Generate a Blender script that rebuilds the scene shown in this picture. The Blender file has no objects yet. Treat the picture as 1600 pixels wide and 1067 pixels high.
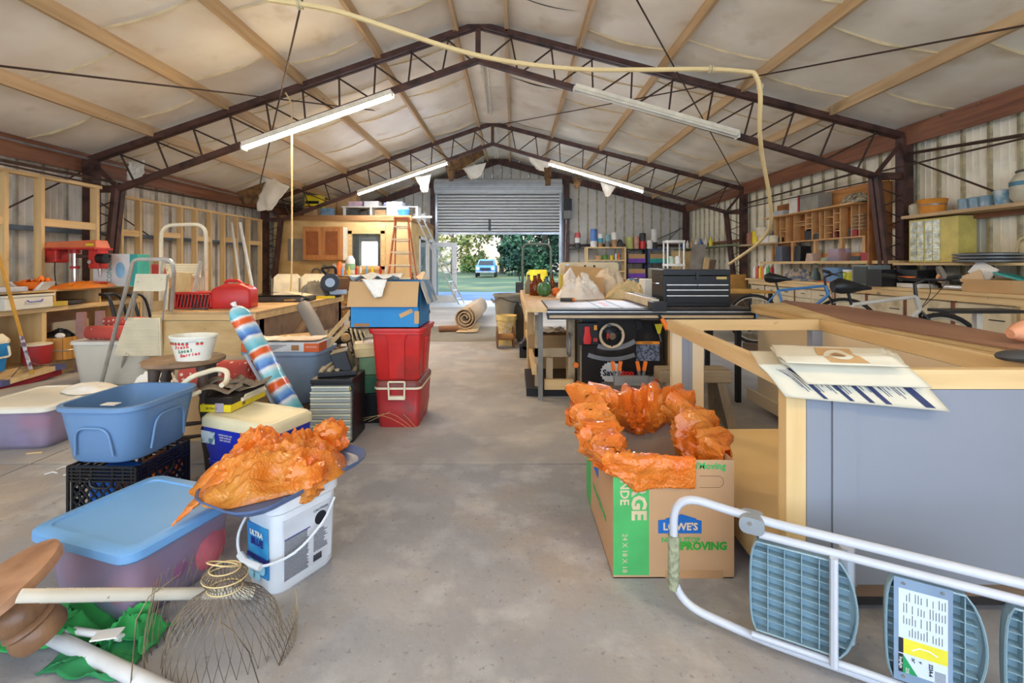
import bpy, math, random
from mathutils import Vector, Matrix, noise, Euler
random.seed(7)
SC = bpy.context.scene
COL = SC.collection
PI = math.pi
# ------------------------------------------------------------------ camera, sky, sun, exposure
FPX, VX, VY, CH = 711.0, 802.0, 412.0, 1.2
cam = bpy.data.cameras.new('camera'); co = bpy.data.objects.new('camera', cam); COL.objects.link(co)
co.location = (0, 0, CH); co.rotation_euler = (PI/2, 0, 0)
cam.sensor_width = 36; cam.lens = 36*FPX/1600
cam.shift_x = -2/1600; cam.shift_y = -(533.5-VY)/1600
cam.clip_start = .05; cam.clip_end = 400
SC.camera = co
w = bpy.data.worlds.new('world'); SC.world = w; w.use_nodes = True
bg = w.node_tree.nodes['Background']; bg.inputs[0].default_value = (.60, .77, 1, 1); bg.inputs[1].default_value = 3.5
sun = bpy.data.lights.new('sun', 'SUN'); sun.energy = 3.5; sun.angle = .02; sun.color = (1, .9, .75)
so = bpy.data.objects.new('sun', sun); COL.objects.link(so); so.rotation_euler = (math.radians(38), math.radians(30), 0)
for y, rx in ((-3.05, PI/2),):
    L = bpy.data.lights.new('portal', 'AREA'); L.shape = 'RECTANGLE'; L.size = 9.0; L.size_y = 3.4
    L.cycles.is_portal = True
    o = bpy.data.objects.new('portal', L); COL.objects.link(o); o.location = (-.2, y, 1.75); o.rotation_euler = (rx, 0, 0)
SC.view_settings.view_transform = 'Standard'; SC.view_settings.look = 'None'; SC.view_settings.gamma = 1
SC.view_settings.use_curve_mapping = False; SC.view_settings.exposure = 0.5
SC.cycles.max_bounces = 8; SC.cycles.diffuse_bounces = 5; SC.cycles.transparent_max_bounces = 12
SC.cycles.sample_clamp_indirect = 6.0
TUBE = 155.0

# ------------------------------------------------------------------ helpers
def at(px, py, Y): return Vector(((px-VX)*Y/FPX, Y, CH-(py-VY)*Y/FPX))
def F(px, py, z=0.0):
    Y = (CH-z)*FPX/(py-VY); return Vector(((px-VX)*Y/FPX, Y, z))
def lin(c): return tuple(((v/255)/12.92 if v/255 <= .04045 else ((v/255+.055)/1.055)**2.4) for v in c)+(1,)
_M = {}
def mat(name, col, rough=.6, metal=0., var=.12, scale=6., st=(1, 1, 1), bump=0., bsc=60., col2=None, detail=3., trans=0., ior=1.45, alpha=1., emit=None, es=0., sheen=0., lo=.35, hi=.65, sss=0., dirt=None, dsc=2., dl=.55, dh=.7, coat=0.):
    if name in _M: return _M[name]
    m = bpy.data.materials.new(name); m.use_nodes = True; _M[name] = m
    nt = m.node_tree; N = nt.nodes; L = nt.links; b = N['Principled BSDF']
    b.inputs['Roughness'].default_value = rough; b.inputs['Metallic'].default_value = metal
    b.inputs['Transmission Weight'].default_value = trans; b.inputs['IOR'].default_value = ior
    b.inputs['Alpha'].default_value = alpha
    b.inputs['Coat Weight'].default_value = coat
    if sss: b.inputs['Subsurface Weight'].default_value = sss; b.inputs['Subsurface Scale'].default_value = .02
    c1 = lin(col)
    if col2 is None:
        a = tuple(min(1, x*(1-var)) for x in c1[:3])+(1,); c = tuple(min(1, x*(1+var)) for x in c1[:3])+(1,)
    else: a, c = c1, lin(col2)
    tc = N.new('ShaderNodeTexCoord'); mp = N.new('ShaderNodeMapping'); mp.inputs['Scale'].default_value = st
    L.new(tc.outputs['Object'], mp.inputs['Vector'])
    nz = N.new('ShaderNodeTexNoise'); nz.inputs['Scale'].default_value = scale; nz.inputs['Detail'].default_value = detail
    L.new(mp.outputs[0], nz.inputs['Vector'])
    mr = N.new('ShaderNodeMapRange'); mr.inputs['From Min'].default_value = lo; mr.inputs['From Max'].default_value = hi
    L.new(nz.outputs[0], mr.inputs['Value'])
    mx = N.new('ShaderNodeMix'); mx.data_type = 'RGBA'; mx.inputs['A'].default_value = a; mx.inputs['B'].default_value = c
    L.new(mr.outputs[0], mx.inputs['Factor']); out = mx.outputs['Result']
    if dirt:
        n2 = N.new('ShaderNodeTexNoise'); n2.inputs['Scale'].default_value = dsc; n2.inputs['Detail'].default_value = 5
        L.new(tc.outputs['Object'], n2.inputs['Vector'])
        m2 = N.new('ShaderNodeMapRange'); m2.inputs['From Min'].default_value = dl; m2.inputs['From Max'].default_value = dh
        L.new(n2.outputs[0], m2.inputs['Value'])
        x2 = N.new('ShaderNodeMix'); x2.data_type = 'RGBA'; x2.inputs['B'].default_value = lin(dirt)
        L.new(out, x2.inputs['A']); L.new(m2.outputs[0], x2.inputs['Factor']); out = x2.outputs['Result']
    L.new(out, b.inputs['Base Color'])
    if bump:
        nb = N.new('ShaderNodeTexNoise'); nb.inputs['Scale'].default_value = bsc; nb.inputs['Detail'].default_value = 4
        L.new(mp.outputs[0], nb.inputs['Vector'])
        bp = N.new('ShaderNodeBump'); bp.inputs['Strength'].default_value = bump; bp.inputs['Distance'].default_value = .01
        L.new(nb.outputs[0], bp.inputs['Height']); L.new(bp.outputs[0], b.inputs['Normal'])
    if emit: b.inputs['Emission Color'].default_value = lin(emit); b.inputs['Emission Strength'].default_value = es
    return m
def wood(name, c1, c2, ax=1, sc=9., rough=.6, knots=True):
    st = [5, 5, 5]; st[ax] = .35
    return mat(name, c1, rough, col2=c2, scale=sc/3, st=tuple(st), detail=5, bump=.15, bsc=12, lo=.3, hi=.7,
               dirt=tuple(int(v*.55) for v in c1) if knots else None, dsc=7., dl=.7, dh=.76)
class MB:
    def __init__(s): s.v = []; s.f = []; s.sm = []; s.mi = []
    def add(s, vs, fs, sm=False, mi=0):
        n = len(s.v); s.v += [Vector(p) for p in vs]
        for f in fs: s.f.append(tuple(i+n for i in f)); s.sm.append(sm); s.mi.append(mi)
        return s
    def bx(s, x0, x1, y0, y1, z0, z1, mi=0):
        return s.add([(x0,y0,z0),(x1,y0,z0),(x1,y1,z0),(x0,y1,z0),(x0,y0,z1),(x1,y0,z1),(x1,y1,z1),(x0,y1,z1)],
                     [(0,3,2,1),(4,5,6,7),(0,1,5,4),(1,2,6,5),(2,3,7,6),(3,0,4,7)], False, mi)
    def hexa(s, p, mi=0):  # 8 points: bottom ring, top ring
        return s.add(p, [(0,3,2,1),(4,5,6,7),(0,1,5,4),(1,2,6,5),(2,3,7,6),(3,0,4,7)], False, mi)
    def box(s, c, sz, R=None, mi=0):
        q = MB().bx(-sz[0]/2, sz[0]/2, -sz[1]/2, sz[1]/2, -sz[2]/2, sz[2]/2)
        M = Matrix.Translation(c) @ (Euler(R).to_matrix().to_4x4() if R else Matrix())
        return s.add([M @ p for p in q.v], q.f, False, mi)
    def bar(s, a, b, w, h, up=(0, 0, 1), mi=0):
        a, b = Vector(a), Vector(b); d = (b-a).normalized(); up = Vector(up)
        if abs(d.dot(up)) > .98: up = Vector((0, 1, 0))
        x = d.cross(up).normalized()*w/2; y = x.cross(d).normalized()*h/2
        return s.hexa([a-x-y, a+x-y, a+x+y, a-x+y, b-x-y, b+x-y, b+x+y, b-x+y], mi) if False else s.add(
            [a-x-y, a+x-y, a+x+y, a-x+y, b-x-y, b+x-y, b+x+y, b-x+y], [(0,1,2,3),(4,7,6,5),(0,4,5,1),(1,5,6,2),(2,6,7,3),(3,7,4,0)], False, mi)
    def tube(s, pts, r, n=8, closed=False, caps=True, mi=0):
        pts = [Vector(p) for p in pts]; k = len(pts); rr = r if isinstance(r, (list, tuple)) else [r]*k
        t0 = (pts[1]-pts[0]).normalized(); up = Vector((0, 0, 1)) if abs(t0.z) < .9 else Vector((1, 0, 0))
        nrm = t0.cross(up).normalized(); vs = []
        for i, p in enumerate(pts):
            if closed: t = (pts[(i+1) % k]-pts[i-1]).normalized()
            elif i == 0: t = t0
            elif i == k-1: t = (pts[i]-pts[i-1]).normalized()
            else: t = ((pts[i+1]-p).normalized()+(p-pts[i-1]).normalized()).normalized()
            nrm = (nrm-t*nrm.dot(t))
            nrm = nrm.normalized() if nrm.length > 1e-6 else t.orthogonal().normalized()
            bn = t.cross(nrm)
            for j in range(n):
                a = 2*PI*j/n; vs.append(p+nrm*math.cos(a)*rr[i]+bn*math.sin(a)*rr[i])
        fs = []
        for i in range(k if closed else k-1):
            for j in range(n):
                a = i*n+j; b = i*n+(j+1) % n; c = ((i+1) % k)*n+(j+1) % n; d = ((i+1) % k)*n+j
                fs.append((a, b, c, d))
        s.add(vs, fs, True, mi)
        if caps and not closed:
            s.add(vs[:n], [tuple(range(n))[::-1]], False, mi); s.add(vs[-n:], [tuple(range(n))], False, mi)
        return s
    def cyl(s, a, b, r, r2=None, n=16, mi=0): return s.tube([a, b], [r, r if r2 is None else r2], n, mi=mi)
    def lathe(s, prof, n=20, c=(0, 0, 0), M=None, mi=0, sx=1., sy=1., sm=True):
        k = len(prof); vs = []
        for r, z in prof:
            for j in range(n):
                a = 2*PI*j/n; p = Vector((r*math.cos(a)*sx, r*math.sin(a)*sy, z))
                if M is not None: p = M @ p
                vs.append(p+Vector(c))
        fs = [(i*n+j, i*n+(j+1) % n, (i+1)*n+(j+1) % n, (i+1)*n+j) for i in range(k-1) for j in range(n)]
        s.add(vs, fs, sm, mi)
        if prof[0][0] > 1e-4: s.add(vs[:n], [tuple(range(n))[::-1]], False, mi)
        if prof[-1][0] > 1e-4: s.add(vs[-n:], [tuple(range(n))], False, mi)
        return s
    def loft(s, rings, n=4, cb=True, ct=True, M=None, mi=0):  # rings (z, w, d, r[, dx, dy])
        vs = []; 
        for R in rings:
            z, w_, d_, r = R[:4]; dx, dy = (R[4], R[5]) if len(R) > 5 else (0, 0)
            r = min(r, w_/2-1e-4, d_/2-1e-4)
            for cx, cy, a0 in ((w_/2-r, d_/2-r, 0), (-w_/2+r, d_/2-r, PI/2), (-w_/2+r, -d_/2+r, PI), (w_/2-r, -d_/2+r, 1.5*PI)):
                for j in range(n+1):
                    a = a0+j*PI/2/n; p = Vector((cx+r*math.cos(a)+dx, cy+r*math.sin(a)+dy, z)); vs.append(M @ p if M is not None else p)
        k = 4*(n+1)
        fs = [(i*k+j, i*k+(j+1) % k, (i+1)*k+(j+1) % k, (i+1)*k+j) for i in range(len(rings)-1) for j in range(k)]
        s.add(vs, fs, True, mi)
        if cb: s.add(vs[:k], [tuple(range(k))[::-1]], False, mi)
        if ct: s.add(vs[-k:], [tuple(range(k))], False, mi)
        return s
    def grid(s, fn, nu, nv, sm=True, mi=0, flip=False):
        vs = [fn(i/nu, j/nv) for j in range(nv+1) for i in range(nu+1)]
        fs = []
        for j in range(nv):
            for i in range(nu):
                a = j*(nu+1)+i; q = (a, a+1, a+nu+2, a+nu+1); fs.append(q[::-1] if flip else q)
        return s.add(vs, fs, sm, mi)
    def prism(s, pts, z0, z1, mi=0, M=None):  # polygon in xy
        n = len(pts); vs = [Vector((p[0], p[1], z0)) for p in pts]+[Vector((p[0], p[1], z1)) for p in pts]
        if M is not None: vs = [M @ p for p in vs]
        return s.add(vs, [tuple(range(n))[::-1], tuple(range(n, 2*n))]+[(i, (i+1) % n, n+(i+1) % n, n+i) for i in range(n)], False, mi)
    def ell(s, c, r, n=12, m=8, mi=0):
        return s.lathe([(max(math.sin(PI*i/m), 0), -math.cos(PI*i/m)) for i in range(m+1)], n, c, Matrix.Diagonal((r[0], r[1], r[2])), mi)
    def xf(s, M): s.v = [M @ p for p in s.v]; return s
def OB(name, mb, mats, parent=None, world=False, bevel=0., subd=0, solid=0.):
    me = bpy.data.meshes.new(name)
    vs = mb.v
    if world and parent is not None:
        r = parent
        while r.parent: r = r.parent
        Mi = (Matrix.Translation(r.location) @ r.rotation_euler.to_matrix().to_4x4()).inverted(); vs = [Mi @ p for p in vs]
    me.from_pydata([tuple(p) for p in vs], [], mb.f)
    me.polygons.foreach_set('use_smooth', mb.sm); 
    mats = mats if isinstance(mats, (list, tuple)) else [mats]
    for m in mats: me.materials.append(m)
    if len(mats) > 1: me.polygons.foreach_set('material_index', mb.mi)
    me.update()
    if any(mb.sm): me.set_sharp_from_angle(angle=.75)
    o = bpy.data.objects.new(name, me); COL.objects.link(o)
    if parent is not None: o.parent = parent
    if solid: md = o.modifiers.new('s', 'SOLIDIFY'); md.thickness = solid; md.offset = 0
    if bevel: md = o.modifiers.new('b', 'BEVEL'); md.width = bevel; md.segments = 2; md.limit_method = 'ANGLE'; md.angle_limit = .7
    if subd: md = o.modifiers.new('d', 'SUBSURF'); md.levels = subd; md.render_levels = subd
    return o
def tag(o, label, cat, group=None, kind=None):
    o['label'] = label; o['category'] = cat
    if group: o['group'] = group
    if kind: o['kind'] = kind
    return o
def thing(name, label, cat, loc=(0, 0, 0), rz=0., group=None, rot=None):
    o = bpy.data.objects.new(name, None); COL.objects.link(o); o.empty_display_size = .05
    o.location = loc; o.rotation_euler = rot if rot else (0, 0, rz)
    return tag(o, label, cat, group)
def struct(name, mb=None, m=None, **k):
    o = OB(name, mb, m, **k) if mb else bpy.data.objects.new(name, None)
    if not mb: COL.objects.link(o)
    o['kind'] = 'structure'; return o
def solo(name, label, cat, mb, m, loc=(0, 0, 0), rz=0., group=None, kind=None, rot=None, **k):
    o = OB(name, mb, m, **k); o.location = loc; o.rotation_euler = rot if rot else (0, 0, rz); return tag(o, label, cat, group, kind)
def dup(root, loc, rz=None, label=None, group=None, scale=None):
    c = root.copy(); COL.objects.link(c); c.location = loc
    if rz is not None: c.rotation_euler = (0, 0, rz) if not isinstance(rz, tuple) else rz
    if label: c['label'] = label
    if group: c['group'] = group
    if scale: c.scale = (scale,)*3 if not isinstance(scale, tuple) else scale
    for ch in list(root.children):
        d = ch.copy(); COL.objects.link(d); d.parent = c
        for g in ch.children: e = g.copy(); COL.objects.link(e); e.parent = d
    return c
def piece(src, parent, loc, rot=None):
    c = src.copy(); COL.objects.link(c); c.parent = parent; c.location = loc
    if rot: c.rotation_euler = rot
    return c
def text(body, size, M, m, parent, name='lettering', align='CENTER', bold=0., sx=1., world=False):
    cu = bpy.data.curves.new(name, 'FONT'); cu.body = body; cu.size = size; cu.align_x = align; cu.align_y = 'CENTER'
    cu.extrude = .0006; cu.offset = bold; cu.resolution_u = 2; cu.materials.append(m)
    tmp = bpy.data.objects.new(name, cu); me = bpy.data.meshes.new_from_object(tmp); bpy.data.objects.remove(tmp)
    if not me.materials: me.materials.append(m)
    o = bpy.data.objects.new(name, me); COL.objects.link(o); o.parent = parent; o['kind'] = 'stuff'
    if world:
        r = parent
        while r.parent: r = r.parent
        M = (Matrix.Translation(r.location) @ r.rotation_euler.to_matrix().to_4x4()).inverted() @ M
    o.matrix_local = M @ Matrix.Diagonal((sx, 1, 1, 1)); return o
def face(p, xdir, ydir):  # matrix whose x,y axes lie in a face
    x = Vector(xdir).normalized(); y = Vector(ydir); y = (y-x*y.dot(x)).normalized(); z = x.cross(y)
    M = Matrix((x, y, z)).transposed().to_4x4(); M.translation = Vector(p); return M
def R3(rx=0, ry=0, rz=0): return Euler((rx, ry, rz)).to_matrix().to_4x4()
def TR(x, y, z): return Matrix.Translation((x, y, z))
def fbm(p, o=4):
    a, s = .5, 0.
    for i in range(o): s += a*noise.noise(Vector(p)*(2**i)); a *= .5
    return s
def arcpts(c, r, a0, a1, n, ax='xz'):
    out = []
    for i in range(n+1):
        a = a0+(a1-a0)*i/n; u, v = r*math.cos(a), r*math.sin(a)
        out.append(Vector(c)+(Vector((u, 0, v)) if ax == 'xz' else Vector((u, v, 0)) if ax == 'xy' else Vector((0, u, v))))
    return out
def rpath(pts, r, n=5):  # polyline with rounded corners
    pts = [Vector(p) for p in pts]; out = [pts[0]]
    for i in range(1, len(pts)-1):
        a, p, b = pts[i-1], pts[i], pts[i+1]; u = (a-p).normalized(); v = (b-p).normalized()
        q = min(r, (a-p).length/2, (b-p).length/2); s0, s1 = p+u*q, p+v*q
        for k in range(n+1):
            t = k/n; out.append(s0*(1-t)**2+p*2*t*(1-t)+s1*t*t)
    out.append(pts[-1]); return out

# ------------------------------------------------------------------ materials
m_steel = mat('brown_steel', (78, 50, 42), .55, var=.25, dirt=(40, 26, 22), dsc=4)
m_rod = mat('rod_steel', (70, 52, 42), .5, metal=.2)
m_pine = wood('pine_y', (222, 192, 140), (202, 164, 108), 1)
m_pinex = wood('pine_x', (222, 192, 140), (202, 164, 108), 0)
m_pinez = wood('pine_z', (222, 192, 138), (202, 164, 108), 2)
m_purl = wood('purlin_wood', (206, 176, 134), (176, 146, 106), 1)
m_eave = wood('eave_wood', (150, 100, 70), (110, 68, 48), 1)
m_ply = mat('plywood', (212, 182, 130), .65, col2=(190, 156, 102), scale=3, st=(1, 1, 3), detail=5, dirt=(120, 86, 52), dsc=9, dl=.7, dh=.74)
m_ins = mat('insulation_vinyl', (240, 234, 218), .5, col2=(226, 216, 196), scale=1.6, bump=.25, bsc=5, dirt=(196, 176, 140), dsc=2.2, dl=.58, dh=.85)
m_lip = mat('insulation_lip', (206, 184, 140), .7)
m_wool = mat('bare_fibreglass', (120, 88, 52), .95, col2=(70, 50, 32), scale=9, bump=.6, bsc=20)
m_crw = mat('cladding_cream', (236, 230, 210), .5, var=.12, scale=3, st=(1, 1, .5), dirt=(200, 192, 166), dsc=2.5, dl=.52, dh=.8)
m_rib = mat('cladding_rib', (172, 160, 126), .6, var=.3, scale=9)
m_galv = mat('galvanised', (150, 155, 160), .35, metal=.7, var=.15)
m_alu = mat('aluminium', (205, 203, 196), .35, metal=.6, var=.1, scale=12)
m_white = mat('white_paint', (228, 224, 214), .45, var=.05)
m_cream = mat('cream_enamel', (226, 214, 184), .4, var=.08, dirt=(170, 145, 100), dsc=12, dl=.66, dh=.74)
m_blk = mat('black_plastic', (24, 24, 26), .4, var=.3)
m_blkm = mat('black_metal', (13, 13, 14), .38, var=.2)
m_grey = mat('grey_plastic', (120, 118, 112), .5)
m_dgrey = mat('dark_grey', (70, 68, 66), .6, var=.3)
m_card = mat('cardboard', (190, 152, 104), .8, var=.08, scale=2, bump=.1, bsc=30)
m_cardd = mat('cardboard_inside', (206, 176, 136), .8, var=.06)
m_red = mat('red_plastic', (196, 44, 40), .38, var=.12, scale=3, dirt=(150, 50, 45), dsc=3)
m_redd = mat('dark_red_plastic', (168, 44, 44), .42, var=.12, scale=3, dirt=(120, 60, 55), dsc=6)
m_blue = mat('royal_blue_plastic', (30, 50, 178), .35, var=.1)
m_slate = mat('slate_blue_plastic', (104, 138, 176), .45, var=.06, scale=2)
m_orange = mat('orange_plastic', (236, 120, 40), .4)
m_yellow = mat('yellow_paint', (232, 208, 40), .4)
m_green = mat('green_ink', (74, 170, 92), .6)
m_teal = mat('teal', (50, 160, 150), .5)
m_bluep = mat('blue_print', (52, 128, 180), .6, var=.06)
m_ink = mat('black_ink', (28, 30, 40), .6)
m_lblue = mat('light_blue', (120, 170, 210), .5)
m_rubber = mat('rubber', (35, 33, 32), .8)
m_chrome = mat('chrome', (210, 210, 210), .15, metal=1, var=.05)
m_glass = mat('clear_glass', (230, 240, 240), .03, trans=.95, var=.02)
m_conc = mat('concrete_pale', (200, 194, 184), .85)
m_oak = wood('oak', (168, 108, 58), (138, 84, 42), 2, knots=False)
m_dwood = wood('worn_dark_wood', (124, 100, 78), (88, 70, 54), 0)
m_cloth = mat('white_cloth', (232, 226, 214), .9, var=.05, sheen=.2)
# ------------------------------------------------------------------ shell
XR, RZ = -.495, 4.55            # ridge
XL, XE = -6.1, 5.6; Y0, Y1 = -3.0, 14.7
def zt(x): return RZ-(XR-x)*.3465 if x < XR else RZ-(x-XR)*.261
m_floor = mat('floor_concrete', (160, 158, 158), .82, col2=(140, 138, 138), scale=1.3, detail=8, bump=.25, bsc=22, dirt=(176, 175, 175), dsc=5, dl=.5, dh=.8)
m_floor2 = mat('floor_smooth', (164, 160, 156), .75, col2=(150, 147, 144), scale=2.2, detail=6, dirt=(186, 180, 172), dsc=2.5, dl=.5, dh=.8)
m_floor3 = mat('floor_strip', (128, 122, 108), .85, var=.06)
m_floor4 = mat('floor_far', (178, 172, 162), .7, col2=(160, 154, 146), scale=2, st=(.6, 2, 1))
def layer(m, sc, lo, hi, c, st=(1, 1, 1), det=6, amt=1.):
    nt = m.node_tree; N, L = nt.nodes, nt.links; b = N['Principled BSDF']; src = b.inputs['Base Color'].links[0].from_socket
    tc = N.new('ShaderNodeTexCoord'); mp = N.new('ShaderNodeMapping'); mp.inputs['Scale'].default_value = st; L.new(tc.outputs['Object'], mp.inputs['Vector'])
    n = N.new('ShaderNodeTexNoise'); n.inputs['Scale'].default_value = sc; n.inputs['Detail'].default_value = det; n.inputs['Roughness'].default_value = .62; L.new(mp.outputs[0], n.inputs['Vector'])
    r = N.new('ShaderNodeMapRange'); r.inputs['From Min'].default_value = lo; r.inputs['From Max'].default_value = hi; r.inputs['To Max'].default_value = amt; L.new(n.outputs[0], r.inputs['Value'])
    mx = N.new('ShaderNodeMix'); mx.data_type = 'RGBA'; mx.inputs['B'].default_value = lin(c); L.new(src, mx.inputs['A']); L.new(r.outputs[0], mx.inputs['Factor']); L.new(mx.outputs['Result'], b.inputs['Base Color'])
for m_, k_ in ((m_floor, 1.), (m_floor2, .6)):
    layer(m_, .8, .5, .68, (172, 152, 124), amt=.75*k_); layer(m_, 3.0, .53, .72, (204, 200, 196), amt=.6*k_); layer(m_, 38, .60, .70, (92, 88, 86), amt=.55*k_); layer(m_, 2.2, .60, .75, (112, 106, 102), st=(1, .35, 1), amt=.6*k_); layer(m_, 90, .62, .72, (210, 206, 200), amt=.4*k_)
fl = struct('floor')
for a, b, m, z, n in ((Y0, 2.72, m_floor, 0, 'concrete_slab'), (2.735, 7.03, m_floor2, .0, 'concrete_slab'), (7.05, 8.7, m_floor3, .002, 'floor_strip'), (8.71, Y1, m_floor4, .0, 'concrete_slab')):
    for i, (x0, x1) in enumerate(((XL-.25, -2.9), (-2.89, XE+.15))):
        OB(n, MB().bx(x0, x1, a, b, -.12, z), m, fl)
OB('subgrade', MB().bx(XL-.25, XE+.15, Y0, Y1, -.2, -.1), m_dgrey, fl)
# ceiling: insulation blankets between purlins, each its own piece
ce = struct('ceiling')
pur = [-6.05, -5.06, -4.0, -2.97, -1.90, -.81, -.11, .92, 2.07, 3.2, 4.43, 5.5]
bays = list(zip(pur[:-1], pur[1:]))
ys = [Y0+i*1.26 for i in range(15)]
random.seed(3)
for bi, (a, b) in enumerate(bays):
    for i in range(len(ys)-1):
        ya, yb = ys[i], min(ys[i+1], Y1)
        if yb-ya < .2: continue
        off = .35*((bi % 2)-.5); ya2, yb2 = ya+off*(i > 0), min(yb+off, Y1)
        sag = random.uniform(.025, .055); sd = random.random()*50
        def fn(u, v, a=a, b=b, ya2=ya2, yb2=yb2, sag=sag, sd=sd):
            x = a+(b-a)*u; y = ya2+(yb2-ya2)*v
            wv = .5+.5*math.sin(PI*v)
            z = zt(x)+.135-sag*math.sin(PI*u)*(.45+.55*wv)-.012*fbm((x*2+sd, y*2, sd))
            if a < XR < b: z = min(zt(a), zt(b))+.10
            if v < .02 or v > .98: z -= .015*math.sin(PI*u)
            return (x, y, z)
        mb = MB().grid(fn, 10, 10, flip=True)
        p = OB('insulation_panel', mb, m_ins, ce)
        def fs(u, v, fn=fn, yy=yb2):
            q = fn(u, 1); k = .006+.012*math.sin(PI*u)**2*abs(math.sin(9*u+sd))
            return (q[0], yy-.012+.024*v, q[2]+.004-(k+.012)*(1-abs(2*v-1)))
        if abs(a-XR) > .4: OB('seam_tape', MB().grid(fs, 12, 2, flip=True), m_lip, ce)
for x in pur:
    z = zt(x); yy = [Y0-.1, 1.9, 6.4, 10.87, Y1]
    for ya, yb in zip(yy[:-1], yy[1:]):
        dx = random.uniform(-.02, .02)
        h = .15
        m = m_purl
        if abs(x) > 5.4: h = .27; m = m_eave
        z0 = z+.15-h-(.0 if h < .2 else .02)
        OB('purlin', MB().bar((x+dx, ya-.1, z0+h/2), (x+dx+.01, yb+.1, z0+h/2), .045, h), m, ce)
for s, (xa, xb) in enumerate(((XL-.15, XR), (XR, XE+.15))):
    OB('roof_deck', MB().hexa([(xa, Y0, zt(xa)+.2), (xb, Y0, zt(xb)+.2), (xb, Y1+.1, zt(xb)+.2), (xa, Y1+.1, zt(xa)+.2),
        (xa, Y0, zt(xa)+.28), (xb, Y0, zt(xb)+.28), (xb, Y1+.1, zt(xb)+.28), (xa, Y1+.1, zt(xa)+.28)]), m_galv, ce)
# side walls: corrugated sheets
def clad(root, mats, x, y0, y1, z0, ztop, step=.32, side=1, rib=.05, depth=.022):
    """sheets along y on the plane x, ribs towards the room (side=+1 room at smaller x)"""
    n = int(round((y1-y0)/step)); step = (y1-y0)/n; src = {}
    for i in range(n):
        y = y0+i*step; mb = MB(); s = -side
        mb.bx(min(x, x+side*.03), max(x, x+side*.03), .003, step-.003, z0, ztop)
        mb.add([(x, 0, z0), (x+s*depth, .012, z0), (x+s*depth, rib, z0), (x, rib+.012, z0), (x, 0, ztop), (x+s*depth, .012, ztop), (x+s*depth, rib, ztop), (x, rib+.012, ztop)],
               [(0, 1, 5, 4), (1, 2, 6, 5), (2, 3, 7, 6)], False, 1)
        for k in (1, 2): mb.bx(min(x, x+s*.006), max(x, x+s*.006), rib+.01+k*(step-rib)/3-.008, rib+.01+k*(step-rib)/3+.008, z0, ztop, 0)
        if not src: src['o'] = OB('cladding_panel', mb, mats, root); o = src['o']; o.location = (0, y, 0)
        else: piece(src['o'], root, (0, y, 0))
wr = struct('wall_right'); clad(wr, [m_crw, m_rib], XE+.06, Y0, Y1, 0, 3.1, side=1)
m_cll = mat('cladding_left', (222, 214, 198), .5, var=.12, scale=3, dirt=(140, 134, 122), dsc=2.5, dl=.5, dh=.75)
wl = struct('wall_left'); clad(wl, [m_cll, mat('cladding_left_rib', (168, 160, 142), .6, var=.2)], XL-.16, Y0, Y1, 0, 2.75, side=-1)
# far wall
wb = struct('wall_back')
m_clb = mat('cladding_far', (200, 196, 186), .5, var=.08, scale=3, dirt=(150, 140, 120), dsc=3, dl=.55, dh=.8)
x = XL-.1
DX0, DX1 = -2.45, 1.5
while x < XE+.05:
    x1 = min(x+.295, XE+.1)
    if x < DX0 < x1: x1 = DX0
    if x < DX1 < x1: x1 = DX1
    zb = 0 if (x1 <= DX0+1e-6 or x >= DX1-1e-6) else 3.6
    segs = [(zb, None)]
    if x1 > -4.95 and x < -4.15: segs = [(0, 1.1), (1.95, None)]
    for za, zc in segs:
        mb = MB()
        t0, t1 = (zt(x)+.2, zt(x1)+.2) if zc is None else (zc, zc)
        mb.hexa([(x, Y1, za), (x1-.004, Y1, za), (x1-.004, Y1+.03, za), (x, Y1+.03, za), (x, Y1, t0), (x1-.004, Y1, t1), (x1-.004, Y1+.03, t1), (x, Y1+.03, t0)])
        mb.add([(x, Y1, za), (x+.01, Y1-.02, za), (x+.035, Y1-.02, za), (x+.045, Y1, za), (x, Y1, t0), (x+.01, Y1-.02, t0), (x+.035, Y1-.02, t0), (x+.045, Y1, t0)], [(0, 1, 5, 4), (1, 2, 6, 5), (2, 3, 7, 6)], False, 1)
        OB('cladding_panel', mb, [m_clb, m_rib], wb)
    x = x1
# far frame members
fr = struct('trim_1')
for a, b in (((XL, zt(XL)-.05), (XR, RZ-.05)), ((XR, RZ-.05), (XE, zt(XE)-.05))):
    OB('rafter', MB().bar((a[0], Y1-.12, a[1]), (b[0], Y1-.12, b[1]), .12, .2), m_steel, fr)
for x in (DX0-.12, DX1+.2, XE-.08, XL+.1): OB('post', MB().bx(x-.07, x+.07, Y1-.22, Y1-.05, 0, zt(x)-.05), m_steel, fr)
OB('girt', MB().bx(DX1+.2, XE, Y1-.16, Y1-.03, 1.75, 1.83), m_steel, fr)
OB('header', MB().bx(DX0-.1, DX1+.1, Y1-.2, Y1-.04, 3.75, 3.9), m_steel, fr)
OB('door_jamb', MB().bx(DX1-.02, DX1+.05, Y1-.1, Y1+.06, 0, 3.6), m_white, fr)
OB('door_jamb', MB().bx(DX0-.05, DX0+.02, Y1-.1, Y1+.06, 0, 3.6), m_white, fr)
for i in range(5): OB('brace_rod', MB().tube([(DX1+.35+.7*i, Y1-.1, .4+.3*i), (DX1+.9+.75*i, Y1-.1, 1.0+.35*i)], .008, 6), m_rod, fr) if i == 4 else None
OB('brace_rod', MB().tube([(3.1, Y1-.1, 1.3), (5.45, Y1-.1, 2.35)], .012, 6), m_rod, fr)
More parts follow.
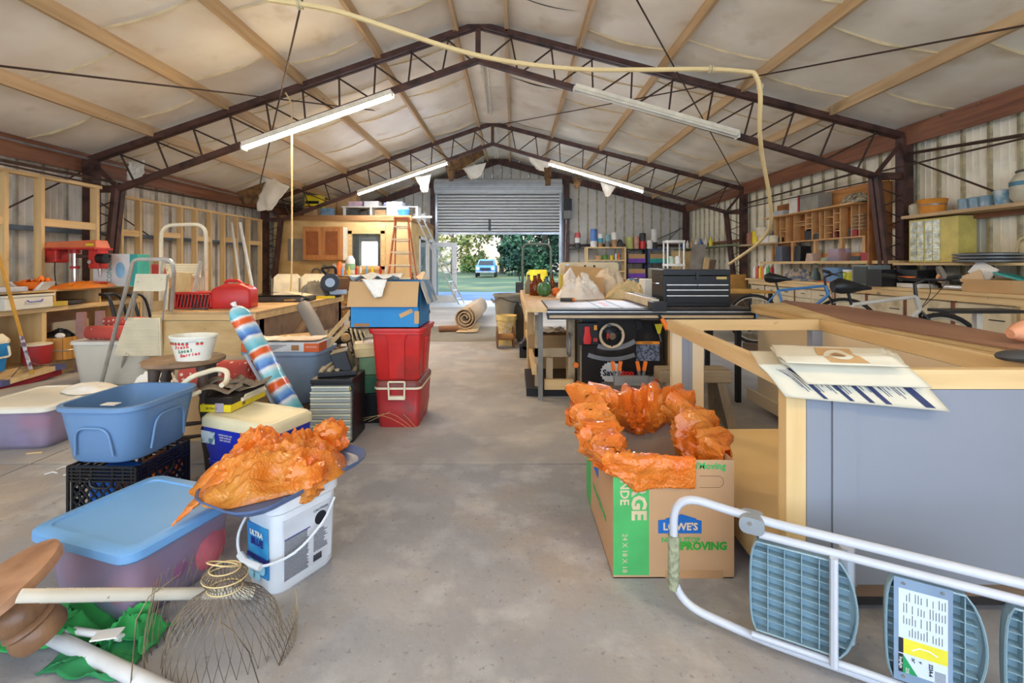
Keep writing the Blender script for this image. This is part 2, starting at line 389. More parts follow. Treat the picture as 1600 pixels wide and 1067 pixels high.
# end wall behind the camera, its big door open
wf = struct('wall_front')
OB('cladding_panel', MB().bx(XL-.1, -5.0, Y0-.04, Y0, 0, 2.6), m_clb, wf)
OB('cladding_panel', MB().bx(4.5, XE+.1, Y0-.04, Y0, 0, 3.0), m_clb, wf)
OB('gable_panel', MB().prism([(XL, 2.6), (XR, RZ+.2), (XE, 3.05), (XE, 2.95), (4.5, 3.4), (-5.0, 3.0), (XL, 2.5)], 0, .04, M=R3(PI/2)@Matrix()).xf(TR(0, Y0, 0)), m_clb, wf)
# roll-up door
rd = struct('door_1')
mr_ = mat('roll_door_steel', (196, 198, 196), .45, metal=.1, var=.05)
mb = MB(); zz = 3.58; prof = []
while zz > 2.18:
    prof += [(zz, .0), (zz-.004, .045), (zz-.04, .055), (zz-.074, .045), (zz-.078, .0)]; zz -= .098
for i in range(len(prof)-1):
    a, b = prof[i], prof[i+1]
    mb.add([(DX0, 14.5-a[1], a[0]), (DX1, 14.5-a[1], a[0]), (DX1, 14.5-b[1], b[0]), (DX0, 14.5-b[1], b[0])], [(0, 3, 2, 1)])
mb.bx(DX0, DX1, 14.5, 14.52, 2.17, 3.6)
OB('curtain', mb, mr_, rd)
OB('bottom_bar', MB().bx(DX0, DX1, 14.44, 14.53, 2.13, 2.2), m_galv, rd)
hp = [(14.5+.24*math.cos(a), 3.66+.24*math.sin(a)) for a in [PI*2*i/14 for i in range(14)]]
mb = MB().prism([(p[0]-14.5, p[1]-3.66) for p in hp], DX0-.02, DX1+.02, M=Matrix(((0, 0, 1, 0), (1, 0, 0, 14.36), (0, 1, 0, 3.64), (0, 0, 0, 1))))
OB('roll_hood', mb, mr_, rd)
for k in range(5): OB('hood_rib', MB().bx(DX0-.02, DX1+.02, 14.11-.004*k, 14.14, 3.5+.055*k, 3.515+.055*k), m_galv, rd)
for x in (DX0-.02, DX1-.04): OB('guide_rail', MB().bx(x, x+.07, 14.4, 14.56, 0, 3.5), m_galv, rd)
OB('latch', MB().bx(-.79, -.71, 14.44, 14.49, 2.25, 2.62), m_blk, rd)
op = thing('door_opener', 'dark chain hoist and motor box beside the top corner of the roll-up door', 'door opener', (1.72, 14.4, 2.75))
OB('motor', MB().bx(-.1, .12, -.1, .1, .1, .5), m_blk, op, bevel=.01); OB('gearbox', MB().bx(-.14, .1, -.14, .06, -.14, .12), m_grey, op, bevel=.01)
OB('chain', MB().tube([(-.05, -.12, 0), (-.08, -.14, -.8), (-.1, -.14, -1.6)], .008, 6), m_galv, op)

# ------------------------------------------------------------------ loft room
m_plyw = mat('loft_plywood', (224, 190, 128), .65, col2=(204, 164, 100), scale=2.5, st=(1, 1, 2.2), detail=6, dirt=(100, 68, 40), dsc=10, dl=.69, dh=.73)
LX0, LX1, LY = XL+.15, -2.54, 11.3
ro = struct('wall_loft')
def hole(x0, x1, z0, z1, hx0, hx1, hz0, hz1, y, th, m, root, n='plywood_sheet'):
    for a, b, c, d in ((x0, hx0, z0, z1), (hx1, x1, z0, z1), (hx0, hx1, z0, hz0), (hx0, hx1, hz1, z1)):
        OB(n, MB().bx(a+.001, b-.001, y, y+th, c, d), m, root)
hole(LX0, -3.17, 0, 2.27, -4.0, -3.29, 1.14, 1.94, LY, .04, m_plyw, ro)
OB('plywood_sheet', MB().bx(-3.165, LX1, LY, LY+.04, 0, 2.27), mat('loft_plywood2', (208, 170, 112), .65, var=.06), ro)
OB('header_board', MB().bx(LX0, LX1+.02, LY-.03, LY, 2.27, 2.4), wood('header', (176, 128, 80), (150, 104, 60), 0), ro)
for a, b, c, d in ((-4.1, -4.0, 1.06, 2.02), (-3.29, -3.19, 1.06, 2.02), (-4.1, -3.19, 1.06, 1.14), (-4.1, -3.19, 1.94, 2.02)):
    OB('window_casing', MB().bx(a, b, LY-.025, LY, c, d), wood('casing', (222, 188, 128), (200, 160, 98), 0), ro)
OB('window_pane', MB().bx(-4.0, -3.29, LY+.01, LY+.016, 1.14, 1.94), m_glass, ro)
# right side of the room
ry = [(LY+.04, 12.3, 0, 2.27), (12.3, 14.6, 1.95, 2.27), (12.3, 14.6, 0, .35), (13.35, 13.55, .35, 1.95), (14.3, 14.6, .35, 1.95)]
for a, b, c, d in ry: OB('plywood_sheet', MB().bx(LX1-.04, LX1, a+.002, b-.002, c, d), m_plyw, ro)
OB('header_board', MB().bx(LX1, LX1+.03, LY, 14.6, 2.27, 2.4), wood('header2', (176, 128, 80), (150, 104, 60), 1), ro)
for a, b in ((12.3, 13.35), (13.55, 14.3)):
    for c, d, e, f in ((a, a+.08, .35, 1.95), (b-.08, b, .35, 1.95), (a, b, .35, .43), (a, b, 1.87, 1.95)):
        OB('window_casing', MB().bx(LX1-.02, LX1+.02, c, d, e, f), m_white, ro)
    OB('window_pane', MB().bx(LX1-.01, LX1-.004, a+.08, b-.08, .43, 1.87), m_glass, ro)
OB('loft_floor', MB().bx(LX0, LX1, LY, 14.6, 2.28, 2.33), m_ply, ro)
OB('inner_wall', MB().bx(LX0, LX1-.1, 14.5, 14.55, 0, 1.1).bx(LX0, -4.9, 14.5, 14.55, 1.1, 2.2).bx(-4.32, LX1-.1, 14.5, 14.55, 1.1, 2.2), mat('inner_wall', (196, 196, 176), .8), ro)
wn = struct('window_1')
m_dayglow = mat('glowing_daylight_pane', (250, 250, 246), .6, trans=1, ior=1.1, var=.01, emit=(246, 250, 255), es=.8)  # pane glows by itself, standing in for the bright daylight outside
OB('pane', MB().bx(-4.9, -4.32, 14.6, 14.61, 1.15, 1.88), m_dayglow, wn)
for a, b, c, d in ((-4.92, -4.86, 1.08, 1.97), (-4.24, -4.18, 1.08, 1.97), (-4.92, -4.18, 1.06, 1.12), (-4.92, -4.18, 1.92, 1.98)):
    OB('window_frame', MB().bx(a, b, 14.56, 14.62, c, d), m_white, wn)
# open glazed door leaf
gd = thing('glazed_door', 'open white framed glass door standing beside the roll-up door opening', 'door', (LX1+.02, 14.15, 0))
m_dw = mat('door_white', (206, 206, 204), .4, var=.04)
for a, b, c, d in ((0, .13, 0, 1.86), (.62, .76, 0, 1.86), (.13, .62, 0, .22), (.13, .62, 1.72, 1.86)): OB('door_rail', MB().bx(a, b, -.02, .02, c, d), m_dw, gd, bevel=.004)
OB('pane', MB().bx(.13, .62, -.004, .004, .22, 1.72), m_glass, gd)
OB('handle', MB().cyl((.69, -.06, .92), (.69, -.02, .92), .025), m_chrome, gd); OB('deadbolt', MB().cyl((.69, -.045, 1.06), (.69, -.02, 1.06), .022), m_chrome, gd)

# ------------------------------------------------------------------ outdoors
ou = struct('ground')
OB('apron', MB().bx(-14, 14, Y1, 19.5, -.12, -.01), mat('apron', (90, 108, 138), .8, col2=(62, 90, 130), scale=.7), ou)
OB('lawn', MB().bx(-60, 60, 19.5, 90, -.15, -.02), mat('lawn', (50, 72, 40), .95, col2=(34, 58, 36), scale=.45, st=(1, .6, 1), detail=8, dirt=(96, 98, 58), dsc=.16, dl=.5, dh=.62), ou)
OB('daylit_floor_patch', MB().bx(-2.6, 1.7, 12.6, 14.75, .0, .004), mat('daylit_floor_patch', (214, 214, 214), .6, var=.08), ou)  # pale sheet standing in for daylight falling on the floor inside the doorway
bk = struct('terrain_bank', MB().grid(lambda u, v: (-60+120*u, 70+8*v, -1+13*v+1.2*fbm((u*9, v*2, 3))), 40, 8, flip=False), mat('clay_bank', (182, 158, 146), .95, col2=(132, 124, 92), scale=.35, detail=7))
m_leaf = [mat('leaf_a', (44, 82, 52), .7, col2=(24, 56, 42), scale=.6), mat('leaf_b', (92, 122, 40), .7, col2=(50, 86, 38), scale=.6), mat('leaf_c', (136, 128, 56), .7, col2=(84, 104, 42), scale=.6)]
m_bark = mat('bark', (86, 70, 56), .9, var=.3)
def tree(x, y, h, r, n, mi, label, seed, low=.15, leaf=.34):
    rnd = random.Random(seed); t = thing('broadleaf_tree', label, 'tree', (x, y, -.02), 0, 'trees beyond the roll-up door')
    mb = MB().tube([(0, 0, 0), (.1, 0, h*.3), (-.1, .1, h*.7)], [r*.07, r*.05, r*.02], 8)
    for k in range(5):
        a = k*1.3; mb.tube([(0, 0, h*(.2+.1*k)), (math.cos(a)*r*.5, math.sin(a)*r*.5, h*(.35+.1*k))], [r*.03, r*.01], 6)
    OB('trunk', mb, m_bark, t)
    mb = MB(); cl = [(rnd.uniform(-1, 1)*r*.75, rnd.uniform(-1, 1)*r*.6, h*rnd.uniform(low+.05, .9)) for _ in range(34)]
    for i in range(n):
        c = cl[rnd.randrange(34)]; q = rnd.uniform(.2, .34)*r
        d = Vector((rnd.gauss(0, 1), rnd.gauss(0, 1), rnd.gauss(0, .8))).normalized()*q*rnd.random()**.4
        p = Vector(c)+d; u = Vector((rnd.gauss(0, 1), rnd.gauss(0, 1), rnd.gauss(0, 1))).normalized()*leaf*rnd.uniform(.5, 1); v = u.orthogonal().normalized()*leaf*.45
        mb.add([p-u, p-v, p+u, p+v], [(0, 1, 2, 3)])
    o = OB('foliage', mb, m_leaf[mi], t); o['kind'] = 'stuff'
tree(3.2, 47, 13, 6.5, 9000, 0, 'dark green tree filling the middle of the doorway, behind the tractor hoop', 1, .02)
tree(9.5, 44, 12, 5.0, 6000, 1, 'bright green tree at the right jamb of the doorway', 2, .02)
tree(-1.5, 58, 12, 4.5, 2000, 2, 'yellowish tree left of the dark tree, above the pickup', 3, .05)
tree(-7.5, 56, 11, 3.6, 900, 2, 'sparse yellow-green tree seen through the doorway beside the glass door', 4, .05)
tree(-5.4, 62, 3.0, 1.8, 700, 1, 'low green bush left of the pickup', 5, .0)
tree(0.6, 55, 4.0, 2.6, 2500, 0, 'low dark shrub mass right of the pickup', 6, .0)
tree(12, 52, 13, 6, 3000, 0, 'dark tree beyond the bright green one', 7, .02)
# pickup
pk = thing('pickup', 'blue pickup parked on the lawn far beyond the doorway', 'car', (-2.45, 42, 0))
m_car = mat('car_blue', (60, 120, 210), .3, coat=.5)
OB('body', MB().loft([(.45, 1.75, 4.2, .3), (.95, 1.8, 4.3, .3), (1.05, 1.7, 4.2, .3)]), m_car, pk)
OB('cab', MB().loft([(1.0, 1.65, 1.9, .25, 0, -.2), (1.55, 1.35, 1.3, .25, 0, -.1), (1.6, 1.2, 1.1, .2, 0, -.1)]), m_car, pk)
OB('windscreen', MB().hexa([(-.7, -1.17, 1.08), (.7, -1.17, 1.08), (.7, -1.1, 1.08), (-.7, -1.1, 1.08), (-.58, -.78, 1.5), (.58, -.78, 1.5), (.58, -.7, 1.5), (-.58, -.7, 1.5)]), m_blk, pk)
OB('grille', MB().bx(-.45, .45, -2.2, -2.1, .6, .85), m_blk, pk)
for s in (-1, 1):
    OB('headlamp', MB().cyl((s*.66, -2.2, .78), (s*.66, -2.08, .78), .13), m_white, pk)
    for y in (-1.3, 1.3): OB('wheel', MB().cyl((s*.75, y, .38), (s*.92, y, .38), .38), m_rubber, pk)
OB('bumper', MB().bx(-.85, .85, -2.26, -2.1, .42, .55), m_galv, pk)
# ------------------------------------------------------------------ roof trusses
m_web = m_rod
def truss(Y, label):
    t = thing('roof_truss', label, 'roof truss', (XR, Y, 0), 0, 'dark steel roof trusses')
    def W(name, mb, m=m_steel, par=t): return OB(name, mb, m, par, world=True)
    L0, L1 = Vector((-5.93, Y, 2.66)), Vector((XR, Y, RZ)); R1 = Vector((5.53, Y, 2.975))
    BL, BA, BR = Vector((-5.55, Y, 2.25)), Vector((XR, Y, 4.06)), Vector((5.08, Y, 2.43))
    ch = []
    for a, b in ((L0, L1), (L1, R1)):
        for s in (-.035, .035): ch.append(W('top_chord', MB().bar(a+Vector((0, s, 0)), b+Vector((0, s, 0)), .045, .075)))
    for a, b in ((BL, BA), (BA, BR)): W('bottom_chord', MB().bar(a, b, .09, .07))
    W('king_post', MB().bar(L1, BA, .07, .07))
    for side, (ta, tb, ba, bb) in enumerate(((L1, L0, BA, BL), (L1, R1, BA, BR))):
        n = 10; Ln = (tb-ta).length
        for k in range(n):
            q0 = .025+k*.095; q1 = q0+.018
            pa = ta.lerp(tb, q0+.0675); 
            W('web_rod', MB().tube([ta.lerp(tb, q0+.05), ba.lerp(bb, q0+.075)], .013, 6), m_web)
            W('web_rod', MB().tube([ta.lerp(tb, q0+.062), ba.lerp(bb, q0-.012)] if k or 1 else [], .013, 6), m_web)
    for s, tw, b in ((-1, -5.93, BL), (1, 5.5, BR)):
        top = 2.66 if s < 0 else 2.97
        W('column', MB().bx(tw-.07, tw+.07, Y-.07, Y+.07, 0, top))
        foot = Vector((tw-s*.14, Y, .05)); 
        for dy in (-.05, .05): W('inner_leg', MB().bar(b+Vector((0, dy, 0)), foot+Vector((0, dy, 0)), .06, .07, up=(0, 1, 0)))
        W('knee_strut', MB().bar(b, (tw, Y, b.z), .09, .09)); W('eave_strut', MB().bar(b, (tw, Y, top-.02), .03, .05))
        n = 7
        for k in range(n):
            z0 = b.z-.15-k*(b.z-.3)/n; z1 = z0-(b.z-.3)/n; f = lambda z: b.lerp(foot, (b.z-z)/b.z)
            W('lacing_rod', MB().tube([f(z0), (tw, Y, (z0+z1)/2)], .009, 5), m_web); W('lacing_rod', MB().tube([(tw, Y, (z0+z1)/2), f(z1)], .009, 5), m_web)
    return t
truss(6.4, 'dark brown steel truss nearest the camera, carrying the long lit tube')
truss(10.87, 'dark brown steel truss further back, in front of the loft room')
# cross rods in the roof and along the walls
k = 0
def rod(a, b, r, label, g='thin tension rods'):
    return solo('tension_rod', label, 'rod', MB().tube([a, b], r, 6), m_rod, group=g)
rod(at(0, 103, 3.6), at(690, 185, 10.6), .010, 'thin rod crossing under the left roof slope from the photo edge towards the far ridge')
rod(at(472, 0, 4.2), at(400, 315, 10.7), .010, 'thin rod running down across the left slope behind the lit long tube')
rod(at(995, 0, 4.6), at(1162, 300, 10.7), .010, 'thin rod falling from the ridge side to the far right column')
rod(at(1600, 40, 3.9), at(780, 195, 10.8), .010, 'thin rod crossing under the right roof slope to the far truss ridge')
rod(at(1420, 240, 6.3), at(1600, 211, 4.5), .022, 'heavier brown pipe brace at the near right column, the upper one')
rod(at(1375, 268, 6.4), at(1600, 216, 4.5), .012, 'brown brace rod fanning from the chord end by the near right column')
rod(at(1412, 246, 6.35), at(1570, 305, 5.0), .012, 'brace rod descending rightwards from the near right column')
rod(at(1165, 318, 10.8), at(1345, 268, 6.9), .018, 'brown pipe brace between the two right columns, high on the wall')
rod(at(1130, 332, 10.8), at(1360, 283, 6.6), .012, 'second brown brace between the right columns, just under the pipe')
rod(at(0, 250, 4.6), at(180, 285, 6.4), .020, 'brown pipe brace high on the left wall above the stud frame')
rod(at(0, 256, 4.6), at(170, 292, 6.3), .012, 'thin brace just under the pipe brace high on the left wall')
rod(at(185, 287, 6.6), at(405, 327, 10.8), .018, 'brown pipe brace between the two left columns')
rod(at(0, 331, 4.9), at(125, 270, 6.2), .010, 'thin diagonal rod behind the first stud frame, rising to the near left column')
rod(at(150, 312, 6.5), at(310, 420, 9.4), .010, 'thin diagonal rod behind the second stud frame')
# girts and eave boards
tr = struct('trim_2')
OB('girt', MB().bx(XE-.08, XE+.03, Y0, Y1, 1.74, 1.80), m_eave, tr); OB('girt', MB().bx(XL-.1, XL, Y0, Y1, 1.62, 1.68), mat('girt_blue', (96, 110, 124), .5), tr)
OB('conduit', MB().tube([(XE-.1, Y0, 3.02), (XE-.1, Y1, 3.02)], .014, 6), m_galv, tr); OB('conduit', MB().tube([(XL+.18, Y0, 2.66), (XL+.18, Y1, 2.66)], .014, 6), m_galv, tr)
# ------------------------------------------------------------------ tube lights
m_tube = mat('lit_tube', (255, 240, 215), .4, emit=(255, 222, 172), es=TUBE)
m_tubew = mat('lit_tube_cool', (245, 250, 255), .4, emit=(226, 236, 255), es=TUBE)
m_tubeo = mat('unlit_tube', (222, 220, 206), .35)
m_fix = mat('fixture_enamel', (236, 228, 206), .4)
def fixture(a, b, label, m, n=2, tr_=.019):
    a, b = Vector(a), Vector(b); d = (b-a).normalized(); t = thing('tube_light', label, 'ceiling light', tuple(a), 0, 'fluorescent tube fixtures on the trusses')
    up = Vector((0, 0, 1)); up = (up-d*up.dot(d)).normalized(); sd = d.cross(up)
    W = lambda nm, mb, mm, par=t: OB(nm, mb, mm, par, world=True)
    for s in (-1, 1): W('reflector', MB().hexa([a+sd*.03*s+up*.03, b+sd*.03*s+up*.03, b+sd*.06*s+up*.0, a+sd*.06*s+up*.0, a+sd*.03*s+up*.036, b+sd*.03*s+up*.036, b+sd*.06*s+up*.006, a+sd*.06*s+up*.006]), m_fix)
    W('ballast_housing', MB().bar(a+up*.055, b+up*.055, .075, .05, up=up), m_fix)
    for s in ((-.04, .04) if n == 2 else (0,)):
        W('tube', MB().tube([a+d*.02+sd*s-up*.0, b-d*.02+sd*s], tr_, 6, caps=False), m)
        for e in (a, b): W('socket', MB().box(e+sd*s, (.02, .05, .06)), m_white)
    return t
fixture(at(381, 231, 6.25), at(614, 149, 6.25), 'long lit fluorescent fixture under the left half of the near truss', m_tube)
fixture(at(560, 303, 10.7), at(698, 255, 10.7), 'lit fluorescent fixture under the left half of the far truss', m_tubew)
fixture(at(858, 256, 9.2), at(1004, 299, 9.2), 'lit fluorescent fixture hanging at the right in front of the far truss', m_tubew)
fixture(at(897, 140, 6.25), at(1152, 213, 6.25), 'unlit cream fluorescent fixture under the right half of the near truss', m_tubeo)
fixture(at(757, 98, 6.5), at(765, 178, 9.9), 'unlit tube fixture along the ridge between the trusses', m_tubeo, 2)
fixture(at(773, 205, 10.9), at(776, 246, 13.6), 'second unlit tube fixture along the ridge, beyond the far truss', m_tubeo, 2)
m_tubed = mat('added_dim_tube', (255, 240, 215), .4, emit=(255, 226, 184), es=60)  # dimmer tubes of the unseen fixtures added to light the near ceiling
fixture((-3.6, -1.2, 3.2), (-1.3, -1.2, 4.0), 'added fluorescent fixture, unseen behind the camera, lighting the near left slope', m_tubed)
fixture((3.4, -1.2, 3.3), (1.1, -1.2, 3.95), 'added fluorescent fixture, unseen behind the camera, lighting the near right slope', m_tubed)
# ------------------------------------------------------------------ hoses and ropes
m_hose = mat('cream_hose', (222, 196, 140), .5, var=.06)
hp = [at(420, 0, 3.4), at(520, 16, 3.4), at(620, 48, 3.5), at(720, 80, 3.6), at(800, 97, 3.7), at(900, 108, 3.8), at(1000, 109, 3.9), at(1105, 108, 4.0), at(1165, 112, 4.05)]
hp2 = [at(1180, 117, 4.05), at(1188, 145, 4.1), at(1187, 200, 4.3), at(1192, 250, 4.6), at(1202, 305, 5.0), at(1204, 350, 5.4), at(1190, 375, 5.9), at(1165, 395, 6.4), at(1140, 412, 7.0)]
hs = thing('air_hose', 'thick cream hose sagging across the near truss and dropping at the right', 'hose', tuple(hp[0]))
def smooth(pts, n=4):
    out = []
    P = [pts[0]]+pts+[pts[-1]]
    for i in range(1, len(P)-2):
        for k in range(n):
            t = k/n; a, b, c, d = P[i-1], P[i], P[i+1], P[i+2]
            out.append(.5*((2*b)+(c-a)*t+(2*a-5*b+4*c-d)*t*t+(3*b-a-3*c+d)*t**3))
    out.append(P[-2]); return out
OB('hose', MB().tube(smooth(hp+hp2), .020, 8), m_hose, hs, world=True)
for p in (at(1109, 108, 4.0), at(1186, 136, 4.1), at(467, 8, 3.4)):
    OB('tie', MB().tube(arcpts(p, .028, 0, 2*PI, 8, 'yz')[:-1], .008, 5, closed=True).tube(arcpts(p+Vector((.02, 0, 0)), .028, 0, 2*PI, 8, 'yz')[:-1], .006, 5, closed=True), mat('tie_wire', (196, 186, 150), .7), hs, world=True)
solo('pull_rope', 'cream rope hanging straight down from the near truss at the left', 'rope', MB().tube(smooth([at(446, 145, 6.3), at(454, 160, 6.3), at(456, 190, 6.3), at(456, 400, 6.3), at(454, 455, 6.3)]), .011, 6), m_hose)
# ------------------------------------------------------------------ torn insulation near the far end
def rag(name, pts4, label, m=m_ins, seed=1, drop=.12, cat='torn insulation'):
    a, b, c, d = [Vector(p) for p in pts4]
    def fn(u, v):
        p = (a*(1-u)+b*u)*(1-v)+(d*(1-u)+c*u)*v
        n = fbm((u*3+seed, v*3, seed)); return p+Vector((.05*n, .10*n, .06*n-drop*math.sin(PI*u)*math.sin(PI*v)))
    return solo(name, label, cat, MB().grid(fn, 12, 12), m, group='torn insulation flaps', solid=.012)
rag('torn_insulation', [at(405, 268, 9.5), at(452, 292, 9.5), at(425, 328, 9.6), at(402, 330, 9.6)], 'torn white insulation flap hanging over the far left column', seed=2)
rag('torn_insulation', [at(370, 300, 9.2), at(415, 284, 9.4), at(398, 320, 9.5), at(378, 318, 9.3)], 'brown-faced torn insulation behind the hanging white flap, far left', m_wool, 3)
rag('torn_insulation', [at(702, 252, 12.2), at(752, 226, 12.2), at(757, 242, 12.4), at(708, 272, 12.4)], 'bare brown insulation exposed at the left of the far ridge', m_wool, 4)
rag('torn_insulation', [at(722, 262, 12.6), at(760, 254, 12.8), at(752, 276, 12.8), at(736, 281, 12.6)], 'grey insulation flap hanging over the roll-up door hood', seed=5)
rag('torn_insulation', [at(648, 277, 11.8), at(674, 272, 11.8), at(668, 300, 11.9), at(660, 301, 11.9)], 'pointed insulation flap left of the roll-up door top', seed=6)
rag('torn_insulation', [at(696, 258, 11.9), at(712, 262, 11.9), at(708, 282, 12.), at(702, 284, 12.)], 'small brown rag hanging at the inner end of the far left tube', m_wool, 7)
rag('torn_insulation', [at(822, 242, 12.0), at(862, 254, 12.0), at(852, 268, 12.0), at(838, 264, 12.0)], 'pale torn flap right of the far ridge above the door hood', seed=8)
rag('torn_insulation', [at(850, 262, 11.4), at(862, 262, 11.4), at(860, 290, 11.4), at(852, 290, 11.4)], 'narrow brown strip dangling over the right part of the door hood', m_wool, 9)
rag('torn_insulation', [at(896, 276, 10.6), at(910, 280, 10.6), at(905, 292, 10.6), at(896, 292, 10.6)], 'crumpled tan wad hanging below the right lit tube near the door', m_wool, 10)
rag('torn_insulation', [at(938, 284, 10.6), at(962, 292, 10.6), at(952, 306, 10.7), at(946, 307, 10.7)], 'tan triangular wad hanging below the right lit tube midway', seed=11)
rag('torn_insulation', [at(200, 253, 6.7), at(226, 250, 6.7), at(224, 280, 6.8), at(199, 282, 6.8)], 'square of loose insulation hanging behind the near truss at the left', seed=12, drop=.03)
# ------------------------------------------------------------------ containers toolkit
def container(w, d, h, m, par, taper=.86, r=.04, rim=.022, e=.012, th=.005, name='body', z=0., lip=True):
    t = taper; iw, idd = w-2*e, d-2*e
    rg = [(z, w*t-.02, d*t-.02, r), (z+.012, w*t, d*t, r), (z+h-rim, iw, idd, r)]
    if lip: rg += [(z+h-rim, w, d, r+e), (z+h, w, d, r+e)]
    else: rg += [(z+h, iw, idd, r)]
    rg += [(z+h, iw-2*th, idd-2*th, r), (z+h-rim, iw-2*th, idd-2*th, r), (z+.02, w*t-2*th, d*t-2*th, r)]
    return OB(name, MB().loft(rg), m, par)
def slab(w, d, h, r, m, par, name='lid', z=0., inset=0., M=None):
    return OB(name, MB().loft([(z, w-.006, d-.006, r), (z+.004, w, d, r), (z+h-.004, w, d, r), (z+h, w-.008, d-.008, r)]+([(z+h, w-inset, d-inset, r*.7), (z+h-.006, w-inset-.006, d-inset-.006, r*.7)] if inset else []), M=M), m, par)
def heap(name, label, cat, m, loc, R, H, seed, rz=0., amp=.35, nu=64, nv=22, group=None, kind=None, ridge=True, par=None, solid=0.):
    def fn(u, v):
        a = 2*PI*u; c, s = math.cos(a), math.sin(a)
        k = 1+.22*noise.noise((c*1.5+seed, s*1.5, seed)); rr = v*k
        q = Vector((c*v*2.6+seed, s*v*2.6, seed*1.7))
        n = (1-abs(noise.noise(q)*2.2))*.6+(1-abs(noise.noise(q*2.3)*2.2))*.3+.15*noise.noise(q*6) if ridge else fbm(q)*1.2
        z = H*((1-v**2.4)*(.75+amp*n)+.10*n*(v < .99)*(v**2))
        return (R[0]*rr*c*(1+.06*n), R[1]*rr*s*(1+.06*n), max(z, .002))
    mb = MB().grid(fn, nu, nv)
    if par is not None: o = OB(name, mb, m, par); o.location = loc; return o
    return solo(name, label, cat, mb, m, loc, rz, group, kind)
def sheet(name, label, cat, pts, m, seed=1, amp=.03, n=16, f=3., par=None, solid=.003, group=None):
    a, b, c, d = [Vector(p) for p in pts]; nn = (b-a).cross(d-a).normalized()
    def fn(u, v):
        p = (a*(1-u)+b*u)*(1-v)+(d*(1-u)+c*u)*v
        return p+nn*amp*(1-abs(noise.noise((u*f+seed, v*f*.7, seed))*2.4))
    mb = MB().grid(fn, n, n)
    if par is not None: return OB(name, mb, m, par, world=True, solid=solid)
    return solo(name, label, cat, mb, m, solid=solid, group=group)
# bubble wrap
def bubble():
    m = mat('orange_bubble_wrap', (255, 170, 66), .25, col2=(255, 138, 38), scale=6, trans=.0, coat=1.0, sss=.0)
    nt = m.node_tree; N, L = nt.nodes, nt.links; b = N['Principled BSDF']; b.inputs['Coat Roughness'].default_value = .12
    tc = N.new('ShaderNodeTexCoord'); vo = N.new('ShaderNodeTexVoronoi'); vo.inputs['Scale'].default_value = 95
    L.new(tc.outputs['Object'], vo.inputs['Vector']); bp = N.new('ShaderNodeBump'); bp.inputs['Strength'].default_value = .7; bp.inputs['Distance'].default_value = .006; bp.invert = True
    L.new(vo.outputs['Distance'], bp.inputs['Height']); L.new(bp.outputs[0], b.inputs['Normal'])
    src = b.inputs['Base Color'].links[0].from_socket; mr = N.new('ShaderNodeMapRange'); mr.inputs['From Min'].default_value = .32; mr.inputs['From Max'].default_value = .12; L.new(vo.outputs['Distance'], mr.inputs['Value'])
    mm = N.new('ShaderNodeMath'); mm.operation = 'MULTIPLY'; mm.inputs[1].default_value = .7; L.new(mr.outputs[0], mm.inputs[0]); m3 = N.new('ShaderNodeMix'); m3.data_type = 'RGBA'; m3.inputs['B'].default_value = lin((255, 196, 130)); L.new(src, m3.inputs['A']); L.new(mm.outputs[0], m3.inputs['Factor']); L.new(m3.outputs['Result'], b.inputs['Base Color'])  # bubble highlights painted into the base colour at the cell centres
    tl = N.new('ShaderNodeBsdfTranslucent'); tl.inputs[0].default_value = lin((255, 170, 60)); mx = N.new('ShaderNodeMixShader'); mx.inputs[0].default_value = .42
    L.new(b.outputs[0], mx.inputs[1]); L.new(tl.outputs[0], mx.inputs[2]); L.new(mx.outputs[0], N['Material Output'].inputs[0])
    return m
m_wrap = bubble()
m_tl = mat('clear_tote_plastic', (226, 212, 236), .3, trans=.75, ior=1.2, var=.03)
m_tlw = mat('frosted_tote_plastic', (236, 230, 212), .4, trans=.2, ior=1.2, var=.03)
# ------------------------------------------------------------------ front left: lidded tote
t = thing('storage_tote', 'clear plastic tote with light blue lid, on the floor before the milk crate', 'storage tote', (-1.39, 1.715, 0), -.30)
container(.47, .40, .25, m_tl, t, taper=.84, r=.05)
m_lidb = mat('lid_blue', (112, 164, 214), .45, var=.04, scale=2, dirt=(150, 168, 186), dsc=2, dl=.55, dh=.8)
OB('lid', MB().loft([(.235, .485, .425, .05), (.245, .505, .445, .055), (.272, .505, .445, .055), (.28, .485, .425, .05), (.28, .42, .36, .03), (.274, .415, .355, .03)]), m_lidb, t)

for i, (c, q, cc, sz) in enumerate(((-.1, -.06, (196, 84, 70), .10), (.08, -.02, (150, 96, 140), .11), (.02, .08, (150, 110, 80), .1), (-.12, .08, (120, 70, 60), .08), (.14, .1, (200, 100, 110), .08), (.12, -.1, (190, 90, 60), .07))):
    OB('content_bundle', MB().ell((c, q, .11), (sz*1.25, sz*1.15, .10)), mat('bundle_%d' % i, cc, .8), t)
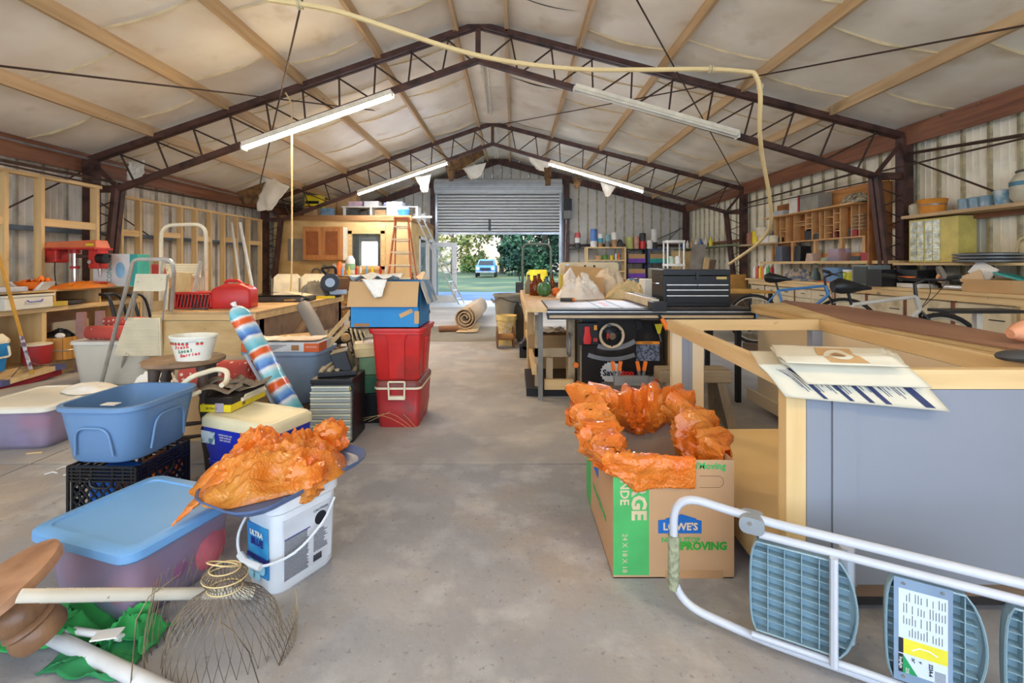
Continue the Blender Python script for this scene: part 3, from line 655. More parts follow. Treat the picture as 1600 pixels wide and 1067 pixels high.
# milk crate
t = thing('milk_crate', 'black lattice milk crate under the empty blue tub', 'crate', (-1.87, 2.235, 0), -.03)
W_, D_, H_ = .33, .33, .28
for side in range(4):
    R = R3(0, 0, side*PI/2); mb = MB()
    for z in (.272, .256, .24, .224, .208): mb.bx(-W_/2, W_/2, -D_/2, -D_/2+.014, z-.004, z+.004)
    for z in (.004, .02): mb.bx(-W_/2, W_/2, -D_/2, -D_/2+.014, z-.004, z+.006)
    for x in (-.162, -.14, -.1, -.05, .05, .1, .14, .162): mb.bx(x-.004, x+.004, -D_/2+.001, -D_/2+.012, .2 if abs(x) < .13 else 0, .275)
    mb.xf(R); OB('rim_band', mb, m_blk, t)
    mb = MB()
    for k in range(-4, 8):
        for s in (1, -1):
            x0 = -.14+k*.04; 
            a = (s*max(x0, -.14), .02+max(0, -.14-x0)*1.25); L = .18/1.25; x1 = min(x0+L, .14); z1 = .02+(x1-x0)*1.25
            if x1 > max(x0, -.14)+.01: mb.bar((a[0], -D_/2+.008, a[1]), (s*x1, -D_/2+.008, z1), .006, .008)
    mb.xf(R); OB('lattice', mb, m_blk, t)
    hb = MB().tube([(-.055, -D_/2, .215), (-.05, -D_/2, .19), (-.03, -D_/2, .178), (.03, -D_/2, .178), (.05, -D_/2, .19), (.055, -D_/2, .215)], .006, 6).xf(R); OB('hand_grip', hb, m_blk, t)
OB('bottom', MB().bx(-W_/2, W_/2, -D_/2, D_/2, 0, .008), m_blk, t)
solo('detergent_box', 'blue carton packed inside the black milk crate', 'box', MB().bx(-.10, .08, -.12, .0, .0, .22), mat('carton_blue', (30, 110, 210), .5), (-1.87, 2.235, .01), -.03, bevel=.004)
solo('label_package', 'orange labelled package lying in the crate at its right side', 'package', MB().bx(-.05, .05, -.08, .1, .0, .10), m_orange, (-1.78, 2.28, .13), -.03, bevel=.006)
solo('cutlery_tray', 'dark slatted tray standing in the milk crate beside the blue carton', 'tray', MB().bx(-.03, .03, -.05, .1, 0, .2), mat('dk_red', (90, 40, 36), .6), (-1.80, 2.14, .01), .1, bevel=.004)
# blue tub
t = thing('storage_tub', 'large empty slate blue tub standing on the black milk crate', 'storage tub', (-1.905, 2.275, .283), -.04)
container(.42, .46, .265, m_slate, t, taper=.80, r=.09, rim=.02, e=.014)
for x in (-.06, ): OB('arch_rib', MB().tube(rpath([(-.09, -.198, .04), (-.075, -.213, .17), (.075, -.213, .17), (.09, -.198, .04)], .05), .006, 6), m_slate, t)
OB('arch_rib', MB().tube(rpath([(.185, -.1, .04), (.199, -.085, .19), (.199, .085, .19), (.185, .1, .04)], .05), .006, 6), m_slate, t)
OB('paper_scrap', MB().bx(-.05, .02, -.12, -.08, .245, .249), m_white, t)
# blue cooler
t = thing('cooler', 'royal blue cooler with cream lid, beside the blue tub', 'cooler', (-1.435, 2.555, 0), -.37)
OB('body', MB().loft([(0, .45, .23, .04), (.12, .47, .25, .04), (.2, .5, .275, .04), (.22, .51, .285, .04), (.31, .52, .295, .04)]), m_blue, t)
OB('lid', MB().loft([(.31, .53, .31, .045), (.35, .53, .31, .045), (.368, .50, .28, .045), (.37, .45, .24, .03), (.366, .44, .23, .03)]), mat('lid_cream', (226, 216, 178), .45, var=.04, dirt=(236, 234, 224), dsc=2), t)
for k in range(4): OB('body_groove', MB().loft([(.06+k*.018, .468+k*.005, .25+k*.004, .04), (.066+k*.018, .468+k*.005, .25+k*.004, .04)]), m_blue, t)
OB('side_grip', MB().bx(.245, .266, -.07, .07, .24, .29), mat('navy', (16, 24, 96), .5), t, bevel=.006)
OB('warning_sticker', MB().bx(-.245, -.14, -.1505, -.147, .22, .285), mat('torn_sticker', (210, 220, 222), .6, col2=(90, 140, 150), scale=30, lo=.45, hi=.55), t)
for k, s in enumerate(('HANDLE WITH CARE', 'DRAIN AFTER USE', 'KEEP COLD DRY')): text(s, .011, face((-.06, -.1485, .277-.014*k), (1, 0, 0), (0, 0, 1)), m_white, t)
# pail
t = thing('detergent_pail', 'white square detergent pail with blue and text labels, wire bail handle', 'pail', (-.8625, 1.785, 0), -.53)
m_pail = mat('pail_white', (222, 226, 230), .4, var=.03)
OB('body', MB().loft([(0, .165, .255, .05), (.012, .178, .268, .05), (.29, .19, .282, .05), (.30, .21, .30, .055), (.335, .21, .30, .055), (.335, .20, .29, .05), (.28, .18, .27, .05)]), m_pail, t)
OB('front_label', MB().loft([(.06, .12, .006, .001, 0, -.1365), (.245, .125, .006, .001, 0, -.1425)], cb=True), mat('label_aqua', (60, 160, 200), .5, col2=(36, 120, 180), scale=9), t)
OB('label_band', MB().bx(-.062, .062, -.1455, -.135, .12, .135), mat('navy2', (30, 40, 120), .5), t)
text('ULTRA', .026, face((0, -.1475, .215), (1, 0, 0), (0, 0, 1)), m_white, t, bold=.0006); text('BLUE', .034, face((.004, -.1475, .185), (1, 0, 0), (0, 0, 1)), mat('navy2', (30, 40, 120)), t, bold=.001)
for k in range(5): OB('printed_disc', MB().lathe([(0, 0), (.02, 0), (.022, .003)], 14, M=face((-.03+.03*(k % 3), -.1425, .085-.03*(k//3)+.01), (1, 0, 0), (0, 0, 1))), mat('pale_aqua', (150, 205, 220), .5), t)
OB('back_label', MB().loft([(.04, .006, .20, .001, .0905, 0), (.265, .006, .21, .001, .0958, 0)]), mat('label_white', (206, 210, 216), .55), t)
def onx(y, z, q=.0015): return face((.0915+.025*z+q, y, z), (0, 1, 0), (.024, 0, 1))
for z, b in ((.24, m_bluep), (.205, mat('navy2', (30, 40, 120)))): OB('label_stripe', MB().bx(.094, .0972, -.10, .005, z-.012, z+.012), b, t)
rnd = random.Random(5)
for k in range(30):
    z = .19-k*.005
    if z > .045: OB('text_line', MB().bx(-.001, .0006, -.10, .0-rnd.random()*.01, z, z+.0022).xf(TR(.0940+.022*z-.0008, 0, 0)), m_ink, t)
for k in range(26):
    z = .165-k*.0055
    if z > .085: OB('text_line', MB().bx(-.001, .0006, .02, .085-rnd.random()*.02, z, z+.0022).xf(TR(.0940+.022*z-.0008, 0, 0)), m_ink, t)
text('CAUTION', .014, onx(.05, .245), m_ink, t)
OB('pictogram', MB().lathe([(.008, 0), (.026, 0), (.026, .001), (.008, .001)], 16, M=onx(.05, .21, 0)), m_ink, t)
for k in range(9): OB('barcode_bar', MB().bx(.0938, .0962, .02+k*.0042, .022+k*.0042, .05, .075), m_ink, t)
OB('bail_handle', MB().tube(smooth([Vector(p) for p in ((.115, .10, .27), (.135, .03, .21), (.125, -.08, .15), (.06, -.17, .13), (-.03, -.185, .145), (-.09, -.16, .2), (-.105, -.1, .27))]), .005, 6), m_pail, t)
OB('bail_grip', MB().tube([(.07, -.172, .13), (0, -.187, .138), (-.04, -.184, .148)], .012, 8), m_pail, t)
# tray lid on pail + wrap
t = thing('tote_lid', 'slate blue tote lid laid upside down on the white pail under the orange bubble wrap', 'tote lid', (-.905, 1.835, .338), -.46)
OB('lid_rim', MB().loft([(0, .33, .55, .09), (.022, .37, .60, .11), (.03, .37, .60, .11), (.022, .35, .58, .10), (.008, .32, .54, .09)]), mat('lid_slate', (84, 104, 142), .4, var=.06), t)
t = thing('bubble_wrap_heap', 'crumpled heap of orange bubble wrap on the slate lid over the pail', 'bubble wrap', (-.955, 1.855, .35), .9)
heap('film', None, None, m_wrap, (0, 0, 0), (.29, .215), .115, 3.3, amp=.75, nu=110, nv=44, par=t)
def tail(u, v):
    p = Vector((-1.10+.0*u, 1.72, .40)).lerp(Vector((-1.19, 1.585, .287)), u); wv = .045*(1-u)+.004
    q = Vector((.8, -.5, .1)).normalized(); return p+q*wv*math.cos(2*PI*v)+Vector((0, 0, 1))*(wv*.5*math.sin(2*PI*v)+.01*noise.noise((u*9, v*6, 2)))
OB('film_tail', MB().grid(tail, 14, 14), m_wrap, t, world=True)
for k, (x, y, z, r, s) in enumerate(((-1.085, 1.93, .41, .085, 5), (-.83, 2.06, .41, .075, 8), (-.80, 1.75, .37, .075, 11), (-1.08, 1.75, .375, .065, 14))):
    def fn(u, v, r=r, s=s, c=Vector((x, y, z))):
        a, b = 2*PI*u, PI*(v-.5); d = Vector((math.cos(a)*math.cos(b), math.sin(a)*math.cos(b), math.sin(b)))
        n = 1-abs(noise.noise(d*1.7+Vector((s, 0, 0)))*2.2); n2 = noise.noise(d*4+Vector((0, s, 0)))
        return c+d*r*(.7+.5*n+.16*n2)
    OB('film_fold', MB().grid(fn, 30, 20), m_wrap, t, world=True)
# ------------------------------------------------------------------ floor items front left
m_ped = wood('pedestal_wood', (160, 118, 84), (118, 84, 58), 2, rough=.35)
ax = Vector((-.36, -.30, .86)).normalized(); Mx = ax.to_track_quat('Z', 'Y').to_matrix().to_4x4(); c0 = at(-12, 918, 1.30)
t = thing('table_pedestal', 'turned wooden table pedestal lying tilted at the lower left corner', 'pedestal', tuple(c0))
OB('disc', MB().lathe([(.0, .0), (.145, 0), (.152, -.004), (.152, -.028), (.135, -.036), (0, -.036)], 40, M=Mx), wood('pedestal_top', (186, 142, 108), (146, 104, 74), 0, rough=.45), t)
OB('column', MB().lathe([(.036, -.03), (.040, -.042), (.052, -.046), (.052, -.056), (.038, -.064), (.050, -.08), (.064, -.105), (.062, -.13), (.052, -.142), (.060, -.146), (.064, -.153), (.058, -.162), (.064, -.175), (.067, -.195), (.06, -.215), (.04, -.225)][::-1], 32, M=Mx), m_ped, t)
m_pipe = mat('pvc_dirty', (222, 214, 196), .45, var=.04, dirt=(120, 104, 60), dsc=16, dl=.68, dh=.72)
t = thing('ribbed_pipe', 'long white ribbed plastic pipe across the front of the clear tote', 'pipe', tuple(at(35, 931, 1.20)))
a, b = at(30, 931, 1.20), at(393, 926, 1.61)
OB('pipe', MB().tube([a, a.lerp(b, .93)], .0165, 14), m_pipe, t, world=True)
OB('pipe_socket', MB().tube([a.lerp(b, .92), a.lerp(b, .985), b], [.019, .021, .021], 14), m_pipe, t, world=True)
mb = MB()
for k in range(90): p = a.lerp(b, .08+k*.0078); mb.tube([p, a.lerp(b, .08+k*.0078+.004)], .0178, 10, caps=False)
OB('ribs', mb, m_pipe, t, world=True)
solo('pipe', 'plain white pipe slanting across the lower left corner beneath the green cloth', 'pipe', MB().tube([F(60, 985, .025), F(270, 1085, .025)], .021, 14), mat('pvc_grey', (206, 204, 200), .4))
solo('pipe_stub', 'short white tube lying in the folds of the green cloth', 'pipe', MB().tube([F(100, 983, .04), F(190, 996, .045)], .011, 10), m_white)
m_gcl = mat('green_cloth', (52, 160, 78), .8, col2=(36, 130, 66), scale=6, sheen=.3)
t = thing('green_cloth', 'bright green fabric crumpled on the floor before the clear tote', 'cloth', tuple(F(150, 1000)))
def gf(o, sx, sy, seed, h):
    def fn(u, v):
        x = (u-.5)*sx; y = (v-.5)*sy; n = 1-abs(noise.noise((u*2.6+seed, v*2.2, seed))*2.1)
        return Vector(o)+Vector((x+.03*noise.noise((u*4, v*4, seed)), y+.05*noise.noise((u*3+9, v*3, seed)), .006+h*max(n, 0)*math.sin(PI*min(max(u, .05), .95))))
    return MB().grid(fn, 30, 24)
OB('fabric', gf(F(120, 985), .34, .15, 1.3, .07), m_gcl, t, world=True, solid=.003)
OB('fabric_fold', gf(F(205, 1000), .20, .13, 4.7, .08), m_gcl, t, world=True, solid=.003)
OB('fabric_fold', gf(F(150, 1035), .26, .12, 8.1, .03), mat('green_cloth_dark', (36, 120, 70), .8, sheen=.2), t, world=True, solid=.003)
solo('folded_label', 'white folded care label sheet on the green cloth', 'paper', MB().bx(-.035, .035, -.02, .02, 0, .004), m_white, tuple(F(168, 992, .085)), .2)
# minnow trap of wire mesh
t = thing('wire_mesh_trap', 'flared wire mesh fish trap with a ring neck, on the floor at the bottom edge', 'fish trap', (-.90, 1.42, 0))
m_wire = mat('rusty_wire', (150, 130, 100), .5, metal=.5, col2=(60, 48, 40), scale=3)
prof = [(.17, .0), (.165, .05), (.15, .1), (.12, .14), (.075, .17), (.05, .185), (.048, .2), (.062, .215), (.065, .235), (.045, .25)]
def revwires(prof, n, turn, a0=0, a1=2*PI, r=.0009):
    mb = MB()
    for k in range(n):
        for s in (-1, 1):
            pts = []
            for i, (rr, z) in enumerate(prof):
                a = a0+(a1-a0)*k/n+s*turn*i/len(prof); pts.append((rr*math.cos(a), rr*math.sin(a)*.8, z))
            mb.tube(pts, r, 3, caps=False)
    return mb
OB('mesh', revwires(prof, 34, .8), m_wire, t)['kind'] = 'stuff'
Mr = R3(-.5, .15, 0)
for rr, z in ((.045, .25), (.065, .225), (.05, .19)): OB('ring', MB().tube([(rr*math.cos(a), rr*math.sin(a)*.8, z) for a in [PI*2*i/20 for i in range(20)]], .0022, 5, closed=True), m_hose, t)
OB('neck_ring', MB().tube([Mr @ Vector((.045*math.cos(a), .045*math.sin(a), .0))+Vector((0, -.01, .27)) for a in [PI*2*i/24 for i in range(24)]], .0022, 5, closed=True), m_hose, t)
cylp = [(.21, .0), (.215, .06), (.21, .12), (.2, .18), (.19, .24)]
OB('mesh_side', revwires(cylp, 10, .35, PI*.75, PI*1.25), m_wire, t)['kind'] = 'stuff'
OB('mesh_side', revwires(cylp[:3], 12, .4, -.35, .5), m_wire, t)['kind'] = 'stuff'
OB('edge_wire', MB().tube([(-.17, -.15, 0), (-.16, -.14, .2), (-.14, -.12, .25), (-.10, -.06, .27)], .0018, 5), m_wire, t); OB('edge_wire', MB().tube([(.05, -.1, .16), (.1, -.12, .15), (.15, -.13, .1), (.19, -.14, 0)], .0016, 5), m_wire, t)
solo('twig', 'thin dry twig on the floor right of the wire trap', 'twig', MB().tube([F(436, 1040, .004), F(463, 966, .03)], .0018, 5), mat('twig', (96, 78, 50), .9))
for k, (px, py, a) in enumerate(((80, 741, .3), (100, 732, .8), (108, 743, .1))): solo('paper_scrap', ('white paper scrap farthest left of the milk crate', 'white paper scrap touching the milk crate side', 'white paper curl behind the other two scraps')[(0, 2, 1)[k]], 'paper scrap', MB().tube([(-.03, 0, .003), (0, .012, .008), (.03, .0, .003)], .004, 5), m_white, tuple(F(px, py)), a, 'white scraps on the floor left of the crate')
solo('wood_chip', 'small wood chip on the floor under the clear tote at the left edge', 'wood chip', MB().bx(-.04, .04, -.006, .006, 0, .006), m_pine, tuple(F(54, 708)), .3)
# ------------------------------------------------------------------ middle left cluster
# red cooler, red tote, blue box
t = thing('cooler', 'old red cooler with brown lid at the foot of the red stack', 'cooler', (-.845, 3.54, 0), .0)
OB('body', MB().loft([(0, .29, .40, .04), (.13, .32, .44, .04), (.14, .315, .43, .04), (.285, .335, .46, .04)]), m_redd, t)
OB('trim_band', MB().loft([(.285, .35, .47, .045), (.30, .35, .47, .045)]), m_cream, t)
OB('lid', MB().loft([(.30, .345, .465, .045), (.325, .345, .465, .045), (.345, .31, .43, .04)]), mat('lid_brown', (122, 62, 54), .5, dirt=(150, 110, 100), dsc=4), t)
OB('carry_handle', MB().tube(rpath([(-.055, -.245, .22), (-.06, -.25, .345), (.06, -.25, .345), (.055, -.245, .22)], .01, 3), .007, 6).bx(-.06, .06, -.25, -.225, .215, .24), m_cream, t)
t = thing('storage_tote', 'bright red storage tote stacked on the old red cooler', 'storage tote', (-.845, 3.50, .348), .0)
container(.40, .46, .375, m_red, t, taper=.80, r=.03, rim=.03, e=.02)
OB('front_rib', MB().loft([(.02, .11, .02, .004, 0, -.185), (.30, .12, .03, .004, 0, -.208), (.345, .16, .03, .004, 0, -.215)]), m_red, t)
for s in (-1, 1): OB('side_rib', MB().loft([(.02, .02, .11, .004, s*.158, 0), (.3, .026, .13, .004, s*.183, 0)]), m_red, t)
OB('lid', MB().loft([(.35, .395, .455, .04), (.372, .41, .47, .04), (.385, .40, .46, .04)]), m_red, t)
t = thing('cardboard_box', 'open cardboard box with blue printed sides, on top of the red tote', 'box', (-.93, 3.49, .737), .0)
w_, d_, h_ = .50, .40, .335
m_bx = mat('box_blue_print', (38, 128, 184), .6, var=.04)
for k, (a, b, c, d) in enumerate(((-w_/2, w_/2, -d_/2, -d_/2+.005), (-w_/2, w_/2, d_/2-.005, d_/2), (-w_/2, -w_/2+.005, -d_/2, d_/2), (w_/2-.005, w_/2, -d_/2, d_/2))): OB('side_panel', MB().bx(a, b, c, d, 0, h_), m_bx, t)
OB('bottom', MB().bx(-w_/2, w_/2, -d_/2, d_/2, 0, .005), m_card, t)
OB('flap', MB().hexa([(-w_/2-.005, -d_/2-.05, .155), (w_/2-.005, -d_/2-.05, .155), (w_/2-.005, -d_/2-.045, .155), (-w_/2-.005, -d_/2-.045, .155), (-w_/2, -d_/2-.005, h_), (w_/2, -d_/2-.005, h_), (w_/2, -d_/2, h_), (-w_/2, -d_/2, h_)]), m_card, t)
OB('flap', MB().hexa([(w_/2, -d_/2, h_), (w_/2+.06, -d_/2, .17), (w_/2+.06, d_/2, .17), (w_/2, d_/2, h_), (w_/2+.004, -d_/2, h_+.003), (w_/2+.066, -d_/2, .17), (w_/2+.066, d_/2, .17), (w_/2+.004, d_/2, h_+.003)]), mat('flap_print', (74, 120, 156), .6, col2=(190, 180, 160), scale=6, lo=.45, hi=.55), t)
OB('tape_patch', MB().box((.155, -d_/2-.002, .105), (.10, .003, .03), (0, -.45, 0)), m_card, t); OB('tape_patch', MB().bx(.215, .249, -d_/2-.003, -d_/2, .03, .12), m_card, t)
OB('text_patch', MB().bx(-.22, -.11, -d_/2-.003, -d_/2, .008, .032), mat('txtbrown', (150, 110, 70), .7), t)
sheet('tissue_paper', 'white crumpled packing paper spilling over the front flap of the blue printed box', 'packing paper', [(-1.20, 3.31, 1.085), (-.84, 3.29, 1.085), (-.86, 3.62, 1.09), (-1.18, 3.62, 1.10)], m_cloth, 2.2, .035, 24, 2.6)
sheet('tissue_paper', 'white tissue hanging down over the cardboard flap', 'packing paper', [(-1.08, 3.24, 1.09), (-.90, 3.24, 1.09), (-.93, 3.21, .97), (-.98, 3.21, .96)], m_cloth, 5.2, .012, 12, 4)
for i in range(3): solo('dry_grass_stalk', ('lowest', 'middle', 'highest')[i]+' arched dry grass stalk before the old red cooler', 'dry grass', MB().tube(smooth([F(560+8*i, 655+2*i, .08), F(600+10*i, 650-4*i, .12), F(640+6*i, 670, .02)]), .0015, 4), mat('straw', (190, 160, 110), .9), group='dry stalks before the red cooler')
# drawer organiser
t = thing('parts_organizer', 'black parts cabinet of clear small drawers on the floor', 'organizer', (-1.215, 3.17, 0), .02)
OB('case', MB().bx(-.14, .14, -.12, .14, 0, .42).bx(-.14, .14, -.14, .14, .40, .43), m_blk, t, bevel=.005)
m_dr = mat('drawer_clear', (200, 206, 200), .25, trans=.45, ior=1.2, var=.03)
for k in range(10):
    z = .02+k*.037; w0 = .265 if k < 9 else .25
    d = OB('drawer', MB().bx(-w0/2, w0/2, -.155, -.12, z, z+.032), m_dr, t, bevel=.002)
    OB('drawer_lip', MB().bx(-w0/2, w0/2, -.162, -.15, z+.026, z+.033), mat('lip', (216, 216, 190), .4), d)
    for q in range(5):
        if random.random() < .75: OB('small_parts', MB().box((-.11+q*.055, -.13, z+.012), (.035, .012, .014)), mat('bits_%d' % (q % 4), [(200, 190, 60), (150, 70, 60), (90, 90, 80), (180, 180, 170)][q % 4], .6), d)
t = thing('tool_caddy', 'black tool caddy tipped on top of the parts cabinet', 'tool caddy', (-1.22, 3.19, .432), .3)
OB('tray', MB().hexa([(-.02, -.09, .05), (.10, -.07, .0), (.12, .09, .0), (.0, .08, .05), (-.06, -.09, .15), (.05, -.07, .17), (.06, .09, .17), (-.05, .08, .15)]), m_blk, t, bevel=.008)
OB('base_tray', MB().bx(-.13, .12, -.10, .12, 0, .035), m_blk, t, bevel=.006)
for k in range(3): OB('tool_grip', MB().tube([(-.11+.05*k, -.09, .04), (-.05+.05*k, .02, .07)], [.014, .01], 8), mat('grip_tan', (168, 150, 120), .7), t)
t = thing('tackle_box', 'beige tackle box between the drawer cabinet and the red tote', 'toolbox', (-1.10, 3.50, .50), .35)
OB('body', MB().loft([(0, .22, .16, .02), (.06, .24, .18, .02)]), mat('beige', (206, 184, 132), .5), t); OB('lid', MB().loft([(.062, .245, .185, .02), (.10, .22, .15, .02)]), mat('beige', (206, 184, 132), .5), t); OB('handle', MB().tube(rpath([(-.05, 0, .1), (-.05, 0, .13), (.05, 0, .13), (.05, 0, .1)], .02), .006, 6), m_grey, t)
t = thing('supply_case', 'dark green case stack under the beige tackle box', 'case', (-1.08, 3.52, 0), .1)
OB('case', MB().bx(-.10, .10, -.1, .1, 0, .22), m_blkm, t, bevel=.006); OB('green_case', MB().bx(-.09, .09, -.09, .09, .222, .36), mat('dark_green', (50, 96, 66), .5), t, bevel=.006); OB('green_case', MB().bx(-.09, .09, -.09, .09, .362, .495), mat('sage', (110, 140, 100), .5), t, bevel=.006)
# slate tote with carton on it
t = thing('storage_tote', 'slate blue tote under the orange and white flat carton', 'storage tote', (-1.89, 3.87, .06), 0)
container(.64, .44, .42, mat('slate_pale', (134, 158, 184), .45, var=.05), t, taper=.82, r=.07, rim=.025, e=.014)
OB('lid', MB().loft([(.405, .655, .455, .08), (.43, .655, .455, .08)]), mat('slate_pale', (134, 158, 184)), t)
solo('pallet_board', 'low board on the floor under the slate blue tote', 'board', MB().bx(-.36, .36, -.24, .24, 0, .058), m_dwood, (-1.89, 3.87, 0))
t = thing('flat_carton', 'flat white and orange printed carton on the slate tote', 'carton', (-1.87, 3.80, .492), 0)
OB('box', MB().bx(-.31, .31, -.15, .15, 0, .075), mat('carton_pale', (206, 212, 214), .6), t, bevel=.003)
OB('end_print', MB().bx(.19, .312, -.152, .0, .0, .07), mat('orange_print', (206, 96, 50), .6), t); OB('end_print', MB().bx(-.312, -.23, -.152, .0, 0, .07), mat('orange_print', (206, 96, 50), .6), t)
OB('top_sheet', MB().grid(lambda u, v: (-.29+.58*u, -.14+.26*v, .08+.014*(1-abs(noise.noise((u*5, v*4, 1))*2))), 18, 10), mat('shrink_film', (240, 224, 204), .3, col2=(220, 120, 90), scale=5, lo=.55, hi=.75), t)
for k in range(4): OB('print_line', MB().bx(-.16, .05-.03*k, -.1512, -.15, .05-.011*k, .054-.011*k), m_ink, t)
text('ORGANIZER', .016, face((.25, -.154, .04), (1, 0, 0), (0, 0, 1)), m_white, t); OB('print_picture', MB().bx(.09, .15, -.1515, -.15, .012, .055), mat('pic', (160, 120, 80), .6), t)
# striped roll
m_str = mat('striped_film', (80, 150, 210), .3, coat=.3)
def stripes():
    nt = m_str.node_tree; N, L = nt.nodes, nt.links; tc = N.new('ShaderNodeTexCoord'); sp = N.new('ShaderNodeSeparateXYZ'); L.new(tc.outputs['Object'], sp.inputs[0])
    nz = N.new('ShaderNodeTexNoise'); nz.inputs['Scale'].default_value = 9; L.new(tc.outputs['Object'], nz.inputs['Vector'])
    ma = N.new('ShaderNodeMath'); ma.operation = 'MULTIPLY_ADD'; L.new(nz.outputs[0], ma.inputs[0]); ma.inputs[1].default_value = .05; L.new(sp.outputs['Z'], ma.inputs[2])
    mm = N.new('ShaderNodeMath'); mm.operation = 'MULTIPLY'; mm.inputs[1].default_value = 4.1; L.new(ma.outputs[0], mm.inputs[0]); fr_ = N.new('ShaderNodeMath'); fr_.operation = 'FRACT'; L.new(mm.outputs[0], fr_.inputs[0])
    cr = N.new('ShaderNodeValToRGB'); L.new(fr_.outputs[0], cr.inputs[0]); e = cr.color_ramp.elements
    cols = [(0, (60, 110, 190)), (.18, (120, 170, 220)), (.3, (230, 232, 230)), (.36, (222, 96, 40)), (.5, (230, 100, 44)), (.56, (235, 235, 230)), (.62, (90, 180, 196)), (.82, (150, 206, 214)), (.93, (235, 235, 232)), (1, (60, 110, 190))]
    e[0].position = 0; e[0].color = lin(cols[0][1]); e[1].position = 1; e[1].color = lin(cols[-1][1])
    for p, c in cols[1:-1]: q = e.new(p); q.color = lin(c)
    L.new(cr.outputs[0], N['Principled BSDF'].inputs['Base Color'])
stripes()
p0, p1 = at(472, 668, 3.02), at(368, 480, 3.12); ax = (p1-p0); ln = ax.length
t = thing('striped_roll', 'tall roll in blue and orange striped film leaning behind the blue cooler', 'wrapped roll', tuple(p0), rot=tuple(ax.to_track_quat('Z', 'Y').to_euler()))
def rollf(u, v):
    a = 2*PI*u; r = .070*(1 if v < .9 else math.sqrt(max(0.02, 1-((v-.9)/.1)**2*.85)))*(1+.10*noise.noise((math.cos(a)*1.4, math.sin(a)*1.4, v*9))+.05*noise.noise((a, v*30, 3)))
    return (r*math.cos(a)*1.1, r*math.sin(a)*.8, v*ln)
OB('film', MB().grid(rollf, 28, 60), m_str, t); OB('film_twist', MB().lathe([(.03, 0), (.012, .02), (.02, .045), (.0, .05)], 8, (0, 0, ln-.01)), m_white, t)
OB('carry_strap', MB().bar((.03, -.075, .05), (.035, -.078, .62), .022, .006), mat('strap_white', (214, 224, 232), .4), t)
# sanding sheet box
t = thing('sandpaper_box', 'yellow and black box of steel wool and curled sanding belts, on the cooler lid', 'box', (-1.655, 2.70, .371), -.06)
OB('box', MB().bx(-.09, .09, -.16, .16, 0, .04), m_yellow, t, bevel=.002); OB('upper_box', MB().bx(-.07, .088, -.15, .155, .04, .078), mat('box_black', (40, 34, 30), .5), t)
text('30', .03, face((.0915, -.05, .02), (0, 1, 0), (0, 0, 1)), m_ink, t); text('30 PACK', .018, face((-.02, -.1615, .02), (1, 0, 0), (0, 0, 1)), m_ink, t)
OB('photo_label', MB().bx(.0, .05, -.162, -.16, .0, .05), mat('sticker', (170, 160, 170), .5), t)
for k in range(16): OB('comb_tooth', MB().tube([(.092, -.05+k*.012, .045), (.10, -.045+k*.012, .07)], .004, 5), m_cream, t)
OB('comb_spine', MB().tube([(.094, -.07, .045), (.094, .15, .045)], .012, 8), m_cream, t)
t = thing('sanding_belts', 'curled grey brown sanding belts lying on the yellow box', 'sandpaper', (-1.66, 2.70, .451), .2)
m_sand = mat('sand_grey', (128, 114, 98), .9, var=.1)
for k, (ox, oy, h, a, ww) in enumerate(((-.07, -.06, .045, .3, .12), (.0, .02, .03, -.3, .16), (.05, .08, .035, .1, .13), (-.03, .12, .05, .5, .1))):
    OB('belt', MB().grid(lambda u, v: (ox+(u-.5)*ww*2, oy+(v-.5)*.12, .004+h*abs(math.sin(PI*(u*1.3+.1)))), 14, 3).xf(R3(0, 0, a)), m_sand, t, solid=.003)
# stool
t = thing('round_stool', 'worn round wooden stool with turned legs holding the berry bucket', 'stool', (-1.97, 2.72, 0), .4, rot=(-.02, .0, .4))
OB('seat', MB().lathe([(0, .60), (.19, .6), (.212, .612), (.212, .63), (.2, .637), (0, .637)], 32), mat('seat_wood', (152, 122, 92), .7, col2=(120, 94, 70), scale=4, st=(1, 4, 1), dirt=(190, 170, 140), dsc=9, dl=.6, dh=.75), t)
lp = [(.016, 0), (.02, .1), (.028, .18), (.02, .22), (.026, .24), (.018, .26), (.03, .36), (.022, .42), (.03, .46), (.024, .48), (.032, .5), (.024, .53), (.032, .6)]
for k in range(4):
    a = PI/4+k*PI/2; q = Vector((math.cos(a)*.06, math.sin(a)*.06, .6)).normalized(); OB('leg', MB().lathe(lp, 12, M=TR(math.cos(a)*.22, math.sin(a)*.22, 0) @ Vector((-q.x, -q.y, q.z)).to_track_quat('Z', 'Y').to_matrix().to_4x4()), mat('stool_leg', (74, 60, 50), .6, var=.3), t)
    a2 = a+PI/2; OB('rung', MB().lathe([(.008, 0), (.014, .14), (.008, .28)], 8, M=TR(math.cos(a)*.195, math.sin(a)*.195, .2+.05*(k % 2)) @ Vector((math.cos(a2)-math.cos(a), math.sin(a2)-math.sin(a), 0)).to_track_quat('Z', 'Y').to_matrix().to_4x4()), mat('stool_leg', (74, 60, 50)), t)
t = thing('berry_bucket', 'oval white berry bucket printed with strawberries, on the round stool', 'bucket', (-1.875, 2.67, .638), 0)
m_bk = mat('bucket_white', (226, 222, 206), .4, var=.03)
OB('bucket', MB().lathe([(0, 0), (.092, 0), (.126, .135), (.131, .135), (.131, .145), (.124, .145), (.09, .01), (0, .008)], 36, sy=.75), m_bk, t)
m_sb = mat('strawberry', (206, 50, 50), .5); m_sg = mat('print_green', (30, 110, 60), .5)
def onb(a, z, q=.0015): r = .092+.0252*z/.1+q; c, s = math.cos(a), math.sin(a)*.75; n = Vector((math.cos(a), math.sin(a)/.75, 0)).normalized(); return face((r*c, r*s, z), (-n.y, n.x, 0), (0, 0, 1))
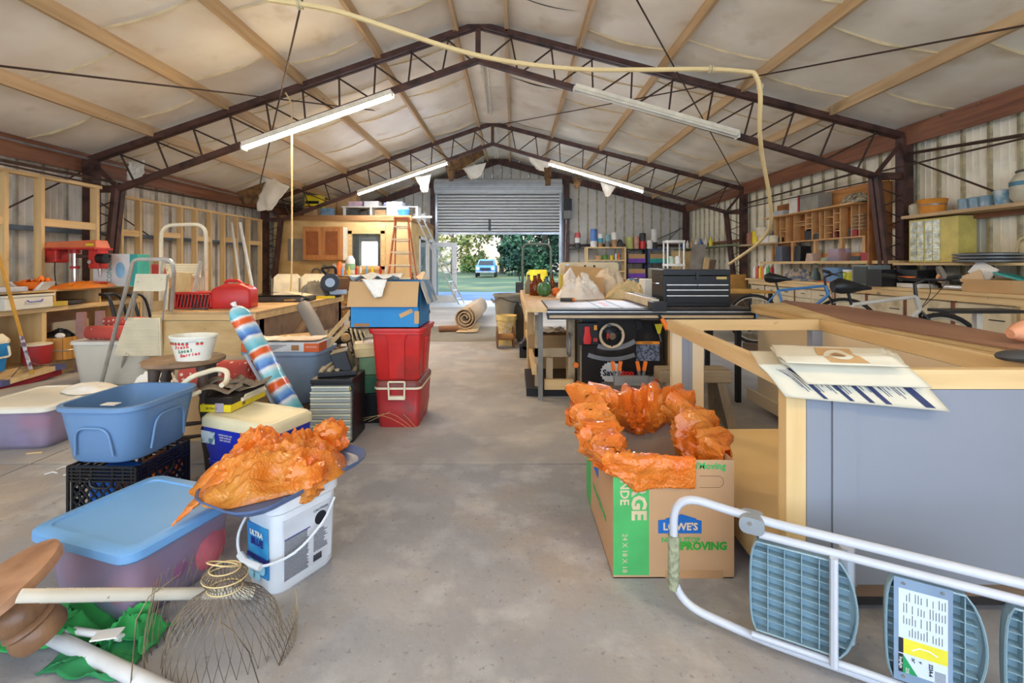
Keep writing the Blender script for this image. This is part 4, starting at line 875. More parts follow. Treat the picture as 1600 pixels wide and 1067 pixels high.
for k in range(9):
    a = -PI/2+(-.95+.19*k if k < 7 else .45+.19*(k-6))
    OB('strawberry_print', MB().lathe([(0, 0), (.0085, 0), (.0085, .0008), (0, .0008)], 10, M=onb(a, .105)), m_sb, t); OB('leaf_print', MB().bx(-.006, .006, .004, .009, 0, .001).xf(onb(a, .105, .002)), m_sg, t)
for s, a, z, m in (('Fresh', -.02, .082, m_sb), ('Local', .14, .06, m_sg), ('Berries', .36, .036, m_sb)):
    for k, ch in enumerate(s): text(ch, .026, onb(-PI/2+a+(k-len(s)/2)*.15, z+.002*k, .002), m, t, bold=.0008)
OB('bail', MB().tube([(.13, 0, .13), (.06, -.085, .12), (.02, -.1, .115)], .0015, 5), m_galv, t)
solo('walker_frame_tube', 'bent cream tube loop hooked behind the blue tub, beside the stool', 'tube frame', MB().tube(rpath([at(286, 600, 2.5), at(300, 588, 2.5), at(340, 576, 2.6), at(356, 580, 2.6), at(354, 597, 2.55), at(346, 602, 2.5)], .03), .014, 8).tube(rpath([at(285, 615, 2.5), at(300, 617, 2.45), at(312, 612, 2.5)], .02), .012, 8), m_cream)
# dotted rug rolls
m_dot = mat('red_dotted_rug', (200, 84, 72), .9, var=.08)
def dots(m, sc, thr, c):
    nt = m.node_tree; N, L = nt.nodes, nt.links; b = N['Principled BSDF']; src = b.inputs['Base Color'].links[0].from_socket
    tc = N.new('ShaderNodeTexCoord'); vo = N.new('ShaderNodeTexVoronoi'); vo.inputs['Scale'].default_value = sc; vo.inputs['Randomness'].default_value = .35; L.new(tc.outputs['Object'], vo.inputs['Vector'])
    lt = N.new('ShaderNodeMath'); lt.operation = 'LESS_THAN'; lt.inputs[1].default_value = thr; L.new(vo.outputs['Distance'], lt.inputs[0])
    mx = N.new('ShaderNodeMix'); mx.data_type = 'RGBA'; mx.inputs['B'].default_value = lin(c); L.new(src, mx.inputs['A']); L.new(lt.outputs[0], mx.inputs['Factor']); L.new(mx.outputs['Result'], b.inputs['Base Color'])
dots(m_dot, 20, .24, (236, 214, 190))
def rug(loc, L_, r, rz, label, loops=3):
    t = thing('rolled_rug', label, 'rug', loc, rz)
    pts = []
    for i in range(60): a = i/59*loops*2*PI; rr = r*(.3+.7*i/59); pts.append((rr*math.cos(a), rr*math.sin(a)+r))
    mb = MB().add([(-L_/2, p[0], p[1]) for p in pts]+[(L_/2, p[0], p[1]) for p in pts], [(i, i+1, 61+i, 60+i) for i in range(59)], True)
    OB('roll', mb, m_dot, t, solid=.008); return t
solo('moving_box', 'plain cardboard box on the floor behind the stool, under the red dotted rug', 'box', MB().bx(-.25, .25, -.14, .14, 0, .34), m_card, (-2.05, 3.22, 0), .05, bevel=.003)
rug((-2.07, 3.2, .342), .44, .095, .08, 'red dotted rug roll behind the stool, on a cardboard box')
# white frosted tote + rugs on it
t = thing('storage_tote', 'frosted white tote on the floor under two red dotted rug rolls', 'storage tote', (-4.02, 4.72, 0), 0.03)
container(.80, .46, .42, m_tlw, t, taper=.84, r=.09); OB('lid', MB().loft([(.40, .81, .47, .1), (.43, .80, .46, .1)]), m_white, t)
for x, s in ((-.18, .14), (.12, .15)): OB('content_bundle', MB().ell((x, -.04, .18), (s, .13, .13)), mat('linen', (226, 206, 160), .8), t)
rug((-4.08, 4.62, .432), .42, .075, .05, 'lower red dotted rug roll on the frosted tote, the nearer'); rug((-4.05, 4.76, .55), .40, .05, .02, 'upper red dotted rug roll on the frosted tote')
# clear tote with white lid at left edge
t = thing('storage_tote', 'frosted tote with cream lid cut by the left edge, red bundle and flag inside', 'storage tote', (-3.27, 3.17, 0), .08)
container(.52, .56, .26, m_tl, t, taper=.86, r=.05); OB('lid', MB().loft([(.25, .54, .58, .06), (.275, .54, .58, .06), (.285, .51, .55, .05), (.285, .46, .5, .04), (.28, .455, .495, .04)]), mat('lid_ivory', (232, 226, 208), .45, var=.03), t)
for x, y, z, s, c in ((.08, -.14, .16, (.12, .06, .06), (214, 70, 54)), (.13, -.12, .06, (.08, .07, .06), (170, 150, 120)), (-.1, -.15, .1, (.1, .06, .08), (120, 160, 150)), (-.12, .1, .12, (.11, .1, .1), (200, 150, 120))): OB('content_bundle', MB().ell((x, y, z), s), mat('cb%d%d' % (c[0], c[2]), c, .8), t)
OB('flag_cloth', MB().bx(.02, .10, -.225, -.215, .02, .1), mat('flag', (200, 196, 200), .8, col2=(40, 50, 110), scale=40, lo=.45, hi=.5), t)
heap('crumpled_cloth', 'white cloth crumpled on the ivory lid of the left edge tote', 'cloth', m_cloth, (-3.08, 3.30, .286), (.16, .12), .05, 4.4, nu=40, nv=14)
heap('white_linen', 'white sheet heaped on the floor behind the blue tub', 'cloth', m_cloth, (-2.55, 3.25, 0), (.34, .26), .40, 7.7, nu=60, nv=24, amp=.4)
# ------------------------------------------------------------------ stud frames on the left
def studwall(x, y0, y1, ztop, ys, label, zb=0.):
    t = thing('stud_frame', label, 'wall frame', (x, y0, 0), 0, 'pine stud frames along the left wall')
    OB('top_plate', MB().bx(-.045, .045, -.02, y1-y0+.02, ztop-.04, ztop), m_pine, t); OB('sill_plate', MB().bx(-.045, .045, 0, y1-y0, zb, zb+.04), m_pine, t)
    s = OB('stud', MB().bx(-.045, .045, -.02, .02, zb+.04, ztop-.04), m_pinez, t); s.location = (0, ys[0]-y0, 0)
    for y in ys[1:]: piece(s, t, (0, y-y0, 0))
    for k, (a, b, z) in enumerate(zip(ys[:-1], ys[1:], [1.62, 1.58, 1.64, 1.56]*9)):
        if k % 2 == 0: OB('blocking', MB().bx(-.03, .03, a-y0+.02, b-y0-.02, z, z+.09), m_pine, t)
    return t
def Ypx(px, X): return X*FPX/(px-VX)
xs = -5.5; yy = [4.3]+[Ypx(p, xs) for p in (2, 57, 148)]
studwall(xs, 4.2, 6.02, 2.23, [4.25, 4.9, 5.28, 5.98], 'near pine stud frame behind the drill press bench')
xs = -5.84; studwall(xs, 6.7, 10.5, 2.22, [Ypx(p, xs) for p in (187, 216, 246, 281, 304, 327, 348, 368, 387, 406)], 'long pine stud frame between the two left steel columns')
for p, d in ((362, 14), (375, 20)): solo('plastic_pipe', 'long white plastic pipe leaning on the studs behind the big bench, %s' % ('the thinner' if p == 362 else 'the thicker'), 'pipe', MB().tube([at(p, 348, 9.4), at(p+d*1.5, 412+1.17*FPX/8.8, 8.8)], .022 if p == 362 else .032, 8), m_white)
# ------------------------------------------------------------------ left shelf bench
t = thing('shelf_bench', 'long pine bench with cubby shelves along the left wall', 'workbench', (-5.25, 4.9, 0))
BY0, BY1 = -1.5, 1.15
OB('bench_top', MB().bx(-.27, .29, BY0, BY1, .90, .92), m_pine, t); OB('shelf', MB().bx(-.27, .29, BY0, BY1, .72, .74), m_pine, t); OB('base_shelf', MB().bx(-.27, .29, BY0, BY1, .12, .16), m_pine, t)
for y in (BY0, -.55, .02, .56, BY1-.02): OB('cubby_divider', MB().bx(-.27, .285, y, y+.02, .74, .90), m_pinez, t)
for y in (BY0, -.1, BY1-.05): OB('upright', MB().bx(-.27, .28, y, y+.045, .16, .72), m_pinez, t); 
OB('back_board', MB().bx(-.28, -.265, BY0, BY1, .16, .92), mat('board_back', (190, 160, 130), .8), t); OB('face_rail', MB().bx(.285, .30, BY0, BY1, .69, .735), m_pine, t); OB('face_rail', MB().bx(.285, .30, BY0, BY1, .0, .14), m_pine, t)
BZ = .921
# drill press
t = thing('drill_press', 'red bench drill press with chrome column on the left bench', 'drill press', (-5.22, 5.42, BZ), 0)
m_dp = mat('drill_red', (188, 46, 38), .4, dirt=(120, 40, 34), dsc=8)
OB('base', MB().loft([(0, .30, .26, .03), (.035, .28, .24, .03)]), m_dp, t); OB('column', MB().cyl((0, 0, .03), (0, 0, .42), .032, n=16), m_chrome, t); OB('collar', MB().cyl((0, 0, .22), (0, 0, .25), .045).cyl((0, 0, .40), (0, 0, .47), .05), m_dp, t)
OB('table_arm', MB().cyl((-.02, 0, .37), (.42, 0, .37), .022), m_steel, t)
OB('head', MB().bx(.22, .34, -.07, .07, .22, .46), m_dp, t, bevel=.01); OB('belt_cover', MB().hexa([(-.30, -.12, .46), (.34, -.1, .46), (.34, .1, .46), (-.30, .12, .46), (-.28, -.1, .53), (.32, -.08, .56), (.32, .08, .56), (-.28, .1, .53)]), mat('cover_red', (206, 110, 70), .4), t, bevel=.01)
OB('cover_rim', MB().bx(-.31, .35, -.13, .12, .445, .465), m_dp, t); OB('motor', MB().box((-.22, -.02, .37), (.2, .16, .16)), m_dp, t, bevel=.02)
OB('depth_dial', MB().cyl((.33, -.05, .34), (.42, -.05, .34), .06), m_blk, t); OB('chuck', MB().cyl((.32, -.02, .22), (.32, -.02, .12), .022, .014), m_chrome, t); OB('label_plate', MB().bx(.22, .31, -.102, -.095, .49, .515), m_yellow, t)
OB('power_cord', MB().tube(smooth([Vector(p) for p in ((-.14, -.1, .3), (-.1, -.14, .15), (-.06, -.16, .01))]), .006, 5), m_blk, t)
OB('feed_hub', MB().cyl((.27, -.11, .30), (.27, -.07, .30), .022), m_chrome, t)
OB('work_table', MB().lathe([(.0, .05), (.11, .05), (.11, .065), (0, .065)], 20, (.26, 0, 0)), m_dp, t)
t = thing('appliance_carton', 'white and teal appliance carton at the right end of the left bench', 'box', (-5.0, 5.72, BZ), .25)
OB('carton', MB().bx(-.16, .30, -.14, .14, 0, .40), mat('carton_white', (222, 222, 214), .6, col2=(200, 206, 204), scale=5), t, bevel=.003); OB('side_print', MB().bx(.22, .302, -.142, .142, 0, .398), m_teal, t)
text('CONAIR', .075, face((.01, -.143, .19), (0, 0, 1), (-1, 0, 0)), m_teal, t); OB('picture', MB().ell((.12, -.14, .2), (.05, .006, .1)), mat('print_sky', (130, 180, 210), .5), t); OB('picture', MB().ell((-.09, -.14, .24), (.04, .006, .04)), mat('print_sage', (150, 190, 186), .5), t)
solo('pink_package', 'pink package standing beyond the appliance carton', 'package', MB().bx(-.08, .12, -.05, .05, 0, .17), mat('pink', (222, 90, 90), .6), (-4.93, 6.35, BZ+.1), .2, bevel=.01)
solo('package_shelf', 'small box under the pink package', 'box', MB().bx(-.12, .14, -.08, .08, 0, .17), m_card, (-4.93, 6.35, BZ-.07), .2)
t = thing('pumpkin_bowl', 'orange plastic bowl with white flared side wings on the left bench', 'bowl', (-5.05, 4.78, BZ), 0)
OB('bowl', MB().lathe([(.04, 0), (.09, .03), (.14, .09), (.145, .09), (.09, .02), (0, .012)], 24), m_orange, t); OB('liner', MB().grid(lambda u, v: (-.13+.28*u, -.08+.16*v, .09+.07*u*abs(noise.noise((u*4, v*4, 2)))*1.6), 12, 8), m_orange, t)
for s in (-1, 1): OB('wing', MB().hexa([(s*.05, -.05, 0), (s*.1, -.05, 0), (s*.1, .05, 0), (s*.05, .05, 0), (s*.16, -.06, .09), (s*.19, -.06, .09), (s*.19, .06, .09), (s*.16, .06, .09)]), m_white, t)
heap('orange_netting', 'loose orange plastic wrap spread before the drill press', 'plastic wrap', m_wrap, (-4.98, 5.30, BZ), (.16, .38), .08, 9.1, nu=50, nv=16)
solo('grey_tray', 'shallow grey tray at the left end of the bench top', 'tray', MB().bx(-.16, .14, -.22, .2, 0, .05), mat('tray_grey', (180, 180, 186), .5), (-5.06, 4.42, BZ), 0, bevel=.01)
t = thing('plastic_bin', 'clear lidded bin with a blue handle on the cubby shelf of the left bench', 'storage bin', (-5.06, 4.62, .741), 0)
OB('bin', MB().bx(-.18, .17, -.24, .22, 0, .125), m_tlw, t, bevel=.01); OB('lid', MB().bx(-.19, .18, -.25, .23, .125, .145), m_tlw, t, bevel=.004); OB('handle', MB().tube([(.178, -.05, .09), (.19, -.04, .075), (.19, .08, .075), (.178, .1, .09)], .006, 5), m_blue, t)
solo('plate_stack', 'stack of dark plates in the cubby right of the clear bin', 'plates', MB().lathe([(.05, 0), (.15, .015), (.16, .045), (.14, .05), (0, .05)], 20), m_dgrey, (-5.05, 5.15, .741))
solo('cubby_box', 'small yellow printed box in the cubby beside the clear bin', 'box', MB().bx(-.06, .06, -.1, .1, 0, .05), mat('ochre', (190, 160, 60), .6), (-4.98, 4.93, .741), 0, bevel=.003)
t = thing('wooden_basket', 'wooden half barrel basket of black gear on the lower bench shelf', 'basket', (-5.0, 5.02, .162), 0)
for k in range(14): a = 2*PI*k/14; OB('stave', MB().box((.17*math.cos(a), .17*math.sin(a), .12), (.012, .075, .24), (0, 0, a)), wood('stave', (206, 150, 70), (176, 118, 48), 2), t)
OB('hoop', MB().tube([(.18*math.cos(a), .18*math.sin(a), .1) for a in [PI*2*i/24 for i in range(24)]], .006, 5, closed=True), m_galv, t); heap('black_gear', None, None, m_blk, (0, 0, .16), (.15, .15), .16, 5.5, nu=30, nv=12, par=t)
for k in range(2): OB('glove', MB().ell((.1-.2*k, -.1, .26), (.05, .03, .03)), m_cloth, t)
t = thing('enamel_pot', 'red enamel pot with lid left of the wooden basket', 'pot', (-4.94, 4.72, .162), 0)
OB('pot', MB().lathe([(.10, 0), (.115, .02), (.115, .19), (.12, .195), (.11, .2), (0, .2)], 24), m_redd, t); OB('lid', MB().lathe([(.118, .197), (.118, .21), (.03, .225), (0, .225)], 24), m_cream, t)
t = thing('cooler', 'light blue cooler with white lid at the left edge on the bench base shelf', 'cooler', (-5.06, 4.22, .162), 0)
OB('body', MB().loft([(0, .26, .42, .03), (.27, .30, .46, .03)]), mat('cooler_azure', (44, 136, 196), .4), t); OB('lid', MB().loft([(.27, .31, .47, .03), (.30, .31, .47, .03), (.36, .26, .42, .06)]), m_cream, t); OB('handle', MB().tube(rpath([(.155, .02, .24), (.175, .02, .14), (.175, .20, .14), (.155, .2, .24)], .03), .010, 6), m_cream, t)
solo('panel_door', 'cream raised panel cabinet door leaning in the bench base', 'cabinet door', MB().bx(-.01, .01, -.22, .22, 0, .36).bx(.01, .016, -.17, .17, .05, .31), m_cream, (-5.3, 5.45, .162), 0)
for k, (px, X) in enumerate(((127, -4.82), (156, -4.75))): solo('turned_post', 'mauve square post standing before the bench, %s' % ('left one' if k == 0 else 'right one'), 'post', MB().hexa([(-.05, -.03, 0), (.05, -.03, 0), (.05, .03, 0), (-.05, .03, 0), (-.03, -.03, .66), (.035, -.03, .66), (.035, .03, .66), (-.03, .03, .66)]), mat('mauve_wood', (160, 118, 108), .6, var=.15), (X, Ypx(px, X), 0), .3)
for k, px in enumerate((168, 205)):
    q = (5.25, 5.6)[k]; solo('bent_tube_frame', 'black bent chair tube %s' % ('left of the near step ladder' if k == 0 else 'seen through the near step ladder'), 'chair frame', MB().tube(rpath([at(px-12, 460, q), at(px+2, 462, q), at(px+14, 500, q), at(px+16, 412+1.18*FPX/q, q)], .3, 8), .018, 8).tube(rpath([at(px-12, 460, q), at(px+20, 458, q+.3), at(px+32, 500, q+.3), at(px+34, 412+1.18*FPX/(q+.3), q+.3)], .3, 8), .016, 8), m_blk)
# push broom
t = thing('push_broom', 'push broom with yellow handle and red bristles leaning on the left bench', 'broom', tuple(F(48, 590)))
p0, p1 = at(50, 584, 4.56), at(-6, 385, 4.15)
OB('handle', MB().tube([p0, p1], .014, 8), mat('handle_yellow', (206, 150, 60), .5), t, world=True); OB('handle_label', MB().tube([p0.lerp(p1, .04), p0.lerp(p1, .32)], .0152, 8), mat('label_violet', (120, 100, 120), .5, col2=(220, 210, 210), scale=14, lo=.45, hi=.55), t, world=True)
a, b = at(4, 598, 4.38), at(90, 573, 4.78)
OB('head_block', MB().bar(a, b, .07, .05), m_pinex, t, world=True); OB('bristles', MB().hexa([a+Vector(v) for v in ((-.0, -.05, -.09), (0, .05, -.09), (0, .04, -.025), (0, -.04, -.025))]+[b+Vector(v) for v in ((0, -.05, -.09), (0, .05, -.09), (0, .04, -.025), (0, -.04, -.025))]), mat('bristle_red', (130, 30, 34), .9), t, world=True)
OB('brace_wire', MB().tube(smooth([a.lerp(b, .15)+Vector((0, 0, .03)), p0.lerp(p1, .03)+Vector((-.08, 0, .06)), p0.lerp(p1, .1), p0.lerp(p1, .03)+Vector((.1, 0, .05)), b.lerp(a, .1)+Vector((0, 0, .03))]), .004, 5), m_dgrey, t, world=True)
for e in (a, b): OB('end_cap', MB().box(e, (.09, .09, .055)), mat('cap_blue', (80, 84, 120), .5), t, world=True)
# ------------------------------------------------------------------ step ladders
def at2(px, py, Y): return at(px, py, Y)
t = thing('step_ladder', 'aluminium folding step stool with two cream ribbed steps, left of the tub', 'step ladder', tuple(F(200, 604)))
LQ = at(157, 604, 4.38); RQ = at(262, 578, 4.5); LT = at(204, 425, 3.98); RT = at(272, 425, 3.98)
OB('frame_tube', MB().tube(rpath([LQ, LT, at(208, 405, 3.95), at(268, 405, 3.95), RT, RQ], .12), .017, 8), m_alu, t, world=True)
OB('rear_tube', MB().tube([at(186, 600, 4.6), at(216, 440, 4.2)], .012, 6), m_alu, t, world=True); OB('rear_tube', MB().tube([at(270, 590, 4.7), at(270, 440, 4.2)], .012, 6), m_alu, t, world=True)
def tread(pts, nm, n, par, m=m_cream, ridges=True):
    a, b, c, d = pts; nn = (b-a).cross(d-a).normalized()*.01
    mb = MB().add([a, b, c, d, a-nn*2, b-nn*2, c-nn*2, d-nn*2], [(0, 1, 2, 3), (7, 6, 5, 4), (0, 4, 5, 1), (1, 5, 6, 2), (2, 6, 7, 3), (3, 7, 4, 0)])
    o = OB(nm, mb, m, par, world=True)
    mb = MB()
    for k in range(n):
        v = (k+.5)/n; p, q = a.lerp(d, v), b.lerp(c, v); s = (q-p)*.04; mb.bar(p+s+nn*.4, q-s+nn*.4, .014*(d-a).length/(.03*n), .008, up=nn)
    r = OB(nm+'_ridges', mb, m, o, world=True); r['kind'] = 'stuff'
tread([at(177, 556, 4.15), at(252, 556, 4.15), at(250, 497, 4.1), at(198, 497, 4.1)], 'platform', 16, t)
tread([at(208, 455, 3.95), at(257, 455, 3.95), at(263, 428, 3.95), at(212, 428, 3.95)], 'upper_step', 9, t)
OB('bracket', MB().bar(at(196, 500, 4.05), at(216, 438, 3.95), .012, .02).bar(at(254, 500, 4.05), at(262, 430, 3.92), .012, .02), m_alu, t, world=True)
for p in (LQ, RQ): OB('foot_cap', MB().cyl(p+Vector((0, 0, -.03)), p+Vector((0, 0, .03)), .02), m_rubber, t, world=True)
t = thing('step_ladder', 'taller cream step ladder with rounded guard rail, behind the near one', 'step ladder', tuple(F(290, 590)))
OB('guard_rail', MB().tube(rpath([at(250, 545, 4.9), at(252, 352, 4.65), at(322, 350, 4.65), at(322, 522, 4.9)], .13), .018, 8), m_cream, t, world=True)
tread([at(262, 432, 4.6), at(312, 432, 4.6), at(314, 412, 4.75), at(256, 412, 4.75)], 'platform', 5, t)
OB('side_plate', MB().bar(at(314, 408, 4.65), at(301, 465, 4.5), .012, .05), m_alu, t, world=True); OB('side_plate', MB().bar(at(257, 404, 4.65), at(248, 450, 4.6), .012, .04), m_alu, t, world=True)
OB('rear_leg', MB().tube([at(313, 440, 4.95), at(312, 520, 5.0)], .012, 6).tube([at(318, 480, 4.5), at(317, 520, 4.5)], .016, 6), m_cream, t, world=True)
OB('front_rail', MB().bar(at(300, 440, 4.7), at(312, 595, 4.35), .02, .04).bar(at(262, 440, 4.7), at(255, 600, 4.4), .02, .04), m_cream, t, world=True)
t = thing('leaning_board', 'wide pine board standing on end right of the near step ladder', 'board', tuple(F(285, 590)))
OB('board', MB().hexa([at(272, 560, 4.3), at(290, 560, 4.3), at(294, 560, 4.35), at(276, 560, 4.35), at(274, 425, 4.6), at(299, 427, 4.6), at(303, 427, 4.65), at(278, 425, 4.65)]), m_pinez, t, world=True)
OB('knotted_board', MB().hexa([at(240, 470, 4.7), at(272, 470, 4.7), at(272, 470, 4.75), at(240, 470, 4.75), at(234, 560, 4.5), at(272, 560, 4.5), at(272, 560, 4.55), at(234, 560, 4.55)]), wood('board2', (190, 156, 104), (160, 124, 78), 2), t, world=True)
solo('wire_shelf_panel', 'dark wire grid panel standing under the red crate', 'wire panel', MB().bx(0, .16, 0, .02, 0, .34), mat('dark_mesh', (60, 56, 52), .6, col2=(110, 104, 96), scale=60, lo=.48, hi=.52), tuple(at(297, 537, 4.35)))
# ------------------------------------------------------------------ big plywood bench
t = thing('plywood_bench', 'large dusty plywood bench with thick edge, left of centre', 'workbench', (-3.3, 4.15, 0))
Z0 = .76; W1 = .95
OB('top_sheet', MB().bx(0, W1, 0, 2.15, Z0-.02, Z0), mat('dusty_ply', (206, 172, 122), .75, col2=(176, 142, 100), scale=3, detail=6, dirt=(140, 116, 90), dsc=5, dl=.55, dh=.75), t); OB('top_frame', MB().bx(0, W1, 0, 2.15, Z0-.075, Z0-.022), m_pinex, t)
mside = mat('old_ply', (150, 122, 94), .8, col2=(110, 84, 66), scale=3, detail=6, dirt=(90, 60, 50), dsc=5, dl=.5, dh=.7)
OB('front_apron', MB().bx(.03, W1-.02, .02, .04, Z0-.40, Z0-.08), m_ply, t); OB('side_apron', MB().bx(W1-.04, W1-.02, .02, 2.12, Z0-.40, Z0-.08), mside, t)
OB('diagonal_brace', MB().bar((W1-.01, .4, .25), (W1-.01, 1.2, .66), .04, .12, up=(1, 0, 0)), mside, t)
for x, y in ((.04, .04), (W1-.1, .1), (.04, 2.03), (W1-.1, 2.03)): OB('leg', MB().bx(x, x+.08, y, y+.08, 0, Z0-.08), m_dwood, t)
BT = Z0+.002
t = thing('fuel_can', 'red plastic fuel can on the corner of the big plywood bench', 'fuel can', (-2.78, 4.55, BT), .15)
OB('body', MB().loft([(0, .35, .21, .025), (.01, .36, .22, .03), (.175, .36, .22, .03), (.205, .31, .19, .03), (.235, .17, .12, .03), (.24, .15, .1, .03)]), m_red, t); OB('handle', MB().tube(rpath([(-.10, 0, .20), (-.08, 0, .27), (.03, 0, .27), (.08, 0, .22)], .02), .016, 8), m_red, t); OB('spout_cap', MB().cyl((.10, 0, .19), (.10, 0, .235), .026), m_red, t); OB('label', MB().bx(-.08, -.0, -.103, -.1, .14, .165), m_white, t); OB('moulded_panel', MB().bx(.10, .12, -.104, -.1, .02, .17), m_redd, t)
t = thing('slatted_crate', 'red slatted plastic crate left of the red fuel can', 'crate', (-3.12, 4.55, BT), 0)
for k in range(10): OB('slat', MB().box((-.15+k*.033, -.11, .08), (.012, .008, .15), (0, .18, 0)), m_red, t)
OB('rim', MB().bx(-.18, .18, -.12, .12, .14, .16).bx(-.18, .18, -.12, .12, 0, .012), m_red, t); OB('side', MB().bx(-.18, -.165, -.12, .12, 0, .15), m_red, t); OB('side', MB().bx(.165, .18, -.12, .12, 0, .15), m_red, t); OB('contents', MB().bx(-.15, .15, -.09, .1, .01, .12), m_dgrey, t)
t = thing('battery_case', 'flat grey topped tool case on the big plywood bench', 'tool case', (-2.72, 5.35, BT), .1)
OB('case', MB().bx(-.30, .34, -.16, .16, 0, .06), m_dgrey, t, bevel=.01); OB('cover', MB().grid(lambda u, v: (-.29+.6*u, -.15+.3*v, .065+.05*math.sin(PI*u)*(1-v*.3)), 10, 4), mat('tarp_tan', (196, 180, 150), .7), t)
OB('clamp', MB().tube([(.25, -.1, .07), (.28, -.08, .13), (.3, -.05, .2)], .006, 5), m_galv, t)
t = thing('tool_pile', 'pile of hand tools and pliers at the bench edge below the grey cloth', 'hand tools', (-2.52, 5.5, BT), 0)
rnd = random.Random(9)
for k in range(14):
    a = rnd.uniform(0, PI); c = Vector((rnd.uniform(-.18, .14), rnd.uniform(-.3, .5), .02+.03*rnd.random())); d = Vector((math.cos(a), math.sin(a), rnd.uniform(-.1, .2)))*.09
    OB('tool', MB().tube([c-d, c, c+d], [.012, .016, .008], 6), [m_dgrey, m_galv, mat('tool_grip', (180, 140, 90), .6), m_blk][k % 4], t)
heap('grey_cloth', 'dark grey cloth bag heaped on the bench beside the chop saw', 'bag', mat('grey_canvas', (104, 100, 92), .9, sheen=.3), (-2.62, 6.0, BT), (.20, .24), .22, 6.2, nu=40, nv=16)
t = thing('mitre_saw', 'black mitre saw on the bench left of the blue box', 'mitre saw', (-2.42, 6.02, BT), .3)
OB('base', MB().lathe([(.14, 0), (.14, .03), (0, .03)], 20), m_blk, t); OB('blade_guard', MB().cyl((0, -.04, .19), (0, .04, .19), .12, n=24), m_blk, t); OB('blade_cover', MB().cyl((0, -.05, .19), (0, -.042, .19), .06, n=20), m_galv, t); OB('motor', MB().cyl((0, .04, .2), (.02, .2, .22), .05), m_dgrey, t); OB('handle', MB().tube(rpath([(-.05, 0, .3), (-.12, 0, .38), (.06, 0, .4), (.07, 0, .3)], .05), .02, 8), m_blk, t); OB('fence', MB().bx(-.2, .2, .06, .075, .03, .09), m_galv, t)
solo('yellow_level', 'yellow spirit level lying at the bench edge by the mitre saw', 'level', MB().bx(-.22, .22, -.012, .012, 0, .03), m_yellow, (-2.47, 5.72, BT), .1)
# clutter at the end of the bench
t = thing('duct_tube', 'thick grey plastic tube leaning against the bench beside the pine strips', 'pipe', tuple(at(510, 560, 4.0)))
OB('tube', MB().tube([at(474, 478, 4.35), at(487, 500, 4.2), at(512, 556, 3.95)], .062, 16), mat('grey_tube', (136, 130, 122), .5, var=.05), t, world=True)
solo('duct_tube', 'grey elbow tube lying behind the tackle box', 'pipe', MB().tube([at(508, 548, 4.3), at(528, 562, 4.2), at(545, 565, 4.1)], .045, 12), mat('grey_tube', (136, 130, 122)))
for k, (a, b) in enumerate((((494, 548), (556, 478)), ((505, 548), (562, 490)))): solo('pine_strip', 'pine strip leaning up to the blue printed box, %s' % ('the upper' if k == 0 else 'the lower'), 'wood strip', MB().bar(at(*a, 3.85), at(*b, 4.0), .035, .03), m_pine)
t = thing('corrugated_hose', 'black corrugated hoses heaped behind the pine strips', 'hose', tuple(at(530, 545, 4.3)))
OB('hose', MB().tube([at(500, 540, 4.6), at(520, 530, 4.4), at(541, 527, 4.2)], .055, 12), m_blk, t, world=True); OB('hose_mouth', MB().tube([at(540, 527.5, 4.19), at(542, 527, 4.15)], [.045, .03], 12), mat('tan_core', (196, 160, 110), .7), t, world=True)
for k in range(5): OB('rod', MB().tube([at(540+7*k, 512+2*k, 4.5), at(548+8*k, 552, 4.2)], .02, 6), m_blk, t, world=True)
heap('junk_heap', 'low heap of scrap board and cloth under the bench edge', 'scrap', mat('scrap_tan', (150, 128, 100), .9, col2=(90, 78, 66), scale=8, lo=.45, hi=.55), (-1.75, 4.6, 0), (.5, .35), .35, 12.5, nu=50, nv=18)
heap('junk_heap', 'dark heap of tubes and boards left of the tackle box', 'scrap', mat('scrap_dark', (70, 62, 56), .8, col2=(120, 100, 80), scale=9, lo=.5, hi=.6), (-1.45, 4.02, 0), (.26, .30), .40, 15.5, nu=50, nv=18)
solo('flattened_carton', 'flattened cardboard lying left of the grey tube', 'cardboard', MB().hexa([at(440, 525, 4.4), at(500, 520, 4.5), at(495, 535, 4.1), at(400, 535, 4.1), at(440, 523, 4.4), at(500, 518, 4.5), at(495, 533, 4.1), at(400, 533, 4.1)]), m_card)
# chairs behind the bench
def bowback(x, y, rz, label, m):
    t = thing('windsor_chair', label, 'chair', (x, y, 0), rz, 'chairs stored before the loft room')
    OB('seat', MB().loft([(.43, .42, .40, .1), (.46, .44, .42, .12)]), m, t)
    OB('back_hoop', MB().tube(smooth([Vector(p) for p in ((-.19, .18, .46), (-.21, .22, .75), (-.14, .25, .95), (0, .26, 1.0), (.14, .25, .95), (.21, .22, .75), (.19, .18, .46))]), .014, 6), m, t)
    for k in range(5): OB('spindle', MB().tube([(-.12+.06*k, .18, .46), (-.14+.07*k, .25, .97-.05*abs(k-2)**1.5)], .007, 5), m, t)
    for sx in (-1, 1):
        for sy in (-1, 1): OB('leg', MB().tube([(sx*.15, sy*.14, .43), (sx*.2, sy*.19, 0)], [.016, .012], 6), m, t)
    return t
m_ch = mat('chair_oak', (176, 116, 56), .4)
bowback(-3.45, 8.6, .2, 'oak bow back chair farthest left before the loft wall', m_ch); bowback(-2.98, 8.7, -.1, 'oak bow back chair in the middle before the loft wall', m_ch); bowback(-2.75, 8.3, .1, 'oak bow back chair nearest the chop saw before the loft wall', m_ch)
t = thing('folding_chair', 'brown metal folding chair back rising behind the bench', 'folding chair', (-2.95, 7.65, 0), 0)
